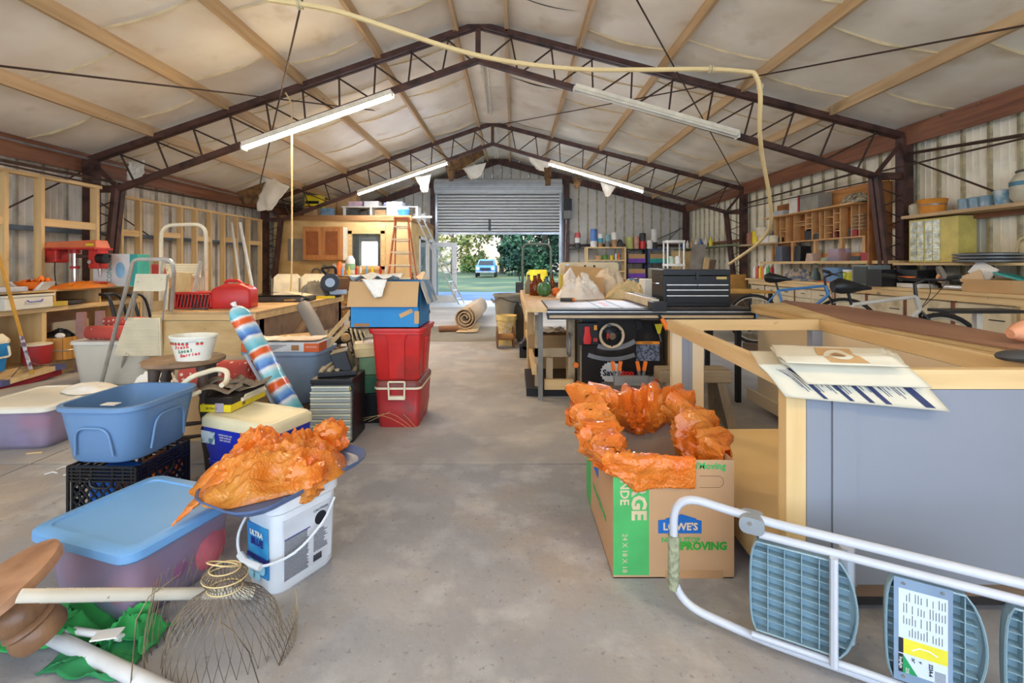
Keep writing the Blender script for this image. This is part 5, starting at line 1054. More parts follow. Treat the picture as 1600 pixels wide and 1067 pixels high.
OB('frame', MB().tube(rpath([(-.22, -.1, 0), (-.20, .1, .98), (.20, .1, .98), (.22, -.1, 0)], .12), .013, 6), m_steel, t); OB('back_pad', MB().loft([(.74, .38, .03, .015), (.95, .36, .03, .015)], M=TR(0, .1, 0)), mat('pad_brown', (92, 66, 48), .6), t); OB('seat', MB().bx(-.2, .2, -.3, .08, .44, .48), mat('pad_brown', (92, 66, 48)), t)
for k, (x, y) in enumerate(((-3.42, 6.85), (-3.05, 6.95))):
    t = thing('folding_chair', 'white plastic folding chair leaning behind the red can, %s' % ('left one' if k == 0 else 'right one'), 'folding chair', (x, y, 0), .3, 'white folding chairs')
    OB('back', MB().loft([(0.55, .40, .03, .015), (1.0, .38, .03, .015), (1.05, .28, .03, .01)], M=R3(-.12)), mat('plastic_bone', (214, 206, 184), .5), t); OB('frame', MB().tube([(.2, -.02, 0), (.21, .1, .98)], .012, 6).tube([(-.2, -.02, 0), (-.21, .1, .98)], .012, 6), m_grey, t); OB('seat', MB().bx(-.2, .2, -.06, -.02, .1, .5), mat('plastic_bone', (214, 206, 184)), t)
t = thing('turned_bed_rail', 'dark turned headboard with finials before the loft wall', 'headboard', (-2.35, 8.9, 0))
OB('rail', MB().prism([(-.35, .6), (.35, .6), (.35, .8), (.15, .86), (0, .93), (-.15, .86), (-.35, .8)], -.02, .02, M=R3(PI/2)), mat('dark_maple', (104, 66, 44), .5), t)
for s in (-1, 1): OB('post', MB().lathe([(.025, 0), (.03, .4), (.02, .8), (.035, .9), (.01, .96), (.02, 1.0), (.0, 1.04)], 10, (s*.38, 0, 0)), mat('dark_maple', (104, 66, 44)), t)
# ------------------------------------------------------------------ on the loft wall
t = thing('wall_cabinet', 'oak two door wall cabinet hung on the loft wall', 'cabinet', (-4.61, 11.28, 1.29))
m_cab = wood('cab_oak', (206, 142, 80), (176, 112, 58), 2, knots=False)
OB('body', MB().bx(-.46, .50, -.30, -.005, 0, .80), m_cab, t); OB('side_skin', MB().bx(.50, .508, -.30, -.005, 0, .80), m_cream, t)
for s in (-1, 1):
    d = OB('door', MB().bx(s*.235-.225, s*.235+.225, -.32, -.302, .03, .78), m_cab, t, bevel=.004); OB('door_panel', MB().bx(s*.235-.15, s*.235+.15, -.328, -.32, .12, .69), mat('cab_panel', (150, 86, 42), .5), d); OB('pull', MB().bx(s*.05-.008, s*.05+.008, -.345, -.325, .12, .2), m_chrome, d)
OB('trim', MB().bx(-.02, .02, -.306, -.3, 0, .8), m_cab, t)
t = thing('hung_hose', 'coiled grey hose and valves hung under the oak wall cabinet', 'hose', (-4.85, 11.2, 1.0))
OB('coil', MB().tube([(.1*math.cos(a), 0, .1*math.sin(a)-.02) for a in [PI*2*i/20 for i in range(20)]], .02, 6, closed=True).tube(arcpts((.2, 0, .06), .1, -2, 2, 10), .02, 6), m_grey, t)
t = thing('paper_towel', 'white paper towel roll on a holder under the cabinet', 'paper towel', (-4.25, 11.15, 1.12)); OB('roll', MB().cyl((-.15, 0, 0), (.12, 0, 0), .09), m_white, t); OB('holder', MB().tube([(-.18, .09, .0), (-.18, 0, 0), (.16, 0, 0), (.16, .09, 0)], .01, 5), m_blk, t)
t = thing('propane_canister', 'white cylinder with green label standing at the window corner', 'canister', (-3.92, 10.95, 0.95)); OB('can', MB().lathe([(.10, 0), (.11, .02), (.11, .34), (.07, .4), (.05, .44), (0, .44)], 20), m_white, t); OB('label', MB().lathe([(.112, .1), (.112, .25)], 20), mat('label_sage', (150, 190, 150), .6), t)
solo('orange_jug', 'orange jug on the counter below the loft window', 'jug', MB().lathe([(.10, 0), (.12, .05), (.1, .2), (.05, .28), (.05, .32), (0, .32)], 16), m_orange, (-4.05, 10.6, .93))
solo('wall_counter', 'low cluttered counter standing against the loft wall', 'counter', MB().bx(-5.4, -3.0, 10.3, 11.2, .88, .92).bx(-5.3, -5.2, 10.4, 11.1, 0, .88).bx(-3.2, -3.1, 10.4, 11.1, 0, .88), m_ply)
solo('propane_shelf', 'small block shelf under the white cylinder', 'shelf', MB().bx(-.14, .14, -.14, .14, 0, .028), m_ply, (-3.92, 10.95, .92))
solo('wall_plate', 'grey square access panel on the loft wall, left of the oak cabinet', 'access panel', MB().bx(-.27, .27, -.012, 0, -.25, .3), mat('panel_grey', (150, 138, 120), .7), tuple(at(467, 392, 11.28)))
rnd = random.Random(4)
t = thing('counter_clutter', 'small bottles and boxes along the counter under the loft window', 'bottles', (-3.5, 10.6, .92))
for k in range(9): OB('bottle', MB().lathe([(.03, 0), (.03, .12+.05*rnd.random()), (.012, .2), (.012, .24), (0, .24)], 8, (-.6+.14*k, rnd.uniform(-.1, .1), 0)), [m_white, m_lblue, m_yellow, m_red][k % 4], t)
# orange A frame ladder
def aframe():
    t = thing('step_ladder', 'tall orange fibreglass step ladder before the loft room corner', 'step ladder', (-2.62, 10.7, 0))
    m = mat('fibreglass_orange', (190, 96, 56), .5); w0, w1, H = .33, .15, 2.25
    for s in (-1, 1):
        OB('side_rail', MB().bar((s*w0, -.35, 0), (s*w1, 0, H), .03, .07, up=(0, 1, 0)), m, t); OB('rear_rail', MB().bar((s*(w0+.02), .6, 0), (s*w1, .05, H-.05), .025, .04, up=(0, 1, 0)), m, t)
    for k in range(7): z = .3*(k+.9); f = z/H; w_ = w0+(w1-w0)*f; y = -.35*(1-f); OB('step', MB().bx(-w_, w_, y-.05, y+.04, z-.02, z+.015), m_cream, t); OB('rear_brace', MB().bx(-w_, w_, .6*(1-f), .6*(1-f)+.02, z-.05, z-.03), m_galv, t)
    OB('top_cap', MB().bx(-.17, .17, -.06, .12, H-.02, H+.04), m, t); return t
aframe()
# extension ladder
t = thing('extension_ladder', 'aluminium ladder leaning from the floor up to the loft edge', 'ladder', tuple(at(716, 476, 12.6)))
a, b = at(717, 475, 12.6), at(652, 343, 11.4); sd = Vector((.1, .38, 0))
for s in (0, 1): OB('rail', MB().bar(a+sd*s, b+sd*s, .03, .08, up=(0, 1, 0)), m_alu, t, world=True)
for k in range(9): p = a.lerp(b, (k+.6)/9.2); OB('rung', MB().tube([p, p+sd], .018, 6), m_alu, t, world=True)
solo('pale_board', 'tall pale board leaning right of the orange step ladder', 'board', MB().hexa([at(655, 438, 8.6), at(672, 470, 8.6), at(676, 470, 8.7), at(659, 438, 8.7), at(650, 432, 9.4), at(660, 424, 9.4), at(664, 424, 9.5), at(654, 432, 9.5)]), m_cardd)
t = thing('golf_bag_stand', 'folded metal stand on the floor right of the blue box', 'stand', tuple(at(668, 488, 8.4))); OB('leg', MB().tube([at(660, 470, 8.4), at(667, 516, 8.2)], .02, 6).tube([at(662, 480, 8.3), at(672, 514, 8.3)], .015, 6), m_galv, t, world=True); OB('wheel', MB().cyl(at(666, 487, 8.2), at(668, 487, 8.1), .05), m_blk, t, world=True)
# ------------------------------------------------------------------ things stored on the loft
LZ = 2.335
def bxs(nm, label, cat, px0, px1, py0, Y, d, m, g='boxes stored on the loft', z=LZ):
    a, b = at(px0, 400, Y), at(px1, 400, Y); h = CH-(py0-VY)*Y/FPX-z
    return solo(nm, label, cat, MB().bx(0, b.x-a.x, 0, d, 0, h), m, (a.x, Y, z), group=g, bevel=.004)
bxs('file_box', 'narrow cream file box on the loft left of the speaker panel', 'box', 484, 487, 318, 12.1, .3, m_cream)
bxs('box', 'brown box on the loft at its left end', 'box', 474, 490, 321, 11.5, .3, m_card); bxs('box', 'tan box on the loft right of the white speaker', 'box', 500, 519, 312, 12.3, .4, m_card)
bxs('speaker_cabinet', 'white framed grey speaker on the loft', 'speaker', 486, 499, 313, 11.9, .3, m_cream); 
solo('speaker_cloth', 'dark grey cloth panel of the loft speaker', 'panel', MB().bx(0, .17, 0, .02, 0, .12), m_dgrey, tuple(at(487.5, 325, 11.88)))
t = bxs('tool_case', 'yellow and black case on top of the brown box, far left of the loft', 'case', 476, 500, 305, 11.5, .3, m_yellow, z=LZ+.30); OB('case_band', MB().bx(.02, .36, -.01, 0, .08, .15), m_blk, t)
bxs('box', 'blue picture box on the loft below the yellow case', 'box', 501, 516, 324, 11.7, .3, mat('pic_blue', (70, 120, 170), .6, col2=(150, 170, 170), scale=20))
bxs('box', 'kraft box on the loft right of the blue picture box', 'box', 527, 545, 307, 12.6, .4, m_card); bxs('box', 'tall kraft box on the loft behind the left tube light', 'box', 540, 556, 303, 12.7, .4, m_card)
sh = thing('loft_shelf', 'low white shelf unit on the loft behind the far tube light', 'shelf', (-3.95, 12.1, LZ)); OB('shelf_top', MB().bx(-.55, 1.45, -.2, .2, .34, .37), m_white, sh)
for x in (-.5, .2, .75, 1.4): OB('upright', MB().bx(x, x+.05, -.2, .2, 0, .34), m_white, sh)
for k, (x, w_, h_, m, lb) in enumerate(((-.3, .35, .13, mat('pinkprint', (200, 170, 180), .6), 'pale pink printed box on the low loft shelf'), (.12, .38, .14, m_white, 'white box on the low loft shelf beside the pink one'), (.6, .3, .1, mat('lilac', (150, 150, 196), .5), 'lilac box on the low loft shelf'))):
    solo('box', lb, 'box', MB().bx(-w_/2, w_/2, -.15, .15, 0, h_), m, (-3.95+x+.1, 12.1, LZ+.371), group='boxes stored on the loft')
for k, (x, w_, h_, m, lb) in enumerate(((-.3, .3, .30, m_dgrey, 'dark grey appliance under the low loft shelf'), (.45, .3, .28, m_card, 'kraft box under the low loft shelf'), (1.05, .3, .28, m_card, 'second kraft box under the low loft shelf, further right'))):
    solo('box', lb, 'box', MB().bx(-w_/2, w_/2, -.12, .12, 0, h_), m, (-3.95+x, 12.1, LZ), group='boxes stored on the loft')
bxs('box', 'pale lilac large box at the right end of the loft', 'box', 604, 628, 315, 11.6, .4, mat('lilac_white', (206, 204, 212), .5))
t = thing('blue_bucket', 'blue bucket with a sack in it at the loft corner', 'bucket', (-2.78, 11.55, LZ)); OB('bucket', MB().lathe([(.10, 0), (.16, .22), (.165, .22), (.155, .2), (.1, .01), (0, .01)], 20), mat('bucket_blue', (70, 140, 200), .5), t); OB('sack', MB().ell((.02, 0, .24), (.13, .12, .08)), mat('sack_blue', (120, 150, 200), .8), t)
solo('white_tube', 'white tube lying out over the loft corner', 'pipe', MB().tube([at(644, 340, 11.35), at(675, 339, 11.4)], .03, 8), m_white)
solo('box', 'pale flat box standing behind the blue bucket on the loft', 'box', MB().bx(0, .35, 0, .1, 0, .32), m_white, (-2.6-.3, 13.2, LZ), group='boxes stored on the loft')
solo('scrap_bundle', 'reddish bundle of scrap stored along the loft right edge', 'scrap', MB().bx(-.2, .12, -.9, .8, 0, .1), mat('scrap_red', (150, 100, 80), .8, var=.4, scale=20), (-2.68, 13.0, LZ))
# rolled carpet
t = thing('carpet_roll', 'big beige carpet roll on the floor in the centre aisle', 'carpet', (0, 0, 0))
a, b = at(726, 497, 8.2), at(747, 470, 10.6); a.z = b.z = .215
mb = MB(); n = 110; d = (b-a); sx = Vector((1, -.1, 0)).normalized()
pts = []
for i in range(n): q = i/(n-1); an = q*3.2*2*PI; r = .04+.17*q; pts.append(sx*(r*math.cos(an))+Vector((0, 0, r*math.sin(an))))
mb.add([a+p for p in pts]+[b+p for p in pts], [(i, i+1, n+1+i, n+i) for i in range(n-1)], True)
OB('roll', mb, mat('carpet_beige', (206, 186, 158), .95, col2=(186, 164, 138), scale=40), t, world=True, solid=.02)
solo('folded_carpet', 'brown folded carpet end on the floor at the mouth of the roll', 'carpet', MB().tube([at(686, 514, 8.0), at(716, 513, 8.1)], .055, 12), mat('carpet_brown', (150, 108, 80), .95))
solo('carpet_scrap', 'flat tan carpet tongue under the beige roll', 'carpet', MB().hexa([F(712, 519), F(745, 519), F(752, 505), F(722, 505), F(712, 519, .02), F(745, 519, .02), F(752, 505, .02), F(722, 505, .02)]), mat('carpet_tan', (196, 170, 130), .95))
# ------------------------------------------------------------------ moving box with bubble wrap
bx0, bx1, by0, by1, bh = .381, .843, 1.737, 2.36, .45
t = thing('moving_box', 'open cardboard moving box with green stripe and blue logo, lined with orange bubble wrap', 'moving box', (bx0, by0, 0))
w_, d_ = bx1-bx0, by1-by0
m_kb = mat('kraft_box', (190, 150, 110), .8, var=.05, scale=1.5, bump=.06, bsc=20, dirt=(172, 130, 92), dsc=3, dl=.58, dh=.8)
OB('front_panel', MB().bx(0, w_, 0, .005, 0, bh), m_kb, t); OB('back_panel', MB().bx(0, w_, d_-.005, d_, 0, bh), mat('kraft_pale', (196, 176, 152), .8, var=.05), t)
OB('side_panel', MB().bx(0, .005, 0.005, d_-.005, 0, bh), m_kb, t); OB('side_panel', MB().bx(w_-.005, w_, .005, d_-.005, 0, bh), m_kb, t); OB('bottom', MB().bx(0, w_, 0, d_, 0, .004), m_kb, t)
Ff = lambda x, z: face((x, -.0012, z), (1, 0, 0), (0, 0, 1)); Fr = lambda x, z: face((x, -.0016, z), (0, 0, -1), (1, 0, 0))
OB('green_stripe', MB().bx(0, .137, -.001, .0, .012, bh-.002), m_green, t)
m_kt = mat('kraft_text', (206, 186, 150), .8)
text('LARGE', .076, Fr(.096, .222), m_kt, t, bold=.003, align='RIGHT'); text('GRANDE', .047, Fr(.042, .279), m_kt, t, bold=.001, align='RIGHT'); text('24 X 18 X 18', .027, Fr(.044, .096), m_kt, t)
m_lb = mat('logo_blue', (20, 100, 180), .6)
OB('logo_field', MB().prism([(0, 0), (.165, 0), (.165, .048), (.145, .052), (.145, .056), (.088, .073), (.028, .056), (.028, .052), (0, .05)], 0, .001, M=face((.172, -.001, .172), (1, 0, 0), (0, 0, 1))), m_lb, t)
text("LOWE'S", .038, TR(0, -.0016, 0) @ Ff(.256, .197), mat('logo_kraft', (214, 190, 160), .7), t, bold=.0012)
text('NEVER STOP', .026, Ff(.258, .146), m_green, t, bold=.0008); text('IMPROVING', .041, Ff(.325, .122), mat('green_deep', (44, 160, 50), .6), t, bold=.0018)
text('n/Moving', .036, Ff(.430, .428), m_green, t, bold=.0008, align='RIGHT')
OB('hand_hole', MB().tube(arcpts((.40, -.0005, .368), .022, -PI/2, PI/2, 8)+[Vector((.33, -.0005, .39)), ], .0009, 4).tube([(.33, -.0005, .346), (.40, -.0005, .346)], .0009, 4), mat('cut_line', (120, 86, 56), .9), t)
OB('bottom_tape', MB().bx(.20, .42, -.0015, 0, 0, .03), mat('tape', (180, 138, 96), .3), t)
OB('side_green_stripe', MB().bx(-.001, 0, .49, d_, .012, bh), m_green, t); OB('side_logo', MB().prism([(0, 0), (.1, 0), (.1, .05), (.05, .075), (0, .05)], 0, .001, M=face((-.001, .40, .24), (0, -1, 0), (0, 0, 1))), m_lb, t)
text('NEVER STOP IMPROVING', .034, face((-.0015, .28, .15), (0, -1, 0), (0, 0, 1)), m_green, t, sx=.8)
for k, xx in enumerate((.14, .26)): OB('fold_diagram', MB().tube([(xx, d_-.006, .30), (xx+.07, d_-.006, .29), (xx+.07, d_-.006, .37), (xx, d_-.006, .38)], .001, 4, closed=True).tube([(xx+.035, d_-.006, .29), (xx+.035, d_-.006, .375)], .001, 4).tube([(xx, d_-.006, .34), (xx+.07, d_-.006, .33)], .001, 4), m_green, t)
# wrap draped over the rim, its own thing
t = thing('bubble_wrap_liner', 'orange bubble wrap draped over the rim of the moving box', 'bubble wrap', (bx0, by0, bh-.0))
path = [(.31, 0), (.2, 0), (.08, 0), (0, .02), (0, .2), (0, .4), (0.01, d_), (.15, d_), (.32, d_), (w_, d_), (w_, .45), (w_, .3), (w_, .18), (w_, .06)]
#        out drop, in drop, puff, height
prm = [(.105, .01, .006, .004), (.10, .015, .010, .008), (.115, .03, .02, .012), (.05, .04, .04, .02), (.09, .09, .065, .03), (.06, .10, .07, .05), (.04, .07, .085, .07), (.03, .10, .08, .075), (.02, .12, .06, .085), (.04, .06, .06, .08), (.06, .10, .06, .065), (.03, .18, .07, .05), (.03, .17, .055, .02), (.10, .04, .008, .008)]
K = len(path)
def rimw(u, v):
    s = u*(K-1); i = min(int(s), K-2); f = s-i; f = f*f*(3-2*f)
    P = Vector((*path[i], 0)).lerp(Vector((*path[i+1], 0)), f); q = [a+(b-a)*f for a, b in zip(prm[i], prm[i+1])]
    c = Vector((w_/2, d_/2, 0)); n = (P-c); n.x *= 1.3; n = n.normalized()
    if abs(P.x) < .004 and .02 < P.y < d_-.02: n = Vector((-1, 0, 0))
    if P.y < .004: n = Vector((0, -1, 0))
    if abs(P.x-w_) < .004 and .03 < P.y < d_-.03: n = Vector((1, 0, 0))
    # v 0..1: outside bottom -> top -> inside bottom
    if v < .4: g = v/.4; off = q[2]*(.35+.65*math.sin(PI*g*.55))+.004; z = -q[0]*(1-g)+q[3]*.3*g
    elif v < .6: g = (v-.4)/.2; off = (q[2]+.004)*(1-g)-(q[2]*.7+.008)*g; z = q[3]*(.3+.7*math.sin(PI*g)**.6)+.008
    else: g = (v-.6)/.4; off = -(q[2]*.7+.008)-q[2]*.25*math.sin(PI*g); z = q[3]*.3*(1-g)-q[1]*g
    a = Vector((P.x*10, P.y*10, v*3.2)); nz = (1-abs(noise.noise(a)*2.6)); n2 = noise.noise(a*2.7+Vector((4, 4, 4)))+.7*(1-abs(noise.noise(a*3.4)*2.6)); k = q[2]*.95
    return P+n*(off+k*(nz-.3)*(.6 if v < .5 else -.6)+k*.4*n2*(1 if v < .5 else -1))+Vector((0, 0, z+(q[3]*.45+.002)*(nz-.2)*(.3 < v < .7)+q[2]*.3*n2*(v > .2)))
OB('film', MB().grid(rimw, 190, 40), m_wrap, t, solid=.0015)
def flapw(u, v): return Vector((-.13+.16*u, d_*.62+.1*v, .015+.05*(1-abs(noise.noise((u*3, v*3, 7))*2))-.03*(1-u)))
OB('film_fold', MB().grid(flapw, 16, 12), m_wrap, t, solid=.002)
# ------------------------------------------------------------------ step ladder lying on its side
d = Vector((.876, -.482, 0)); n = Vector((-.482, -.876, 0)); Ml = Matrix((d, Vector((0, 0, 1)), n)).transposed()
t = thing('folding_step_ladder', 'white tube step ladder with blue grey plastic steps lying on its side', 'step ladder', (.75, 1.43, .0), rot=tuple(Ml.to_euler()))
m_tw = mat('tube_white', (196, 198, 204), .28, coat=.3, var=.03); m_st = mat('step_bluegrey', (134, 160, 170), .42, var=.05)
OB('top_loop', MB().tube(rpath([(1.05, .397, .0), (.02, .40, 0), (-.235, .425, 0), (-.235, .06, 0), (.0, .03, 0), (1.05, .025, 0)], .10, 8), .0135, 12), m_tw, t)
OB('side_rail', MB().tube([(.02, .366, .018), (1.05, .362, .018)], .012, 10), m_tw, t); OB('side_rail', MB().tube([(.0, .052, .02), (1.05, .056, .02)], .010, 10), m_tw, t)
OB('foam_grip', MB().tube([(-.235, .28, 0), (-.235, .10, 0)], .019, 12), mat('foam_green', (150, 152, 122), .9, var=.3, scale=60, bump=.5, bsc=120), t)
OB('joint_cover', MB().loft([(-.03, .07, .05, .02), (.03, .07, .05, .02)], M=TR(.0, .392, .005)), mat('joint_grey', (140, 146, 150), .4), t); OB('rivet', MB().cyl((-.005, .40, .034), (-.005, .40, .038), .006), m_chrome, t)
OB('cross_leg', MB().tube([(.208, .36, .035), (.208, .05, .035)], .011, 8), m_tw, t); OB('cross_leg', MB().tube([(.25, .355, -.06), (.255, .06, -.08)], .02, 8), m_tw, t)
def step(u0, u1, nm='step'):
    h0, h1 = .075, .345; outl = []
    for k in range(13): f = k/12; outl.append((u1+.028*math.sin(PI*f)-.012*(2*f-1)**6, h0+(h1-h0)*f))
    for k in range(13): f = 1-k/12; outl.append((u0-.004*math.sin(PI*f)+.012*(2*f-1)**6, h0+(h1-h0)*f))
    s = OB(nm, MB().prism(outl, -.008, -.002), m_st, t)
    mb = MB().tube([(p[0], p[1], .028) for p in outl], .003, 4, closed=True)
    mb.add([(p[0], p[1], z) for z in (-.006, .028) for p in outl], [(i, (i+1) % 26, 26+(i+1) % 26, 26+i) for i in range(26)], False)
    OB('step_border', mb, m_st, s)
    mb = MB(); 
    for k in range(1, 6): x = u0+(u1-u0)*k/5.4; mb.bx(x-.0012, x+.0012, h0+.004, h1-.004, -.004, .026)
    for k in range(1, 8): z = h0+(h1-h0)*k/8; mb.hexa([(u0+.002, z+.005, -.004), (u1+.012, z-.007, -.004), (u1+.012, z-.005, -.004), (u0+.002, z+.007, -.004), (u0+.002, z+.005, .024), (u1+.012, z-.007, .024), (u1+.012, z-.005, .024), (u0+.002, z+.007, .024)])
    OB('step_ribs', mb, m_st, s)['kind'] = 'stuff'; return s
step(.0, .235); step(.33, .50); step(.565, .72)
pl = OB('label_plate', MB().bx(.342, .462, .075, .352, .030, .033), mat('plate_blue', (130, 152, 176), .4), t)
for x in (.362, .442):
    for z in (.09, .34): OB('plate_screw', MB().cyl((x, z, .033), (x, z, .036), .004), m_chrome, pl)
OB('safety_label', MB().bx(.352, .452, .10, .325, .0332, .0336), mat('label_ice', (206, 216, 226), .5, var=.02), pl)
OB('yellow_panel', MB().bx(.352, .452, .152, .192, .0336, .0339), mat('label_yellow', (226, 214, 60), .5), pl); OB('black_panel', MB().bx(.352, .362, .152, .192, .0339, .0341), m_ink, pl); OB('black_panel', MB().bx(.352, .361, .10, .149, .0339, .0341), m_ink, pl)
OB('green_panel', MB().prism([(.361, .149), (.361, .10), (.392, .10)], .0336, .0339), mat('label_green', (30, 150, 90), .5), pl)
rnd = random.Random(2)
for c in range(4):
    for k in range(15):
        x = .362+k*.006; z0 = .2+c*.031
        if rnd.random() < .85 and x < .45: OB('text_line', MB().bx(x, x+.0014, z0, z0+.016+.011*rnd.random(), .0336, .0338), m_ink, pl)
Fv = lambda x, z, q=.0344: face((x, z, q), (0, -1, 0), (1, 0, 0))
text('223A-6', .011, Fv(.418, .128), m_ink, pl, bold=.0002); text('26"', .009, Fv(.382, .14), m_ink, pl); text("9'", .009, Fv(.396, .14), m_ink, pl); text('225', .010, Fv(.37, .108), m_white, pl); text('StepRight', .009, Fv(.3565, .125), m_white, pl, sx=.9)
OB('figure_print', MB().tube([(.38, .165, .034), (.395, .176, .034), (.415, .176, .034), (.432, .168, .034)], .0018, 4), m_white, pl)
for k in range(9): OB('barcode_bar', MB().bx(.426, .448, .102+k*.0032, .1035+k*.0032, .0336, .0338), m_ink, pl)
# ------------------------------------------------------------------ unfinished base cabinet
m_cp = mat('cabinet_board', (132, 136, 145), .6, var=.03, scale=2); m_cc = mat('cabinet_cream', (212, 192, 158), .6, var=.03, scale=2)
BLc, BRc, FLc, FRc = Vector((.985, 2.84, 0)), Vector((1.93, 2.86, 0)), Vector((.912, 1.50, 0)), Vector((1.80, 1.50, 0)); ZT = .85
t = thing('unfinished_cabinet', 'unfinished white base cabinet with open pine top frame, under the folded bags', 'cabinet', tuple(FLc))
def rail(a, b, nm='top_rail', z0=ZT-.064, z1=ZT, w=.036, m=m_pine): return OB(nm, MB().bar(a+Vector((0, 0, (z0+z1)/2)), b+Vector((0, 0, (z0+z1)/2)), w, z1-z0), m, t, world=True)
rail(FLc, BLc); rail(FRc, BRc); rail(BLc-Vector((.018, 0, 0)), BRc, m=m_pinex); rail(FLc+Vector((-.018, .02, 0)), FRc+Vector((0, .02, 0)), m=m_pinex)
def wbx(nm, m, *a, **k): return OB(nm, MB().bx(*a), m, t, world=True, **k)
wbx('front_post', m_pinez, .90, .965, 1.50, 1.545, 0, ZT-.065); wbx('front_post', m_pinez, 1.74, 1.80, 1.52, 1.56, .0, ZT-.065)
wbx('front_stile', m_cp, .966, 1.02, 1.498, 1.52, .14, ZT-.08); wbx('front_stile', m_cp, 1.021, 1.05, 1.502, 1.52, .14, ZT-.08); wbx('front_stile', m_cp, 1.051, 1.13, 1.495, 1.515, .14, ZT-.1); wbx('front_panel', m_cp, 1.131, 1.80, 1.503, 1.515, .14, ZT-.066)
wbx('toe_strip', m_dwood, .966, 1.8, 1.505, 1.52, .10, .139); wbx('toe_board', mat('toe_dark', (60, 50, 44), .8), .95, 1.8, 1.60, 1.62, 0, .12)
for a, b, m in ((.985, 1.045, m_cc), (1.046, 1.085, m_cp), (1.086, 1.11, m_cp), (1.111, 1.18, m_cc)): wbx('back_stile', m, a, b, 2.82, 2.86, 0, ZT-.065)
wbx('side_return', m_cc, .98, .99, 2.6, 2.84, .17, ZT-.065) if 0 else None
OB('bottom_shelf', MB().hexa([FLc+Vector((.02, .03, .145)), FRc+Vector((0, .03, .145)), BRc+Vector((0, 0, .145)), BLc+Vector((.0, 0, .145)), FLc+Vector((.02, .03, .165)), FRc+Vector((0, .03, .165)), BRc+Vector((0, 0, .165)), BLc+Vector((.0, 0, .165))]), mat('shelf_ply', (226, 194, 138), .6, var=.06, scale=2), t, world=True)
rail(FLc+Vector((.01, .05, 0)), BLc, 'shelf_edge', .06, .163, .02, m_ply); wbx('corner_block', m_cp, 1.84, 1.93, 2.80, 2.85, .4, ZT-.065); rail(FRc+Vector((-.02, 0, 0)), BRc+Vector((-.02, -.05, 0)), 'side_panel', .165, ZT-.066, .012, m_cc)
# folded bags draped over the front corner
m_bag = mat('bag_paper', (206, 196, 172), .8, var=.04, scale=4, bump=.2, bsc=14)
m_pr = mat('bag_print', (44, 52, 84), .8); m_pb = mat('patch_brown', (190, 148, 96), .7)
def bag(label, px, Yb, zk, Yk, Yf, layers, seed):
    """px: back-left, back-right, front-right, front-left pixels; flat on the top, then hanging over the front"""
    (ax_, ay), (bx_, by), (cx_, cy_), (dx_, dy) = px; kpy = VY+(CH-zk)*FPX/Yk
    def edge(x0, y0, x1, y1):
        f = min(max((kpy-y0)/(y1-y0), .05), .95); return at(x0, y0, Yb), at(x0+(x1-x0)*f, kpy, Yk), at(x1, y1, Yf)
    Ls, Rs = edge(ax_, ay, dx_, dy), edge(bx_, by, cx_, cy_)
    def S(u, v, dz=0., k=0):
        f = v/.5 if v < .5 else (v-.5)/.5; i = 0 if v < .5 else 1; f = f if i == 0 else f
        p = Ls[i].lerp(Ls[i+1], f)*(1-u)+Rs[i].lerp(Rs[i+1], f)*u; s = .5+.5*math.tanh((v-.5)*7)
        nrm = Vector((0, -s, 1-.6*s)).normalized(); wv = noise.noise((u*3+seed, v*2.5, seed+k))
        return p+nrm*(dz+.006*wv)-Vector((0, 0, .012*math.exp(-((v-.5)*8)**2)))
    tt = thing('folded_filter_bag', label, 'filter bag', tuple(Ls[0]), 0, 'folded filter bags on the cabinet')
    for k in range(layers): OB('cloth_fold', MB().grid(lambda u, v: S(u, min(v, 1-.035*(layers-1-k) if k < layers-1 else 1), -.007*(layers-1-k), 0)+Vector((.006*(layers-1-k), 0, 0)), 18, 20), m_bag, tt, world=True, solid=.0055)
    return tt, S
tt, S = bag('lowest folded bag, its hanging front edge printed in blue black', [(1172, 549), (1400, 552), (1484, 643), (1228, 620)], 1.74, .876, 1.50, 1.462, 3, 1)
for u0, w0 in ((.24, .028), (.40, .03), (.52, .034), (.62, .04), (.86, .06)):
    OB('print_band', MB().grid(lambda u, v: S(u0+w0*u-.08*(1-v), .56+.42*v, .0045), 3, 10, flip=True), m_pr, tt, world=True)
for k in range(40):
    u0 = .16+k*.0195; OB('print_line', MB().grid(lambda u, v: S(u0+.006*u-.08*(1-v*.7), .58+(.16+.16*abs(math.sin(k*7)))*v, .004), 1, 5, flip=True), m_pr, tt, world=True)
bag('middle folded cream bag on the cabinet corner', [(1203, 543), (1390, 548), (1456, 606), (1262, 600)], 1.72, .896, 1.487, 1.445, 3, 5)
tt, S = bag('topmost folded bag with brown collar patch and round hole', [(1206, 540), (1378, 545), (1421, 574), (1228, 567)], 1.70, .915, 1.475, 1.43, 2, 9)
OB('collar_patch', MB().grid(lambda u, v: S(.36+.32*u+.02*v, .22+.70*v, .0045), 10, 12, flip=True), m_pb, tt, world=True)
for r1, m, dz in ((1, m_bag, .006), (.55, m_pb, .0075), (.42, mat('patch_hole', (140, 108, 72), .8), .009)): OB('collar_ring', MB().grid(lambda u, v: S(.53+.115*r1*v*math.cos(2*PI*u), .57+.23*r1*v*math.sin(2*PI*u), dz), 24, 4), m, tt, world=True)
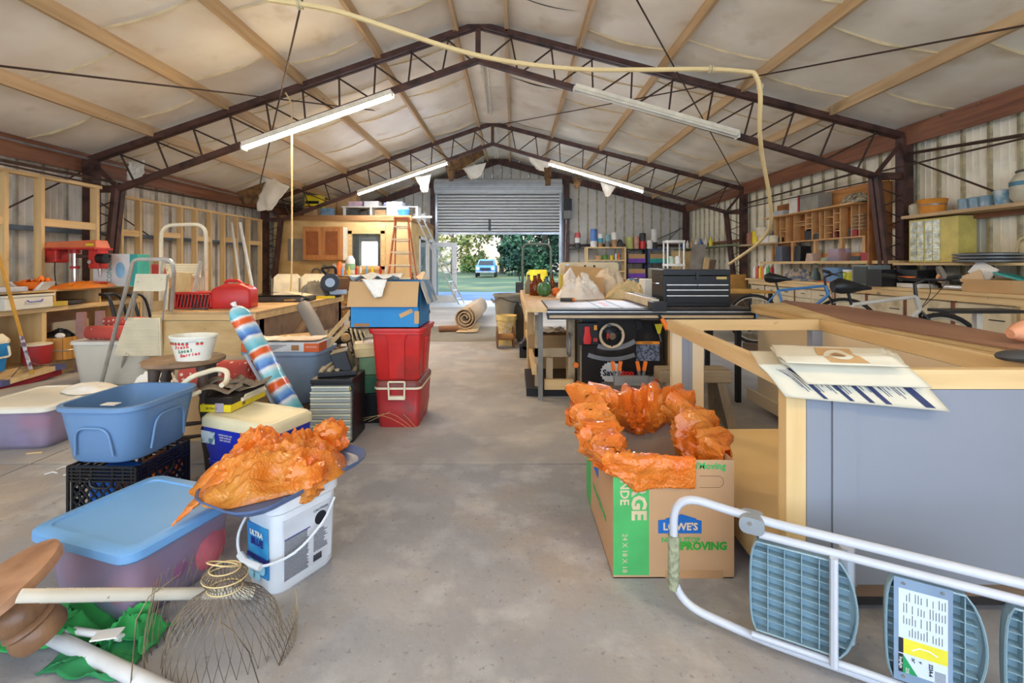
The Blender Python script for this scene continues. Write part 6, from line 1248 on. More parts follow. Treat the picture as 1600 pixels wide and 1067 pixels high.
# ------------------------------------------------------------------ long peninsula
t = thing('long_base_unit', 'long cream base unit with brown hardboard top behind the unfinished cabinet', 'base unit', (2.0, .9, 0))
def wbx(nm, m, *a, **k): return OB(nm, MB().bx(*a), m, t, world=True, **k)
wbx('side_panel', m_cc, 2.0, 2.015, .9, 3.72, .14, .84); wbx('end_panel', m_cc, 2.015, 2.42, 3.70, 3.715, .1, .84); wbx('back_panel', m_cc, 2.40, 2.41, 2.9, 3.70, .1, .84); wbx('back_panel', m_cc, 2.11, 2.12, .9, 2.88, .1, .84); wbx('skirting_board', m_cc, 1.975, 1.998, .9, 3.85, .06, .15); wbx('toe_board', mat('toe_dark', (60, 50, 44)), 2.08, 2.1, .9, 3.6, 0, .14); wbx('support_block', m_pinez, 2.0, 2.06, 3.3, 3.36, 0, .14)
OB('plywood_top', MB().prism([(1.95, .9), (2.13, .9), (2.25, 2.02), (2.45, 2.97), (2.46, 4.02), (1.95, 3.74)], .842, .864), m_ply, t, world=True); OB('top_edge_strip', MB().bx(1.955, 1.99, .9, 3.74, .80, .842), m_pine, t, world=True)
OB('hardboard', MB().prism([(1.94, .9), (2.15, .9), (2.27, 2.02), (2.5, 2.97), (2.56, 3.5), (2.42, 4.06), (2.36, 4.0), (1.94, 2.62)], .865, .873), mat('hardboard', (150, 108, 82), .6, col2=(122, 84, 62), scale=1.6, st=(1, .4, 1), detail=6), t, world=True)
solo('wood_offcut', 'pinkish carved wood offcut at the right edge on the hardboard top', 'wood block', MB().tube([(-.13, 0, .04), (-.09, .0, .045), (.0, .02, .06), (.16, .05, .08)], [.02, .04, .05, .05], 8), mat('wood_pink', (214, 150, 112), .7, var=.12, scale=14), (2.16, 1.86, .874), 0)
solo('dark_tool', 'dark grey rounded tool end at the right edge on the cabinet rail', 'tool', MB().ell((0, 0, .02), (.10, .05, .02)), m_dgrey, (1.80, 1.62, .852), .3)
# black topped stand
t = thing('black_bar_stand', 'stand with a black flat bar top behind the hardboard top', 'stand', (3.55, 3.75, 0)); OB('bar_top', MB().bx(-.05, .58, -.1, .1, .80, .825), m_blk, t, bevel=.004); OB('leg', MB().bx(.25, .30, -.02, .02, 0, .80), m_alu, t); OB('foot', MB().bx(.05, .5, -.15, .15, 0, .03), m_alu, t)
# ------------------------------------------------------------------ old sawhorse stool and router table
t = thing('wooden_sawhorse', 'weathered thick wooden sawhorse behind the cabinet post', 'sawhorse', (1.30, 3.32, 0))
m_ow = wood('old_wood', (150, 134, 112), (112, 100, 84), 2)
OB('beam', MB().bx(-.25, .26, -.09, .09, .35, .44), wood('old_wood_x', (160, 144, 118), (122, 106, 84), 0), t, bevel=.01)
for sx in (-1, 1):
    for sy in (-1, 1): OB('leg', MB().bar((sx*.18, sy*.04, .35), (sx*.23, sy*.13, 0), .085, .06, up=(1, 0, 0)), m_ow, t)
    OB('cross_tie', MB().bx(sx*.2-.02, sx*.2+.02, -.1, .1, .14, .19), m_ow, t)
t = thing('router_table', 'small black router table with grey fence, before the saw cabinet', 'router table', (.93, 3.62, 0))
OB('table_top', MB().bx(-.2, .2, -.14, .14, .20, .225), mat('rt_top', (110, 96, 82), .6), t); OB('apron', MB().bx(-.21, .21, -.15, .15, .16, .2), m_blk, t); OB('fence', MB().bx(-.12, .19, .02, .05, .225, .30).bx(.15, .19, -.08, .05, .225, .30), mat('rt_fence', (150, 146, 140), .5), t); OB('red_knob', MB().ell((.19, -.08, .25), (.035, .05, .06)), m_red, t)
for sx in (-1, 1):
    for sy in (-1, 1): OB('leg', MB().bx(sx*.17-.015, sx*.17+.015, sy*.11-.01, sy*.11+.01, 0, .16), m_blk, t)
for k in range(6): OB('bolt', MB().cyl((-.18+.07*k, -.152, .18), (-.18+.07*k, -.15, .18), .005), m_chrome, t)
for k, x in enumerate((.83, 1.03)):
    t = thing('spring_clamp', 'spring clamp with orange grips on the router table, %s' % ('left one' if k == 0 else 'right one'), 'clamp', (x, 3.66, .30), 0, 'orange spring clamps')
    for s in (-1, 1): OB('jaw', MB().bar((s*.01, 0, -.06), (s*.022, 0, .04), .02, .012), m_galv, t); OB('grip', MB().bar((s*.02, 0, .04), (s*.034, 0, .115), .026, .02), m_orange, t)
    OB('tip', MB().bx(-.012, .02, -.01, .012, -.085, -.055), m_orange, t)
# ------------------------------------------------------------------ table saw
t = thing('table_saw', 'large black cabinet table saw with long front rail', 'table saw', (.58, 4.0, 0))
m_sw = mat('saw_black', (26, 22, 22), .35, var=.2, scale=3, dirt=(70, 60, 52), dsc=6, dl=.6, dh=.85)
def sb(nm, m, x0, x1, y0, y1, z0, z1, **k): return OB(nm, MB().bx(x0, x1, y0, y1, z0, z1), m, t, world=True, **k)
sb('cabinet', m_sw, .60, 1.08, 4.0, 4.62, .03, .76); sb('side_shell', mat('saw_side', (126, 112, 92), .6, dirt=(90, 76, 60), dsc=5), .585, .60, 3.99, 4.62, .02, .76); sb('motor_cover', m_sw, 1.08, 1.35, 4.08, 4.6, .2, .76, bevel=.02); sb('base_skirt', m_sw, .59, 1.10, 3.98, 4.64, 0, .05)
m_tab = mat('cast_iron', (150, 142, 128), .38, metal=.35, col2=(128, 120, 106), scale=3, dirt=(176, 150, 110), dsc=4)
sb('cast_table', m_tab, .56, 1.12, 3.90, 4.74, .775, .822); sb('wing', m_tab, .30, .557, 3.90, 4.74, .775, .822); sb('extension_table', mat('ext_top', (74, 66, 58), .5), 1.123, 2.02, 3.90, 4.74, .775, .822)
for x in (.74, .93): sb('mitre_slot', m_blk, x, x+.018, 3.895, 4.745, .8215, .823)
sb('throat_plate', m_red, .82, .86, 4.1, 4.4, .8215, .8235)
sb('front_rail', m_blk, .285, 2.02, 3.83, 3.90, .755, .815); sb('rail_tube', m_blk, .285, 2.02, 3.79, 3.84, .735, .785); sb('rail_scale', mat('scale_tan', (190, 166, 130), .4), .30, 2.0, 3.786, 3.79, .748, .77); sb('rail_strip', m_alu, .285, 2.02, 3.826, 3.85, .79, .799)
fn_ = OB('fence', MB().bx(1.185, 1.255, 3.92, 5.05, .826, .895), mat('fence_white', (214, 200, 172), .4), t, world=True); OB('fence_cap', MB().bx(1.235, 1.262, 3.92, 5.05, .893, .9), m_blk, fn_, world=True)
sb('fence_head', m_blk, 1.16, 1.28, 3.79, 3.93, .80, .88, bevel=.004); OB('fence_handle', MB().tube([(1.21, 3.78, .77), (1.225, 3.75, .74)], .01, 6), m_blk, t, world=True); OB('fence_grip', MB().tube([(1.225, 3.75, .745), (1.26, 3.70, .665)], [.017, .026], 10), m_orange, t, world=True)
sw = OB('switch_box', MB().bx(.565, .735, 3.92, 3.99, .50, .69), m_blk, t, world=True, bevel=.006); OB('paddle', MB().loft([(0, .05, .02, .01), (.05, .05, .02, .01), (.11, .075, .02, .03), (.15, .06, .02, .028)], M=TR(.635, 3.91, .66) @ R3(PI, 0, 0)), m_red, sw, world=True); OB('lamp_panel', MB().bx(.695, .72, 3.915, 3.92, .63, .67), mat('amber', (230, 150, 40), .4), sw, world=True); OB('switch_label', MB().bx(.69, .725, 3.915, 3.92, .53, .56), m_redd, sw, world=True)
hw = Vector((.855, 3.95, .575)); h = OB('handwheel', MB().tube([hw+Vector((.10*math.cos(a), 0, .10*math.sin(a))) for a in [PI*2*i/28 for i in range(28)]], .013, 8, closed=True), mat('wheel_cream', (206, 184, 150), .4), t, world=True)
for k in range(3): a = .5+k*2.1; OB('spoke', MB().bar(hw, hw+Vector((.095*math.cos(a), 0, .095*math.sin(a))), .01, .03, up=(0, 1, 0)), m_blkm, h, world=True)
OB('hub', MB().cyl(hw+Vector((0, -.03, 0)), hw+Vector((0, .05, 0)), .03), m_chrome, h, world=True); OB('lock_knob', MB().ell(hw+Vector((-.04, -.02, 0)), (.014, .02, .03)), m_redd, h, world=True); OB('crank', MB().cyl(hw+Vector((-.04, -.08, .10)), hw+Vector((-.02, -.01, .09)), .014), m_blk, h, world=True)
def arc(c, r0, r1, a0, a1, nm, m, y=3.99): return OB(nm, MB().add([(c[0]+r*math.cos(a0+(a1-a0)*i/14), yy_, c[1]+r*math.sin(a0+(a1-a0)*i/14)) for yy_ in (y, y+.01) for r in (r0, r1) for i in range(15)], [(i, i+1, 16+i, 15+i) for i in range(14)]+[(i+1, i, 30+i, 31+i) for i in range(14)]+[(15+i, 16+i, 46+i, 45+i) for i in range(14)]), m, t, world=True)
arc((.86, .84), .36, .40, -PI/2-.32, -PI/2+.58, 'tilt_scale', m_galv); arc((.86, .93), .55, .585, -PI/2-.37, -PI/2+.37, 'arc_plate', m_galv); arc((.80, .62), .28, .33, .0, .5, 'tilt_slot', m_blk, 3.985)
bl = [((.085 if i % 2 else .098)*math.cos(PI*i/20), (.085 if i % 2 else .098)*math.sin(PI*i/20)) for i in range(40)]
lg = OB('blade_logo', MB().prism(bl, 0, .002, M=face((.86, 3.9985, .245), (1, 0, 0), (0, 0, 1))), mat('silver_print', (200, 200, 200), .35), t, world=True)
text('Saw', .075, face((.845, 3.995, .24), (1, 0, 0), (0, 0, 1)), m_ink, lg, bold=.003, world=True); text('Stop', .075, face((.99, 3.995, .24), (1, 0, 0), (0, 0, 1)), m_red, lg, bold=.003, world=True)
wn_ = OB('warning_label', MB().bx(1.10, 1.31, 4.075, 4.079, .33, .50), mat('label_dusk', (70, 76, 90), .5, col2=(120, 130, 150), scale=60, lo=.48, hi=.52), t, world=True); OB('warning_header', MB().bx(1.10, 1.31, 4.07, 4.075, .48, .505), mat('header_orange', (240, 150, 40), .5), wn_, world=True)
text('WARNING', .02, face((1.2, 4.067, .492), (1, 0, 0), (0, 0, 1)), m_ink, wn_, world=True)
OB('push_tag', MB().prism([(0, 0), (.02, 0), (.045, .09), (-.03, .085)], 0, .003, M=face((1.28, 4.03, .58), (1, 0, 0), (0, 0, 1))), m_yellow, t, world=True); OB('tag_stem', MB().tube([(1.29, 4.03, .585), (1.31, 4.03, .51)], .005, 5), m_galv, t, world=True)
for x in (.95, 1.95): sb('rail_leg', m_blk, x, x+.04, 4.6, 4.64, 0, .775) if x > 1 else None
sb('extension_leg', m_blk, 1.93, 1.97, 3.93, 3.97, 0, .775); sb('plywood_filler', m_cc, 1.0, 1.3, 4.05, 4.07, .70, .76)
SZ = .8235
# tool chest
t = thing('tool_chest', 'black metal tool chest with four drawers on the saw table', 'tool chest', (1.615, 4.17, SZ))
OB('body', MB().bx(-.295, .295, -.17, .17, 0, .27), m_blkm, t, bevel=.005); OB('lid', MB().bx(-.297, .297, -.172, .172, .272, .325), m_blkm, t, bevel=.006); OB('latch', MB().bx(-.012, .012, -.182, -.172, .235, .30), m_blk, t)
for a, b, z0, z1 in ((-.27, -.003, .155, .195), (.003, .27, .155, .195), (-.27, .27, .105, .15), (-.27, .27, .03, .10)):
    dd = OB('drawer', MB().bx(a, b, -.178, -.17, z0, z1), m_blkm, t, bevel=.002); OB('pull_strip', MB().bx(a, b, -.184, -.178, z1-.009, z1), m_alu, dd)
OB('name_plate', MB().bx(.17, .26, -.173, -.17, .24, .262), mat('brass', (190, 160, 90), .4), t); OB('carry_handle', MB().tube([(-.298, -.06, .2), (-.32, -.05, .2), (-.32, .05, .2), (-.298, .06, .2)], .006, 5), m_chrome, t)
# ------------------------------------------------------------------ outfeed table and its load
t = thing('outfeed_table', 'pine outfeed table behind the saw, loaded with boxes and bottles', 'table', (.12, 4.76, 0))
def sb(nm, m, x0, x1, y0, y1, z0, z1, **k): return OB(nm, MB().bx(x0, x1, y0, y1, z0, z1), m, t, world=True, **k)
sb('table_top', mat('dusty_ply', (206, 172, 122)), .12, 2.1, 4.76, 6.6, .79, .818); sb('side_strip', m_pine, .12, .285, 3.85, 4.755, .79, .818); sb('edge_board', m_pine, .10, .12, 3.85, 6.6, .71, .818)
sb('support_post', m_grey, .22, .26, 4.0, 4.04, 0, .79)
for x, y in ((.15, 6.4), (1.9, 6.4), (.15, 5.0)): sb('leg', m_pinez, x, x+.08, y, y+.08, 0, .79)
sb('lower_rail', m_pine, .17, .21, 4.1, 6.4, .2, .28)
OZ = .8185
def on(px, Y): return ((px-VX)*Y/FPX, Y, OZ)
t = thing('green_gourd', 'ribbed green gourd on the outfeed table', 'gourd', on(850, 5.3))
def pump(r, h, k=10): return MB().grid(lambda u, v: ((r*math.sin(PI*v)**.8*(1-.10*abs(math.sin(k*PI*u))))*math.cos(2*PI*u)*(1-.35*max(0, .5-v) if 0 else 1), (r*math.sin(PI*v)**.8*(1-.10*abs(math.sin(k*PI*u))))*math.sin(2*PI*u), h*(.5-.5*math.cos(PI*v))), 60, 16, flip=False)
OB('fruit', pump(.085, .17), mat('gourd_green', (56, 100, 70), .4, col2=(80, 120, 60), scale=20), t); OB('stem', MB().tube([(0, 0, .16), (.01, 0, .19), (.0, 0, .21)], [.018, .01, .006], 6), m_dwood, t)
t = thing('small_pumpkin', 'small orange pumpkin behind the green gourd', 'pumpkin', on(869, 5.35)); OB('fruit', pump(.065, .10, 8), m_orange, t); OB('stem', MB().tube([(0, 0, .095), (0, 0, .12)], .008, 5), m_dwood, t)
m_amb = mat('amber_glass', (150, 70, 20), .08, trans=.6, var=.05)
def bottle(label, px, Y, r, h, m, cap=m_blk, nm='glass_bottle', grp='bottles on the outfeed table'):
    t = thing(nm, label, 'bottle', on(px, Y), 0, grp); OB('bottle', MB().lathe([(r*.9, 0), (r, .01), (r, h*.55), (r*.35, h*.78), (r*.3, h*.94), (0, h*.94)], 16), m, t); OB('cap', MB().cyl((0, 0, h*.93), (0, 0, h), r*.34), cap, t)
bottle('big amber jug left of the green gourd', 836, 5.5, .07, .24, m_amb); bottle('clear square bottle at the outfeed table left edge', 826, 5.8, .05, .24, mat('smoke_glass', (150, 140, 120), .2, trans=.3)); bottle('teal glass bottle behind the gourd', 854, 5.75, .06, .22, mat('teal_glass', (70, 150, 150), .1, trans=.5)); bottle('brown bottle right of the gourd', 863, 5.8, .035, .26, m_amb); bottle('amber bottle behind the big jug', 842, 5.9, .06, .25, m_amb)
solo('yellow_carton', 'tall yellow carton standing left of the white plastic bag', 'carton', MB().bx(-.05, .06, -.05, .05, 0, .26), mat('carton_yellow', (214, 190, 80), .5), on(881, 5.35), bevel=.003)
solo('marker_pen', 'dark grey torch with orange tip at the front of the outfeed table', 'torch', MB().tube([(-.09, 0, .018), (.03, 0, .018)], .018, 8), m_dgrey, (.56, 4.55, .8235)); solo('orange_tip', 'orange end cap of the dark torch', 'cap', MB().tube([(.031, 0, .018), (.055, 0, .018)], .018, 8), m_orange, (.56, 4.55, .8235))
heap('plastic_bag', 'full white plastic bag on the outfeed table before the brown box', 'plastic bag', mat('bag_white', (226, 216, 200), .35, col2=(214, 196, 178), scale=8, sss=.0), on(907, 4.98), (.25, .17), .20, 8.3, nu=64, nv=24, amp=.6)
solo('plastic_bag_knot', 'knotted ear of the white plastic bag', 'plastic bag', MB().tube([(-.08, 0, .12), (-.09, .02, .24), (-.06, .02, .33), (-.03, .02, .20)], [.06, .05, .015, .05], 8).tube([(.12, 0, .12), (.1, .02, .24), (.06, .02, .28)], [.07, .05, .015], 8), mat('bag_white', (226, 216, 200)), on(900, 5.05))
t = thing('cardboard_box', 'brown cardboard box with raised flap behind the white bag', 'box', on(912, 5.45)); OB('box', MB().bx(-.22, .22, -.12, .12, 0, .22), m_card, t); OB('flap', MB().hexa([(-.22, .12, .22), (.22, .12, .22), (.22, .125, .22), (-.22, .125, .22), (-.2, .18, .36), (.26, .18, .33), (.26, .19, .33), (-.2, .19, .36)]), m_card, t)
t = thing('tool_case', 'big beige hard case with black handle standing behind the brown box', 'case', on(920, 5.9)); OB('shell', MB().loft([(0, .80, .10, .02), (.38, .76, .10, .02), (.40, .70, .09, .02)], M=TR(.0, 0, 0)), mat('case_beige', (208, 190, 154), .5), t); OB('handle', MB().tube(rpath([(-.06, -.06, .36), (-.06, -.09, .30), (.06, -.09, .30), (.06, -.06, .36)], .02), .012, 6), m_blk, t); OB('latch', MB().cyl((-.28, -.055, .36), (-.28, -.05, .36), .02).cyl((-.2, -.055, .2), (-.2, -.05, .2), .025), m_galv, t)
heap('dust_bag', 'large cream cloth dust bag bulging right of the beige case', 'dust bag', mat('dust_cloth', (216, 196, 168), .9, var=.06, sheen=.3), on(952, 5.6), (.26, .22), .34, 21.3, nu=50, nv=22, amp=.25)
heap('canvas_cloth', 'tan canvas heap spread on the outfeed table right of the dust bag', 'cloth', mat('canvas_tan', (206, 184, 138), .9, var=.08), on(985, 5.05), (.26, .20), .14, 2.9, nu=60, nv=24, amp=.8)
heap('canvas_cloth', 'second tan canvas heap nearer the fence', 'cloth', mat('canvas_tan', (206, 184, 138)), on(1002, 4.95), (.16, .14), .12, 17.9, nu=50, nv=20, amp=.8)
solo('wood_trim', 'bundle of grey wood trim lying behind the canvas heaps', 'wood', MB().bar((-.25, -.1, .1), (.25, .1, .16), .12, .06), m_dwood, on(968, 5.9))
solo('white_case', 'white upright case left of the black tool chest', 'case', MB().bx(-.04, .05, -.1, .1, 0, .22), m_white, (1.42, 4.90, OZ), bevel=.01)
solo('steel_cabinet', 'greenish grey steel cabinet side beside the tool chest', 'cabinet', MB().bx(-.07, .07, -.2, .2, 0, .33), mat('green_grey', (120, 122, 104), .4, metal=.3), (1.64, 5.1, OZ), bevel=.006)
heap('blue_rags', 'blue and brown rags behind the white upright case', 'rags', mat('rag_blue', (90, 130, 170), .8, col2=(170, 120, 80), scale=10, lo=.48, hi=.52), (1.45, 5.6, OZ), (.28, .2), .16, 3.7, nu=40, nv=14, amp=.7)
solo('wood_slab', 'pale wood slab lying right of the tool chest on the outfeed table', 'wood', MB().bx(-.2, .2, -.15, .15, 0, .05), mat('wood_gold', (200, 150, 70), .6), (2.05, 4.95+.4, OZ), .1, bevel=.01)
# ------------------------------------------------------------------ under and left of the saw
t = thing('jointer_stand', 'beige machine stand and wheels under the outfeed table', 'machine stand', (.45, 4.6, 0))
mj = mat('machine_beige', (176, 154, 120), .5, dirt=(120, 100, 76), dsc=6)
for a in ((.20, .27, 4.2, 4.27, .06, .72), (.50, .56, 4.15, 4.3, .06, .74), (.20, .56, 4.2, 4.26, .34, .42), (.30, .36, 4.15, 4.2, .15, .34)): OB('stand_post', MB().bx(*a), mj, t, world=True)
OB('handwheel', MB().tube([Vector((.50, 4.1+.10*math.cos(a), .47+.10*math.sin(a))) for a in [PI*2*i/20 for i in range(20)]], .012, 6, closed=True), m_galv, t, world=True)
OB('mobile_base', MB().bx(.12, .62, 4.12, 4.9, .0, .07), m_blk, t, world=True); OB('wood_skid', MB().bx(.28, .54, 4.08, 4.12, .07, .16), m_pinex, t, world=True); OB('stop_button', MB().cyl((.55, 4.02, .31), (.55, 3.98, .31), .022), m_orange, t, world=True)
solo('cardboard_box', 'old cardboard box standing under the outfeed table at its left end', 'box', MB().bx(-.22, .24, -.2, .2, 0, .42), m_card, (.38, 5.15, .07-.07), bevel=.004)
solo('scrap_paper', 'crumpled papers on top of the cardboard box under the table', 'paper', MB().grid(lambda u, v: (-.2+.4*u, -.15+.3*v, .03+.04*noise.noise((u*5, v*5, 1))), 12, 10), m_cloth, (.38, 5.15, .42))
solo('black_pump', 'small black machine on the floor left of the cardboard box', 'machine', MB().bx(-.1, .1, -.1, .1, 0, .14).cyl((0, -.1, .16), (0, .1, .16), .07), m_blk, (.18, 5.9, 0))
t = thing('trash_can', 'grey round trash can beside the yellow bucket', 'trash can', (-.06, 7.45, 0)); OB('can', MB().lathe([(.19, 0), (.20, .02), (.25, .66), (.27, .67), (.275, .71), (.26, .71), (.24, .66), (.19, .04), (0, .03)], 32), mat('can_grey', (146, 142, 132), .5, var=.06), t)
for s in (-1, 1): OB('handle', MB().tube([(s*.25, -.06, .56), (s*.30, -.05, .62), (s*.30, .05, .62), (s*.25, .06, .56)], .014, 6), mat('can_grey', (112, 108, 104)), t)
OB('liner', MB().tube(smooth([Vector((.27*math.cos(a), .27*math.sin(a), .66-.07*abs(math.sin(a*1.5)))) for a in [-PI+.5*i for i in range(7)]]), .008, 5), m_dgrey, t)
t = thing('yellow_bucket', 'cream yellow bucket behind the cable spool', 'bucket', (-.10, 6.82, 0)); OB('bucket', MB().lathe([(.125, 0), (.13, .02), (.145, .36), (.158, .365), (.158, .43), (.145, .43), (.12, .03), (0, .02)], 28), mat('bucket_cream', (228, 204, 136), .5), t); OB('label', MB().lathe([(.139, .12), (.146, .32)], 28), mat('label_y', (214, 184, 96), .6, col2=(240, 226, 200), scale=20), t)
t = thing('cable_spool', 'rusty cable spool with two round flanges before the yellow bucket', 'spool', (-.115, 6.50, 0), .12)
for x in (-.115, .115): OB('flange', MB().cyl((x-.006, 0, .155), (x+.006, 0, .155), .155, n=28), mat('rust', (110, 76, 50), .8, var=.3), t)
OB('axle', MB().cyl((-.11, 0, .155), (.11, 0, .155), .045), mat('spool_core', (190, 140, 84), .7), t)
solo('round_cover', 'black round lid leaning against the outfeed table legs', 'lid', MB().cyl((-.012, 0, .30), (.012, 0, .30), .30, n=32), m_blk, (.135-.05, 7.0, .0), .25)
# tractor behind
t = thing('garden_tractor', 'yellow garden tractor with tall roll hoop in the doorway', 'tractor', (.62, 12.0, 0))
OB('roll_hoop', MB().tube(rpath([(-.38, 0, .6), (-.37, 0, 1.72), (.37, 0, 1.72), (.38, 0, .6)], .16, 8), .035, 10), mat('hoop_green', (84, 92, 78), .45), t); OB('hood', MB().loft([(.55, .56, .8, .1), (.95, .54, .76, .14), (1.02, .40, .6, .14)]), m_yellow, t)
OB('seat', MB().loft([(.7, .5, .14, .06), (1.05, .46, .12, .06)], M=TR(0, -.5, .0)), m_yellow, t); OB('chassis', MB().bx(-.3, .3, -.6, .9, .3, .55), m_dgrey, t)
for s in (-1, 1): OB('rear_wheel', MB().cyl((s*.36, -.2, .36), (s*.56, -.2, .36), .36, n=24), m_rubber, t); OB('front_wheel', MB().cyl((s*.34, .8, .22), (s*.46, .8, .22), .22), m_rubber, t)
OB('steering_bar', MB().tube([(-.45, -.4, .75), (-.5, -.45, 1.05), (-.3, -.42, 1.25)], .014, 6), m_blk, t)
# ------------------------------------------------------------------ right wall bench
t = thing('wall_bench', 'long pine topped bench with cream drawers and doors along the right wall', 'workbench', (4.9, 4.2, 0))
def sb(nm, m, x0, x1, y0, y1, z0, z1, par=None, **k): return OB(nm, MB().bx(x0, x1, y0, y1, z0, z1), m, par or t, world=True, **k)
sb('bench_top', m_pine, 4.84, 5.55, 4.3, 9.5, .865, .90); sb('front_rail', m_pine, 4.86, 4.88, 4.3, 9.4, .79, .864); sb('carcass', m_cc, 4.92, 5.5, 4.45, 9.35, .1, .79)
for y in (4.3, 4.42): sb('end_post', m_pinez, 4.87, 4.95, y, y+.07, 0, .79) if y < 4.4 else None
m_dc = mat('door_cream2', (206, 190, 156), .5, var=.06, dirt=(170, 150, 112), dsc=4); m_gap = mat('stained_gap', (120, 66, 36), .6)
ysd = [4.5, 5.05, 5.12, 5.66, 5.75, 6.3, 6.35, 6.9]
for k in range(4):
    y0, y1 = 4.48+k*.62, 5.04+k*.62; dr = sb('door', m_dc, 4.895, 4.92, y0, y1, .16, .77); sb('hinge_strap', m_blk, 4.888, 4.895, y0+.05, y0+.2, .62, .63, dr); sb('hinge_strap', m_blk, 4.888, 4.895, y0+.05, y0+.2, .28, .29, dr); sb('stile', m_gap, 4.90, 4.92, y1+.005, y1+.055, .1, .79)
for c in range(5):
    y0 = 7.0+c*.47
    for r in range(4):
        z0 = .16+r*.155; dr = sb('drawer', m_dc, 4.895, 4.92, y0+.01, y0+.43, z0, z0+.145, bevel=.004); sb('drawer_pull', m_dwood, 4.885, 4.895, y0+.17, y0+.26, z0+.065, z0+.08, dr)
    sb('stile', m_gap if c % 2 else m_dc, 4.90, 4.92, y0+.435, y0+.47, .1, .79)
CZ = .9015
def cy(px, X): return X*FPX/(px-VX)
# hutch with pigeon holes
t = thing('pigeonhole_hutch', 'orange wood hutch of pigeon holes on the right wall bench', 'hutch', (5.3, 6.3, 0))
m_hw = wood('hutch_wood', (206, 148, 84), (178, 116, 58), 1, knots=False); m_hb = mat('hutch_back', (170, 108, 52), .6, col2=(140, 84, 40), scale=3, dirt=(96, 54, 26), dsc=6, dl=.62, dh=.7); m_he = mat('hutch_edge', (208, 160, 104), .6)
HX0, HX1, HY0, HY1 = 5.36, 5.5, 6.93, 9.46
sb('base_board', m_pine, 5.2, 5.5, 6.3, 9.6, 1.20, 1.245); sb('hutch_back', m_hb, 5.49, 5.51, HY0, HY1, 1.62, 2.14)
for z, q_ in ((1.62, HX0), (2.13, 5.18)): sb('long_shelf', m_he, q_, HX1, HY0, HY1, z-.012, z+.012)
for y in (HY0+.03, 7.45, 8.1, 8.75, HY1-.03): sb('lower_post', m_he, HX0, HX0+.05, y-.03, y+.03, 1.245, 1.61)
sb('lower_back', m_hw, 5.47, 5.49, 6.95, 8.7, 1.25, 1.38); sb('corner_cupboard', m_hb, 5.46, 5.48, 8.78, 9.4, 1.25, 1.6)
for px in (1210, 1218, 1228, 1240, 1258, 1268, 1280, 1288, 1302, 1312, 1330, 1342): y = cy(px, HX0); sb('divider', m_he, HX0+.005, HX1, y-.012, y+.012, 1.632, 2.118)
rnd = random.Random(12)
pxs = [1218, 1228, 1240, 1258, 1268, 1280, 1288, 1302, 1312, 1330]
for a, b in zip(pxs[:-1], pxs[1:]):
    if rnd.random() < .85:
        for q in range(rnd.choice((1, 2, 3))): z = 1.72+rnd.random()*.32; ya, yb = cy(b, HX0), cy(a, HX0); sb('pigeon_shelf', m_he, HX0+.01, HX1, ya+.012, yb-.012, z-.008, z+.008)
sb('end_panel', m_hb, 5.16, 5.5, 6.60, 6.63, .905, 2.40); sb('top_back_board', m_hw, 5.48, 5.5, 6.65, 8.4, 2.14, 2.45); sb('top_back_board', m_hb, 5.48, 5.5, 8.85, 9.45, 2.14, 2.4)
for k in range(5): sb('saw_plate', m_alu, 5.37, 5.48, 6.98, 7.25, 1.74+k*.055, 1.746+k*.055)
def item(nm, label, cat, mb, m, loc, rz=0, g=None): return solo(nm, label, cat, mb, m, loc, rz, g)
HZ = 2.1425
item('shoe_box', 'flat grey white box lying on the hutch top, left end', 'box', MB().bx(-.1, .1, -.22, .22, 0, .10), mat('box_pale', (196, 198, 200), .5), (5.34, 9.06, HZ)); item('album', 'white box file standing on the hutch top', 'box file', MB().bx(-.12, .12, -.12, .12, 0, .33), m_white, (5.34, 8.49, HZ))
item('metal_file', 'grey card file with red spine on the hutch top', 'box file', MB().bx(-.12, .12, -.28, .22, 0, .28), mat('file_grey', (150, 148, 136), .4), (5.34, 8.07, HZ)); item('red_folder', 'dark red folder squeezed between white box and grey file', 'folder', MB().bx(-.12, .1, -.015, .015, 0, .31), m_redd, (5.34, 8.33, HZ))
heap('rag_bundle', 'greasy rag bundle on the hutch top', 'rags', mat('rag_grey', (200, 190, 160), .9, col2=(90, 80, 70), scale=14), (5.34, 7.09, HZ), (.14, .32), .12, 4.1, nu=40, nv=12, amp=.8)
gear = [(8.85, 1.634, .06, .08, .12, m_blk), (8.0, 1.634, .08, .14, .2, m_blk), (7.75, 1.634, .08, .1, .12, m_dgrey), (7.35, 1.634, .06, .07, .16, mat('jar_brown', (110, 40, 30), .3)), (7.0, 1.634, .05, .05, .15, m_dgrey), (6.92, 1.634, .06, .1, .12, m_redd)]
for k, (y, z, a, b, c, m) in enumerate(gear): item('small_tool', 'small dark tool or tin in the pigeon hole row, %s' % ('far end', 'second from the far end', 'beside the black clamps', 'brown jar', 'grey tin', 'dark red tin')[k], 'tool', MB().lathe([(a, 0), (a, c*.8), (a*.5, c), (0, c)], 10), m, (5.42, y*1.04, z), 0, 'tools in the pigeon holes')
low = [(8.7, .1, .12, .3, mat('slate', (90, 96, 110), .5), 'grey blue binder upright in the far lower hutch bay'), (8.9, .05, .05, .12, m_dwood, 'small brown jar in the far lower hutch bay'), (8.1, .12, .18, .28, m_blk, 'black machine in the second lower hutch bay'), (7.8, .1, .1, .14, mat('tub_tan', (196, 170, 150), .5), 'tan tub beside the black machine'), (7.4, .12, .16, .06, mat('green_pale', (150, 170, 140), .6), 'green cloth packet in the third lower hutch bay'), (7.2, .12, .14, .2, m_tl, 'clear lidded tub in the third lower hutch bay'), (6.7, .14, .22, .07, m_dgrey, 'dark flat packet in the near lower hutch bay'), (6.55, .12, .12, .12, m_redd, 'red tool at the near lower hutch bay')]
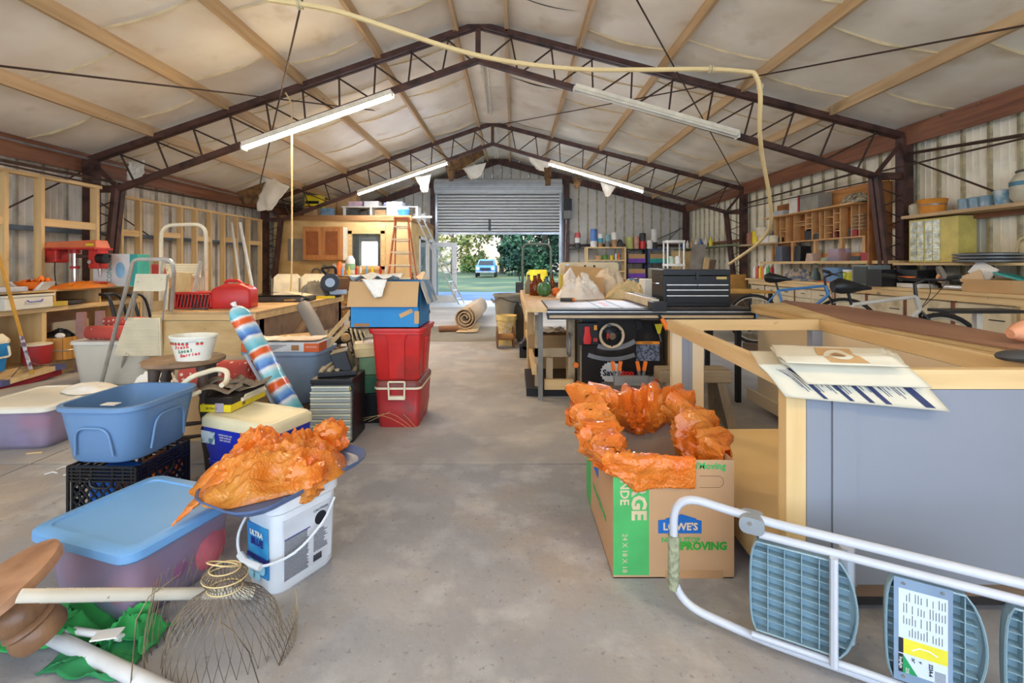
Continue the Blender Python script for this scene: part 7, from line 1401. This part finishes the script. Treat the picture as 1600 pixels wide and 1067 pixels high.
for y, a, b, c, m, lb in low: item('stored_item', lb, 'stored item', MB().loft([(0, a*2, b*2 if b < .15 else b, .02), (c, a*1.8, b*1.6 if b < .15 else b*.9, .02)]), m, (5.36, y*1.04, 1.2465), 0, 'things in the lower hutch bays')
# cans on the shelf left of the hutch
t = thing('wall_shelf', 'narrow tan wall shelf with cans beyond the hutch', 'shelf', (5.35, 9.6, 1.60)); OB('board', MB().bx(-.16, .16, -.45, 1.1, 0, .03), m_purl, t)
for k, (y, w_, h_, m, lb) in enumerate(((10.15, .11, .26, mat('tin_brown', (150, 100, 80), .5), 'brown can column, left end of the wall shelf'), (9.95, .10, .28, m_yellow, 'yellow can column beside the brown one'), (9.7, .1, .16, m_cream, 'cream tin on the wall shelf'), (9.5, .1, .15, m_white, 'white tin on the wall shelf, middle'), (9.3, .09, .15, m_cream, 'second white tin towards the hutch'))): item('paint_tin', lb, 'tin', MB().lathe([(w_, 0), (w_, h_*.95), (w_*.9, h_), (0, h_)], 14), m, (5.33, y, 1.631), 0, 'cans on the wall shelf')
item('paint_tin', 'large cream tin stacked above the small tins', 'tin', MB().lathe([(.13, 0), (.13, .18), (0, .18)], 16), m_cream, (5.33, 9.72, 1.792), 0, 'cans on the wall shelf')
# items on the counter
def C(px, X=5.15): return (X, cy(px, X), CZ)
item('open_box', 'black printed box standing on the bench corner before the hutch', 'box', MB().bx(-.2, .2, -.02, .24, 0, .22), m_blk, (5.0, 5.95, CZ))
t = thing('utility_tub', 'grey plastic tub with black front on the bench right of the yellow pail', 'tub', (4.98, 6.15+.25, CZ)); OB('tub', MB().bx(-.1, .2, -.16, .16, 0, .28), mat('tub_smoke', (120, 130, 130), .4), t, bevel=.01); OB('front', MB().bx(-.11, -.1, -.14, .12, .02, .26), mat('tub_front', (60, 66, 66), .3), t)
item('blue_bin', 'pale blue bin on the bench left of the yellow pail', 'bin', MB().loft([(0, .26, .30, .03), (.24, .30, .36, .03)]), m_slate, (5.12, 7.15, CZ)); t = thing('yellow_pail', 'white pail with yellow label on the bench', 'pail', (5.08, 6.80, CZ)); OB('pail', MB().lathe([(.11, 0), (.13, .2), (.13, .21), (0, .21)], 18), m_white, t); OB('label', MB().lathe([(.117, .04), (.128, .17)], 18), mat('label_lime', (214, 214, 70), .5), t)
item('green_sprayer', 'small green grey sprayer with a ring handle on the bench', 'sprayer', MB().lathe([(.08, 0), (.07, .12), (.04, .18), (.04, .22), (0, .22)], 12).tube(arcpts((0, 0, .24), .06, 0, PI, 8), .008, 5), mat('sprayer', (80, 100, 96), .5), (5.15, 7.75, CZ))
heap('bench_clutter', 'grey and blue clutter heaped on the bench under the hutch', 'clutter', mat('clutter_mix', (90, 100, 116), .7, col2=(170, 150, 120), scale=12, lo=.45, hi=.55), (5.12, 8.15, CZ), (.22, .42), .15, 31.3, nu=50, nv=16, amp=.9)
item('red_lid_tray', 'rusty orange board lying on the bench front', 'board', MB().prism([(-.15, -.3), (.1, -.1), (.12, .3), (-.1, .1)], 0, .02), mat('rust_orange', (190, 110, 70), .6), (5.0, 7.25, CZ))
for k, (px, m, lb) in enumerate(((1176, m_white, 'white lidded jar'), (1181, m_red, 'red spray can'), (1185, m_yellow, 'yellow spray can'), (1189, mat('can_orange', (220, 120, 50), .4), 'orange spray can'), (1193, m_white, 'white spray can'), (1197, m_green, 'green spray can'), (1202, m_redd, 'dark red spray can'))): item('spray_can', lb+' at the far end of the right bench', 'spray can', MB().lathe([(.04, 0), (.04, .2), (.015, .23), (.015, .26), (0, .26)], 10), m, (5.05, cy(px, 5.0), CZ), 0, 'spray cans on the bench end')
t = thing('toolbox_open', 'open white tool tray of bits on the bench behind the bicycle bars', 'tool tray', (5.1, 5.75, CZ)); OB('tray', MB().bx(-.12, .12, -.16, .16, 0, .05), m_white, t); OB('upper_tray', MB().bx(-.12, .12, -.14, .16, .08, .22), m_blk, t); OB('bits', MB().bx(-.125, -.12, -.12, .14, .1, .14), m_orange, t)
t = thing('grinding_wheel', 'angle grinder with tan disc leaning on the bench', 'grinder', (5.12, 5.42, CZ)); OB('wheel', MB().cyl((-.03, 0, .13), (0, -.02, .14), .14, n=24), mat('disc_grey', (140, 132, 120), .6), t); OB('disc_centre', MB().cyl((-.036, 0, .13), (-.03, 0, .13), .055, n=18), mat('disc_tan', (214, 170, 110), .6), t); OB('disc_hub', MB().cyl((-.042, 0, .13), (-.036, 0, .13), .015), m_redd, t); OB('body', MB().tube([(.04, .1, .08), (.05, .3, .1)], .05, 8), m_blk, t)
t = thing('bike_pump', 'grey cylinder pump lying at the bench front', 'pump', (4.98, 5.0, CZ)); OB('barrel', MB().cyl((0, -.25, .03), (0, .25, .03), .028), m_alu, t); OB('cup', MB().cyl((.06, -.33, .07), (.06, -.23, .07), .06), mat('cup_lilac', (150, 140, 150), .5), t)
t = thing('parts_carton', 'cardboard carton with papers and teal folder on the bench at the right edge', 'carton', (5.15, 4.72, CZ)); OB('carton', MB().bx(-.22, .22, -.22, .28, 0, .13), m_card, t)
OB('paper', MB().box((-.05, .22, .22), (.02, .22, .16), (.5, .3, .2)), m_cloth, t); OB('paper', MB().box((-.14, .25, .13), (.02, .2, .14), (-.5, .3, .2)), m_cardd, t); OB('teal_folder', MB().box((.0, -.06, .16), (.2, .28, .02), (.25, .1, 0)), m_teal, t)
t = thing('wire_rack', 'black shelf riser with pine board at the back of the near bench', 'shelf riser', (5.36, 5.3, CZ)); OB('board', MB().bx(-.15, .15, -.75, .95, .28, .31), m_pine, t)
for y in (-.7, -.1, .5, .9): OB('upright', MB().bx(-.12, .12, y-.02, y+.02, 0, .28), m_dgrey, t)
OB('lower_board', MB().bx(-.12, .12, -.7, .9, .12, .14), m_pine, t)
t = thing('basin_stack', 'stack of grey metal rims on the riser', 'metal rims', (5.3, 5.05, CZ+.31))
for k in range(3): OB('rim', MB().lathe([(.22-.01*k, .0+.035*k), (.31, .01+.035*k), (.315, .03+.035*k), (.29, .034+.035*k), (.20, .02+.035*k)], 36), m_galv, t)
OB('torn_lining', MB().lathe([(.24, .11), (.20, .09), (0, .085)], 24), m_blk, t)
item('grey_tool_chest', 'grey plastic box under the riser', 'box', MB().bx(-.1, .1, -.2, .2, 0, .11), m_dgrey, (5.34, 4.9, CZ))
item('milk_jug', 'cream plastic jug with handle behind the rims', 'jug', MB().lathe([(.13, 0), (.14, .2), (.05, .28), (.04, .32), (0, .32)], 18).tube(rpath([(-.0, .11, .05), (-.0, .2, .08), (-.0, .18, .26), (0, .06, .27)], .05), .016, 6), mat('jug_cream', (214, 200, 160), .5), (5.48, 4.75, CZ+.31))
# leaded glass cabinet
t = thing('leaded_glass_cabinet', 'yellow cabinet with leaded glass doors under the bucket shelf on the right wall', 'cabinet', (5.46, 5.80, 1.22))
OB('body', MB().bx(-.12, .10, -.34, .34, 0, .56), mat('cab_yellow', (206, 188, 100), .5), t)
for y0, y1 in ((-.12, .10), (.105, .33)):
    for c in range(2):
        for r in range(7): OB('pane', MB().bx(-.128, -.122, y0+.01+c*.105, y0+.01+c*.105+.095, .02+r*.075, .088+r*.075), mat('bevel_glass', (206, 210, 190), .12, metal=.3, var=.4, scale=14, bump=.8, bsc=30), t)
# shelf on girt with buckets
t = thing('girt_shelf', 'long brown shelf board high on the right wall', 'shelf', (5.42, 3.4, 1.80)); OB('board', MB().bx(-.18, .2, -.4, 2.75, 0, .04), m_purl, t)
GZ = 1.8415
t = thing('orange_bucket', 'orange wooden bucket on the high right shelf', 'bucket', (5.36, 5.82, GZ)); OB('bucket', MB().lathe([(.12, 0), (.15, .17), (.155, .175), (.15, .18), (0, .16)], 24), mat('bucket_orange', (216, 140, 50), .5), t); OB('hoop', MB().lathe([(.139, .10), (.142, .115)], 24), m_galv, t)
item('small_crock', 'small grey crock with blue mark left of the orange bucket', 'crock', MB().lathe([(.07, 0), (.085, .06), (.08, .14), (.05, .16), (0, .16)], 18), mat('stoneware', (190, 184, 160), .5), (5.38, 6.07, GZ))
t = thing('large_crock', 'large stoneware crock with blue band at the right edge of the high shelf', 'crock', (5.38, 4.72, GZ)); OB('crock', MB().lathe([(.12, 0), (.16, .05), (.165, .22), (.13, .28), (.11, .30), (.11, .33), (0, .33)], 24), mat('stoneware', (190, 184, 160)), t); OB('blue_band', MB().lathe([(.166, .17), (.1655, .215)], 24), mat('band_blue', (70, 120, 140), .5), t); OB('rim_tie', MB().lathe([(.115, .31), (.12, .33), (.1, .34)], 24), m_dgrey, t)
item('blue_crock', 'blue white mug shaped crock beside the large crock', 'crock', MB().lathe([(.07, 0), (.085, .16), (.08, .165), (0, .15)], 20), mat('crock_blue', (100, 150, 180), .5, col2=(200, 206, 200), scale=10), (5.37, 4.98, GZ)); 
for k, y in enumerate((5.42, 5.29, 5.17)): item('glass_jar', 'pale blue glass jar on the high shelf, %s' % ('nearest the bucket', 'the middle one', 'nearest the crock')[k], 'jar', MB().lathe([(.06, 0), (.065, .12), (.06, .13), (0, .12)], 16), mat('glass_blue', (150, 180, 196), .2, trans=.3), (5.38, y, GZ), 0, 'pale blue jars on the high shelf')
# ------------------------------------------------------------------ bicycles
def bike(label, loc, rz, m, steer=.3):
    t = thing('bicycle', label, 'bicycle', loc, rz); R = .33
    for x, nm in ((-.5, 'rear_wheel'), (.53, 'front_wheel')):
        w = OB(nm, MB().tube([(x+R*math.cos(a), 0, R+R*math.sin(a)) for a in [PI*2*i/36 for i in range(36)]], .02, 8, closed=True), m_rubber, t)
        OB('rim', MB().tube([(x+(R-.03)*math.cos(a), 0, R+(R-.03)*math.sin(a)) for a in [PI*2*i/36 for i in range(36)]], .008, 6, closed=True), m_alu, w)
        mb = MB()
        for k in range(18): a = PI*2*k/18; mb.tube([(x, .02*(-1)**k, R), (x+(R-.03)*math.cos(a), 0, R+(R-.03)*math.sin(a))], .0013, 4)
        OB('spokes', mb, m_alu, w)['kind'] = 'stuff'; OB('hub', MB().cyl((x, -.04, R), (x, .04, R), .02), m_alu, w)
    BB, ST, HT, HB = (-.07, 0, .29), (-.20, 0, .74), (.33, 0, .82), (.36, 0, .70)
    fr = OB('frame', MB().tube([BB, ST], .016, 8).tube([ST, HT], .017, 8).tube([BB, HB], .02, 8).tube([HT, HB], .022, 8), m, t)
    for s in (-1, 1): OB('chain_stay', MB().tube([BB, (-.5, s*.05, R)], .009, 6), m, fr); OB('seat_stay', MB().tube([ST, (-.5, s*.05, R)], .008, 6), m, fr); OB('fork_blade', MB().tube([HB, (.40, s*.05, .62), (.53, s*.05, R)], .012, 6), m_blk, fr)
    OB('seat_post', MB().tube([ST, (-.235, 0, .87)], .013, 8), m_blk, t); OB('saddle', MB().tube([(-.36, 0, .90), (-.30, 0, .91), (-.22, 0, .90), (-.10, 0, .895), (-.04, 0, .89)], [.05, .075, .06, .025, .015], 10).xf(Matrix.Diagonal((1, 1, 1, 1))), m_blk, t)
    OB('stem', MB().tube([HT, (.32, 0, .93), (.40, 0, .97)], .015, 8), m_blk, t)
    Rs = TR(.40, 0, .97) @ R3(0, 0, steer); hb = OB('handlebar', MB().tube([Rs @ Vector(p) for p in ((-.06, -.30, .03), (0, -.15, .0), (0, .15, 0), (-.06, .30, .03))], .012, 8), m_blk, t)
    for s in (-1, 1): OB('bar_grip', MB().tube([Rs @ Vector((-.04, s*.22, .02)), Rs @ Vector((-.07, s*.32, .035))], .019, 8), m_rubber, hb); OB('brake_lever', MB().tube([Rs @ Vector((.02, s*.17, .0)), Rs @ Vector((.05, s*.26, -.02))], .007, 6), m_blk, hb); OB('brake_cable', MB().tube(smooth([Rs @ Vector((.02, s*.15, 0)), Rs @ Vector((.14, s*.1, .02)), Rs @ Vector((.10, s*.03, -.12)), Vector((.36, 0, .7))]), .003, 4), m_blk, hb)
    ck = OB('chainring', MB().cyl((-.07, -.05, .29), (-.07, -.045, .29), .09, n=24), m_dgrey, t); OB('crank_arm', MB().tube([(-.07, -.06, .29), (.05, -.07, .18)], .01, 6), m_alu, ck); OB('pedal', MB().bx(.02, .10, -.15, -.07, .165, .185), m_blk, ck); OB('crank_arm', MB().tube([(-.07, .06, .29), (-.19, .07, .40)], .01, 6), m_alu, ck); return t
bk_ = bike('grey mountain bicycle with black saddle standing before the bench doors', (3.52, 4.42, 0), -.12, mat('bike_grey', (190, 184, 172), .35)); bk_.scale = (1.08, 1.08, 1.08)
bike('blue bicycle with black saddle standing before the cream drawers', (3.72, 6.0, .10), -.75, mat('bike_blue', (70, 130, 190), .35), .2)
solo('bike_block', 'low timber block under the blue bicycle wheels', 'block', MB().bx(-.62, .65, -.1, .1, 0, .098), m_dwood, (3.72, 6.0, 0), -.75)
# ------------------------------------------------------------------ far right corner
t = thing('pine_shelf_unit', 'open pine shelf unit against the far wall right of the door', 'shelf unit', (2.75, 13.7, 0))
for x in (-.58, .55): OB('side', MB().bx(x, x+.05, -.2, .2, 0, 1.70), m_pinez, t)
for z in (.1, .5, .95, 1.28, 1.66): OB('shelf', MB().bx(-.53, .55, -.2, .2, z, z+.04), m_pinex, t)
for k, (x, m) in enumerate(((3.72, m_blk), (4.37, mat('rack_blue', (70, 90, 130), .5)))):
    t = thing('rack_shelf', '%s plastic rack shelf against the far wall' % ('black' if k == 0 else 'blue grey'), 'shelf unit', (x, 13.9, 0), 0, 'plastic racks on the far wall')
    for sx in (-.3, .3):
        for sy in (-.18, .18): OB('post', MB().bx(sx-.02, sx+.02, sy-.02, sy+.02, 0, 1.65), m, t)
    for z in (.3, .75, 1.2, 1.62): OB('shelf', MB().bx(-.32, .32, -.2, .2, z, z+.03), m, t)
m_pur = mat('purple', (120, 70, 170), .6)
def pcol(lb, x, y, z, w_, m, n, hh=.17):
    for k in range(n): item('paint_can', lb+(', bottom one', ', second up', ', third up', ', top one')[k] if n > 1 else lb, 'can', MB().lathe([(w_, 0), (w_, hh*.9), (w_*.92, hh*.92), (w_*.92, hh), (0, hh)], 12), m[k % len(m)], (x, y, z+k*(hh+.001)), 0, 'paint cans above the far shelves')
t = thing('wall_ledge', 'dark ledge on the far wall beside the door, holding paint cans', 'ledge', (2.2, 14.3, 1.66)); OB('board', MB().bx(-.42, .3, -.1, .3, 0, .03), m_dgrey, t)
AW = m_white; AB = mat('can_blue', (80, 120, 180), .4); AT = mat('can_teal', (60, 150, 170), .4)
pcol('white paint can column beside the door opener', 2.02, 14.28, 1.692, .09, [m_dgrey, AW, mat('can_red', (200, 80, 80), .4)], 3, .16)
pcol('blue and white can column on the pine shelf', 2.42, 13.7, 1.702, .10, [AW, AB, AB], 3, .18); pcol('teal can column on the pine shelf', 2.62, 13.7, 1.702, .08, [mat('can_tan', (170, 130, 90), .5), AT, AW], 3, .13); pcol('grey can pair on the pine shelf', 2.84, 13.7, 1.702, .08, [m_grey, mat('can_mint', (130, 170, 170), .5)], 2, .18); pcol('white and tan can column on the pine shelf', 3.04, 13.7, 1.702, .09, [mat('can_tan', (170, 130, 90), .5), AW], 2, .22)
heap('shelf_clutter', 'dark metal clutter on the far end of the pine shelf', 'clutter', m_dgrey, (3.2, 13.7, 1.702), (.14, .14), .16, 6.6, nu=24, nv=8, amp=.9)
pcol('yellow green can on the black rack', 3.55, 13.9, 1.652, .12, [mat('can_lime', (190, 190, 110), .5)], 1, .36); pcol('pink can on the black rack', 3.76, 13.9, 1.652, .09, [mat('can_pink', (200, 150, 130), .5)], 2, .19); pcol('red can column on the black rack', 3.95, 13.9, 1.652, .10, [m_red, m_dgrey], 2, .24); pcol('white can right of the red cans', 4.14, 13.8, 1.652, .09, [AW], 1, .26); pcol('grey and white can column on the blue rack', 4.30, 13.9, 1.652, .1, [m_dgrey, AW, AW], 3, .2)
for k, (x, z, m2, lb) in enumerate(((3.72, 1.232, m_pur, 'purple and kraft carton on the upper shelf of the black rack'), (3.72, .782, m_pur, 'purple banded kraft carton on the middle shelf of the black rack'), (4.37, 1.232, m_teal, 'teal and kraft carton on the upper shelf of the blue rack'), (4.37, .782, m_pur, 'kraft carton on the middle shelf of the blue rack'))):
    t = thing('carton', lb, 'carton', (x, 13.85, z), 0, 'cartons on the racks'); OB('box', MB().bx(-.25, .25, -.15, .15, .12, .26), m_card, t); OB('printed_base', MB().bx(-.26, .26, -.16, .16, 0, .125), m2, t)
for k, (x, w_, h_, m, z, lb) in enumerate(((2.55, .12, .12, m_card, 1.322, 'kraft box'), (2.75, .1, .14, mat('pack_green', (90, 130, 60), .5), 1.322, 'green packet'), (2.95, .05, .13, m_yellow, 1.322, 'yellow bottle'), (3.08, .03, .18, AW, 1.322, 'white bottle'), (3.16, .03, .18, m_orange, 1.322, 'orange topped bottle'), (2.4, .12, .2, m_dgrey, .992, 'grey tub'), (2.8, .14, .16, AW, .992, 'white tub'))): item('shelf_item', lb+' in the pine shelf unit', 'container', MB().lathe([(w_*.9, 0), (w_, h_), (0, h_)], 10), m, (x, 13.65, z), 0, 'things in the pine shelf unit')
t = thing('plastic_shelf', 'white plastic shelf unit before the leaning boards', 'shelf unit', (4.02, 11.4, 0))
for sx in (-.2, .2):
    for sy in (-.15, .15): OB('post', MB().cyl((sx, sy, 0), (sx, sy, 1.75), .022), m_white, t)
for z in (.3, .72, 1.14, 1.72): OB('shelf', MB().loft([(z, .46, .38, .03), (z+.06, .46, .38, .03)]), m_white, t)
for x, lb in ((3.93, 'white jug with green label on the white plastic shelf'), (4.1, 'white and violet tub on the white plastic shelf')): item('jug', lb, 'jug', MB().lathe([(.075, 0), (.08, .14), (.04, .19), (0, .19)], 14), AW if x > 4 else mat('jug_green', (190, 210, 180), .5), (x, 11.35, 1.202), 0, 'jugs on the white plastic shelf')
for k, (px, w_, Y, m, lb, lean) in enumerate(((1068, 34, 12.6, m_ply, 'wide plywood sheet leaning in the far right corner', .0), (1095, 22, 11.6, mat('grey_board', (160, 150, 136), .6), 'grey board leaning right of the plywood sheet', .28), (1108, 8, 11.3, m_pinez, 'narrow pine board leaning in the far right corner', .35), (1070, 12, 11.0, m_pinez, 'short pine board standing behind the tool chest', .1), (1088, 10, 11.2, m_hb, 'short orange board beside the pine board', .1), (1118, 9, 11.2, m_dwood, 'dark board leaning at the right of the stack', .4))):
    H = (1.55, 1.7, 1.35, .95, .95, 1.3)[k]; x = (px-VX)*Y/FPX; ww = w_*Y/FPX
    solo('leaning_board', lb, 'board', MB().hexa([(-ww/2-lean*.8, -.1, 0), (ww/2-lean*.8, -.1, 0), (ww/2-lean*.8, -.06, 0), (-ww/2-lean*.8, -.06, 0), (-ww/2, .1, H), (ww/2, .1, H), (ww/2, .14, H), (-ww/2, .14, H)]), m, (x, Y, 0), group='boards leaning in the far right corner')
t = thing('corner_ledge', 'green ledge on the far right wall with small bottles', 'ledge', (5.2, 12.0, 1.62)); OB('board', MB().bx(-.2, .3, -1.6, 2.2, 0, .03), mat('ledge_green', (120, 130, 100), .6), t)
for k in range(7): item('small_bottle', 'small bottle on the green ledge, %s' % ('farthest', 'second farthest', 'third farthest', 'middle', 'third nearest', 'second nearest', 'nearest, yellow')[k], 'bottle', MB().lathe([(.05, 0), (.05, .15), (.02, .2), (.02, .24), (0, .24)], 10), [AB, AW, mat('b_tan', (190, 150, 110), .5), AW, AB, AW, m_yellow][k], (5.2, 13.9-.32*k, 1.651), 0, 'bottles on the green ledge')
# things by the far right column
t = thing('floor_machine', 'black and chrome machine standing between tool chest and drawers', 'machine', (4.0, 9.3, 0)); OB('stand', MB().bx(-.25, .25, -.2, .2, 0, .55), m_dgrey, t); OB('head', MB().ell((.1, 0, .78), (.14, .14, .22)), m_blk, t); OB('arm', MB().tube([(-.2, 0, .55), (-.15, -.05, .9), (.0, 0, 1.0)], .03, 6), m_galv, t); OB('pipe', MB().tube([(.05, -.1, .5), (.35, -.15, .6)], .04, 8), m_blk, t)
solo('gold_cushion', 'gold brown upholstered pad behind the drawers', 'pad', MB().loft([(0, .5, .14, .05), (.35, .46, .14, .06)]), mat('gold_pad', (190, 140, 70), .8), (4.75, 9.75, .62)); solo('pad_crate', 'crate under the gold brown pad', 'crate', MB().bx(-.3, .3, -.12, .12, 0, .62), m_dwood, (4.75, 9.75, 0))
t = thing('work_table', 'low table with a yellow wood slab behind the saw table at the right', 'table', (3.75, 7.75, 0)); OB('top', MB().bx(-.6, .5, -.4, .4, .72, .75), mat('wood_gold', (200, 150, 70)), t)
for x in (-.55, .42):
    for y in (-.35, .3): OB('leg', MB().bx(x, x+.05, y, y+.05, 0, .72), m_blk, t)
# chain hoist box and ring near column
solo('storage_bin', 'white bin on the floor between the saw legs', 'bin', MB().loft([(0, .34, .3, .03), (.34, .38, .34, .03)]), AW, (1.62, 4.8, 0)); solo('storage_bin', 'brown carton on the floor right of the white bin under the saw rail', 'carton', MB().bx(-.1, .1, -.2, .2, 0, .62), m_card, (1.33+.18, 4.35, 0))
